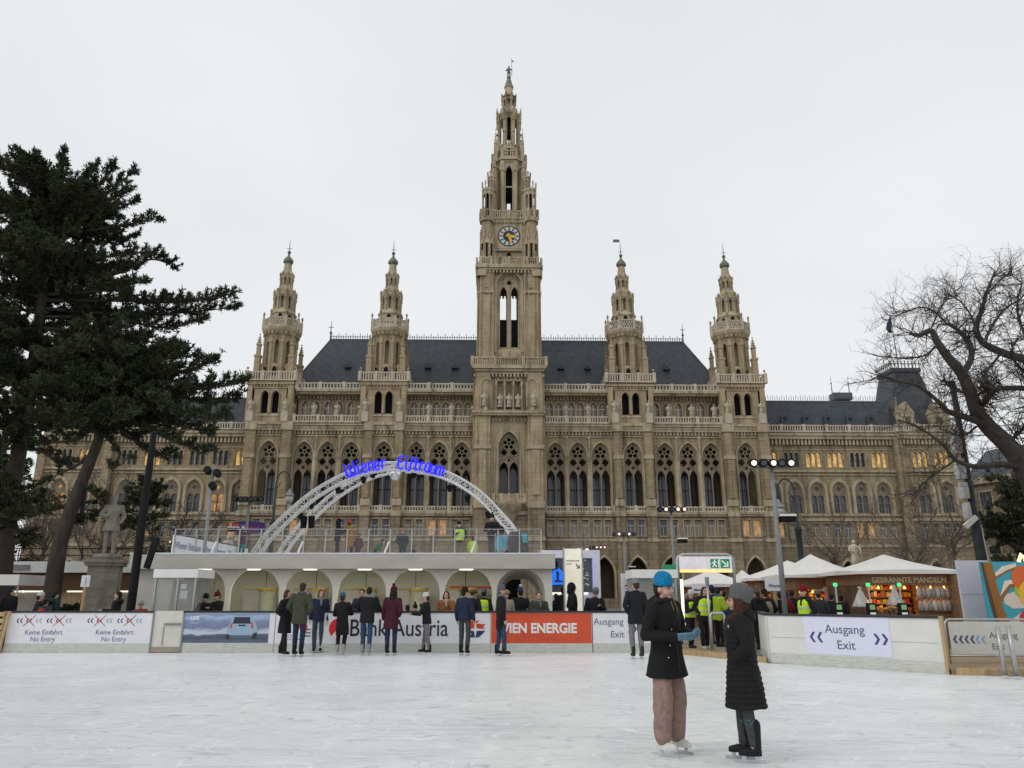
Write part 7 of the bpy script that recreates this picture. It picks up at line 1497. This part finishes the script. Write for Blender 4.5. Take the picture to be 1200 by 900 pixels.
back(424, 23.4, 10, 'dark-haired person behind boards beside the grey scarf skater', H=1.78, pose='lean', coat=(.025,.025,.03), hairc=DKH)
back(239, 25.0, 60, 'person in black with dark pointed hat left of two by the booth', H=1.62, pose='pocket', coat=BLK, hat='beanie', hatc=BLK, hairc=DKH)
back(255, 24.8, -30, 'person in black with dark red bobble hat near the booth', H=1.68, pose='phone', coat=BLK, hat='beanie', hatc=(.12,.015,.03), pompom=(.2,.1,.1), hairc=DKH)
back(487, 23.5, 20, 'small child with black bobble hat just above the board rail', H=1.32, pose='lean', coat=BLK, hat='beanie', hatc=BLK, pompom=BLK, hairc=DKH, scarf=(.5,.45,.42))
back(478, 23.6, 200, 'small child in black beside the other child behind boards', H=1.28, pose='pocket', coat=BLK, hat='beanie', hatc=BLK, hairc=DKH)
back(523, 23.4, -14, 'long-haired woman in tan coat leaning behind the boards', H=1.72, pose='lean', coat=(.22,.09,.035), hair='long', hairc=(.025,.012,.01), scarf=(.42,.30,.22), wide=1.05, turn=20)
back(554, 25.2, 160, 'person with brown fur-trimmed hair right of the tan coat', H=1.76, pose='pocket', coat=BLK, hair='fur', hairc=(.10,.06,.03))
back(566, 26.0, 175, 'steward in yellow safety vest under the pavilion arch', H=1.78, pose='pocket', coat=BLK, vest=LIME, hat='beanie', hatc=(.10,.11,.12), hairc=DKH)
back(592, 23.7, 20, 'woman in cream coat and tan fur hat behind the boards', H=1.74, pose='pocket', coat=(.34,.29,.23), hair='fur', hairc=(.28,.17,.08))
back(609, 24.8, 190, 'person from behind in black with navy and white beanie', H=1.8, pose='pocket', coat=BLK, hat='beanie', hatc=(.03,.04,.1), pompom=(.5,.52,.6), hairc=DKH, wide=1.1)
back(631, 23.4, 0, 'person with crossed arms in dark grey jacket facing the rink', H=1.7, pose='cross', coat=(.045,.045,.042), hairc=(.12,.07,.04), scarf=(.14,.14,.14), wide=1.05)
back(671, 23.9, 95, 'tall person in black with hood up before the info pillar', H=1.96, pose='pocket', coat=(.01,.01,.011), hood='up', hair=None)
back(697, 24.0, 12, 'person in black jacket with grey beanie looking down', H=1.8, pose='phone', coat=(.016,.016,.018), hat='beanie', hatc=(.13,.13,.14), hairc=DKH, wide=1.12, tilt=18)
for px, Y, lab, h in ((645, 29, 'leftmost of three dark people before the screen wall', 1.62), (652.5, 29.6, 'middle of three dark people before the screen wall', 1.68), (659, 28.4, 'rightmost, tallest of three dark people before the screen wall', 1.9)): back(px, Y, 170, lab, H=h, pose='pocket', coat=(.025,.025,.03), hairc=DKH, vox=.026)
back(10, 25, 75, 'person in black facing right at the left edge', H=1.86, pose='pocket', coat=BLK, hairc=DKH, hood='up', hair=None, wide=1.1)
back(46, 25, 130, 'person in dark coat with white beanie by pine trunk', H=1.66, pose='pocket', coat=BLK, hat='beanie', hatc=(.55,.54,.52), hairc=DKH)
back(55, 24.6, 175, 'person with bright red backpack by pine trunk', H=1.5, pose='pocket', coat=(.03,.04,.035), bag=(.45,.03,.03), hairc=DKH)
back(63, 25.4, 160, 'person in dark green coat right of the red backpack', H=1.72, pose='pocket', coat=(.015,.03,.028), hairc=DKH, hood='down')
back(137, 24.2, -80, 'person in black with pale fur collar facing the pedestal', H=1.72, pose='lean', coat=BLK, fur=(.40,.33,.25), hood='down', hairc=DKH)
back(166, 23.5, 10, 'small child in red jacket and grey helmet behind boards', H=1.42, pose='lean', coat=(.22,.03,.03), hat='helmet', hatc=(.2,.2,.2), hairc=BRN)
g3 = 'people on the ice terrace'
def deck(px, pyt, H, face, label, **k):
    v = 450-pyt; Y = (3.04+H-EYE)/((FPX*_s+v*_c)/(FPX*_c-v*_s)); x = at(px, pyt+14, Y)[0]; k.setdefault('vox', .023); k.setdefault('group', g3); return person(x, Y, 3.04, face, label, H=H, **k)
deck(284, 618, 1.6, 185, 'skater in maroon top and teal trousers with raised arms', pose='up', coat=(.09,.015,.05), hem=.88, legs=(.01,.16,.15), hat='beanie', hatc=(.6,.58,.56), skates=BLK)
deck(396, 608, 1.8, 100, 'person in dark navy looking at a phone on the terrace', pose='phone', coat=(.015,.015,.022), hem=.8, legs=BLK, hair='short', hairc=DKH, hood='up')
deck(410, 611, 1.7, 190, 'person in ochre coat and orange red beanie on terrace', pose='phone', coat=(.28,.14,.035), hem=.62, legs=(.04,.025,.035), hat='beanie', hatc=(.5,.05,.03), fur=(.45,.32,.16), hood='down')
deck(420, 626, 1.15, 170, 'child in a plum snowsuit on the terrace', pose='down', coat=(.09,.03,.06), hem=.7, legs=(.09,.03,.06), hat='beanie', hatc=(.1,.07,.09))
deck(440, 628, 1.62, 100, 'person in green top bending forward on the terrace', pose='talk', coat=(.03,.13,.08), hem=.9, legs=BLK, bend=.75, hairc=DKH)
deck(472, 620, 1.65, 20, 'person in dark grey with orange and white hat on terrace', pose='pocket', coat=(.03,.035,.045), hem=.8, legs=(.025,.03,.035), hat='beanie', hatc=(.45,.12,.06), hairc=BRN, wide=1.05)
deck(483, 640, 1.2, 30, 'small dark child low behind the terrace railing', pose='pocket', coat=(.03,.03,.035), legs=BLK, hat='beanie', hatc=(.05,.03,.03))
deck(539, 612, 1.75, 5, 'bearded steward in yellow vest facing us on terrace', pose='phone', coat=BLK, vest=LIME, hem=.85, legs=(.14,.12,.08), hat='beanie', hatc=BLK, hood='down', hairc=DKH, wide=1.08)
deck(553.5, 629, 1.72, 200, 'farther steward in a full yellow jacket on the terrace', pose='pocket', coat=(.42,.55,.03), vest=LIME, hem=.85, legs=(.05,.055,.07), hairc=DKH)
deck(577, 604, 1.9, -4, 'person in black with tall bobble hat near covered box', pose='cross', coat=BLK, hem=.86, legs=(.06,.06,.062), hat='beanie', hatc=BLK, pompom=(.03,.04,.07), hairc=DKH, wide=1.08)
g4 = 'people at the exit walkway'
def ex(px, Y, face, label, z=.12, **k):
    x = gx(px, Y, 1.2); k.setdefault('vox', .018); k.setdefault('group', g4); return person(x, Y, z, face, label, **k)
ex(808, 23.4, 40, 'bearded steward in yellow vest and white beanie', H=1.6, pose='phone', coat=BLK, vest=LIME, legs=BLK, hat='beanie', hatc=(.55,.52,.5), scarf=(.02,.02,.02), hairc=DKH, bend=.08)
ex(823.5, 22.9, 20, 'dark-haired steward in black sleeves and yellow vest', H=1.72, pose='pocket', coat=BLK, vest=LIME, legs=BLK, hair='bob', hairc=(.035,.02,.018), shoes=(.4,.4,.38), bend=.1, turn=-20)
ex(841, 23.9, 110, 'person in yellow green jacket with blue collar at hoop rail', H=1.72, pose='phone', coat=(.30,.42,.03), scarf=(.02,.12,.2), legs=BLK, hairc=DKH, bend=.1)
ex(853, 24.4, 160, 'child in bright yellow trousers and blue top by walkway', H=1.32, pose='pocket', coat=(.02,.04,.16), hem=.8, legs=(.50,.40,.02), hat='beanie', hatc=(.2,.05,.05), legw=1.2)
for px, Y, c, lab, h, kw in ((797, 29, (.16,.06,.05), 'person with reddish coat in the crowd left of gantry sign', 1.68, {}), (806, 30, (.02,.025,.05), 'person in navy behind the white beanie steward', 1.74, {}), (835, 27.5, (.015,.018,.05), 'person with dark blue hat behind the slim pole', 1.9, dict(hat='beanie', hatc=(.02,.025,.1))),
        (862, 28, BLK, 'person in black between gantry leg and grey beanie woman', 1.75, {}), (848, 26.4, BLK, 'dark-haired person in black behind the yellow green jacket', 1.74, {}), (874, 30, (.03,.02,.02), 'person in dark brown under the small far tent', 1.72, {})): back(px, Y, rt.choice((160, 200, 30, -20)), lab, H=h, pose='pocket', coat=c, hairc=DKH, group=g4, vox=.024, **kw)
ex(888, 24.6, 186, 'person from behind in black with olive bobble hat and fur collar', z=0, H=1.76, pose='pocket', coat=BLK, hat='beanie', hatc=(.09,.10,.08), pompom=(.14,.14,.12), fur=(.30,.23,.15), hood='down', legs=BLK)
ex(899, 25.4, 178, 'person in black hat wearing a khaki backpack', z=0, H=1.76, pose='pocket', coat=BLK, hat='beanie', hatc=BLK, bag=(.20,.19,.12), legs=BLK)
ex(944, 20.4, -75, 'steward in red beanie and yellow vest behind the white board', z=0, H=1.8, pose='pocket', coat=BLK, vest=LIME, hat='beanie', hatc=(.20,.012,.02), hairc=DKH, legs=BLK, scarf=BLK)
for px, Y, c, lab, h, kw in ((921, 27.5, (.25,.02,.02), 'person in red top in the crowd right of the tallest mast', 1.74, {}), (930, 28, BLK, 'person in black in the crowd left of the red beanie steward', 1.78, {}), (960, 24.5, (.03,.03,.035), 'person in dark grey with grey cap before gingerbread stall', 1.72, dict(hat='beanie', hatc=(.14,.12,.12))),
        (974, 26, BLK, 'person in black browsing the gingerbread hearts', 1.66, {}), (985, 27, (.02,.02,.022), 'person in black at right of the gingerbread stall front', 1.6, {}), (913, 26.6, BLK, 'person in black just behind the tallest mast', 1.7, {}), (952, 23.5, (.30,.06,.12), 'small child in pink just above the white board rail', 1.3, {})): back(px, Y, rt.choice((150, 190, 210)), lab, H=h, pose='pocket', coat=c, hairc=DKH, group=g4, vox=.024, **kw)
# the two women in front
x, Y = gnd(787, 884); F1 = person(x, Y, ZI, 44, 'woman in bright blue beanie and black parka gesturing with teal gloves', H=1.735, pose='talk', coat=(.011,.011,.012), hem=.70, flare=.05, wide=1.07, legs=(.27,.175,.15), legw=1.5, stance=.13, deep=1.12, hat='beanie', hatc=(.008,.21,.42), hair='short', hairc=(.03,.02,.015),
    skates=(.62,.60,.56), gloves=(.10,.20,.25), hood='down', vox=.011, turn=4, fur=(.02,.018,.016))
b = MB(); K_ = (1.735-.062)/1.72; b.M = Matrix.Translation((0,0,.062)) @ Matrix.Scale(K_, 4); b.tube([(0, -.137, 1.40), (0, -.146, 1.25), (0, -.142, 1.08), (0, -.15, .95), (0, -.165, .72)], .006, 5); b.build('zip', mat('black_zip', (.03,.03,.032), .3), F1)
for p in ((-.12, -.115, 1.02), (-.15, -.11, .90), (.12, -.115, 1.02), (-.09, -.125, 1.18)): b = MB(); b.M = Matrix.Translation((0,0,.062)) @ Matrix.Scale(K_, 4); b.ball((p[0], p[1]-.022, p[2]), .009, 8, 6); b.build('snap_button', BLADE, F1, True)
for s in (-1, 1): b = MB(); b.M = Matrix.Translation((0,0,.062)) @ Matrix.Scale(K_, 4); b.tube([(s*.03, -.115, 1.47), (s*.035, -.15, 1.38), (s*.03, -.15, 1.28)], .006, 5); b.build('drawstring', mat('ochre_cord', (.25,.15,.05), .7), F1)
x, Y = gnd(879, 892); F2 = person(x, Y, ZI, -104, 'long-haired woman in grey beanie and long black quilted coat', H=1.60, pose='pocket', coat=(.013,.013,.014), hem=.47, flare=.05, legs=(.055,.057,.062), legw=.92, hat=None, hair='long', hairc=(.055,.025,.016),
    skates=(.012,.012,.013), hood='down', vox=.011, puff=.075, step=.05, wide=1.12, boot=.24, deep=1.22)
K_ = (1.6-.062)/1.72; HB = Matrix.Translation((0,0,.062)) @ Matrix.Scale(K_, 4)
b = MB(); b.M = HB @ Matrix.Translation((0, .03, 1.64)) @ Matrix.Rotation(R(-18), 4, 'X'); b.lathe([(.1, -.035), (.108, -.03), (.112, .0), (.118, .03), (.124, .06), (.118, .1), (.095, .135), (.06, .155), (.02, .162), (.004, .163)], (0,0,0), 26, 0, .92, 1.12); b.build('slouch_beanie', fab((.13,.13,.13), sc_=40, bump=.8), F2, True)
for s in (-1, 1): b = MB(); b.M = HB; b.lathe([(.05, .30), (.064, .315), (.064, .345), (.062, .37), (.05, .38)], (s*.096, .05*s*.6-.005, 0), 14); b.build('sock', mat('patterned_sock', (.02,.03,.045), .8, .9, 45, col2=(.10,.16,.18)), F2, True)
b = MB(); b.M = HB
chain(b, [(.075, .03, 1.60), (.088, .015, 1.5), (.10, -.09, 1.40), (.105, -.125, 1.31), (.10, -.13, 1.25)], [.03, .036, .042, .036, .018]); chain(b, [(.08, .02, 1.6), (.10, .01, 1.48), (.125, -.03, 1.40), (.13, -.08, 1.30)], [.04, .048, .04, .02]); chain(b, [(-.06, -.03, 1.58), (-.08, -.08, 1.42), (-.085, -.12, 1.3)], [.03, .036, .022])
soft(b, 'loose_hair', fab((.06,.028,.018), sc_=26, bump=.8), F2, .009, 3)
b = MB(); b.M = HB; b.ball((.15, -.12, 1.33), (.012, .012, .02), 8, 6); b.build('badge', M['white'], F2, True)
# the stone man on the pedestal
b = MB(); b.M = Matrix.Translation((0, 0, STAT['z'])) @ Matrix.Scale(1.36, 4)
chain(b, [(-.09,0,.9), (-.1,-.02,.5), (-.1,.02,.06)], [.1,.075,.055]); chain(b, [(.09,0,.9), (.12,-.08,.5), (.13,-.02,.06)], [.1,.075,.055])
for q in ((-.1,.02), (.13,-.02)): chain(b, [(q[0], q[1]+.03, .04), (q[0], q[1]-.14, .035)], [.045,.04])
b.loft([((0,0,.66), .26, .2), ((0,0,.95), .19, .14), ((0,0,1.1), .165, .125), ((0,-.02,1.28), .2, .15), ((0,0,1.4), .19, .11), ((0,0,1.48), .07,.07)], 18)
chain(b, [(-.2,0,1.4), (-.34,.05,1.16), (-.12,-.17,1.1)], [.075,.065,.05]); chain(b, [(.2,0,1.4), (.3,.02,1.12), (.24,-.1,.92)], [.075,.062,.05])
chain(b, [(0,.01,1.4), (0,0,1.55)], [.06,.055]); b.ball((0,-.01,1.63), (.085,.1,.12), 12, 10); b.ball((0,-.11,1.6), .018, 6, 5); b.ball((0,.02,1.70), (.1,.115,.07), 12, 8); b.ball((0,-.06,1.54), (.06,.05,.06), 8, 6)
soft(b, 'figure', GS2, STAT['t'], .03)
# ---------------------------------------------------------------- freeze the grown surfaces and the lettering into plain meshes
bpy.context.view_layer.update(); dg = bpy.context.evaluated_depsgraph_get()
done = []
for o in REMESH: done.append((o, bpy.data.meshes.new_from_object(o.evaluated_get(dg))))
for o in [o for o in C.objects if o.type == 'FONT']: done.append((o, bpy.data.meshes.new_from_object(o.evaluated_get(dg))))
for o, me in done:
    if o.type == 'FONT':
        n = bpy.data.objects.new('lettering', me); C.objects.link(n); n.parent = o.parent; n.location = o.location; n.rotation_euler = o.rotation_euler; n.scale = o.scale; bpy.data.objects.remove(o)
    else:
        o.modifiers.clear(); o.data = me; shade(me)
        kind_ = o.name.split('.')[0]
        if kind_ in ('coat', 'trousers'):                           # folds of the cloth
            sd_ = Vector((len(me.vertices)*.37 % 50, o.parent.location.x, o.parent.location.y)); no_ = [v.normal.copy() for v in me.vertices]
            for v, n_ in zip(me.vertices, no_):
                p = v.co; q = noise.noise(Vector((p.x*7, p.y*7, p.z*(11 if kind_ == 'trousers' else 5)))+sd_)+.5*noise.noise(Vector((p.x*16, p.y*16, p.z*13))+sd_)
                v.co = p+n_*q*(.009 if kind_ == 'coat' else .008)
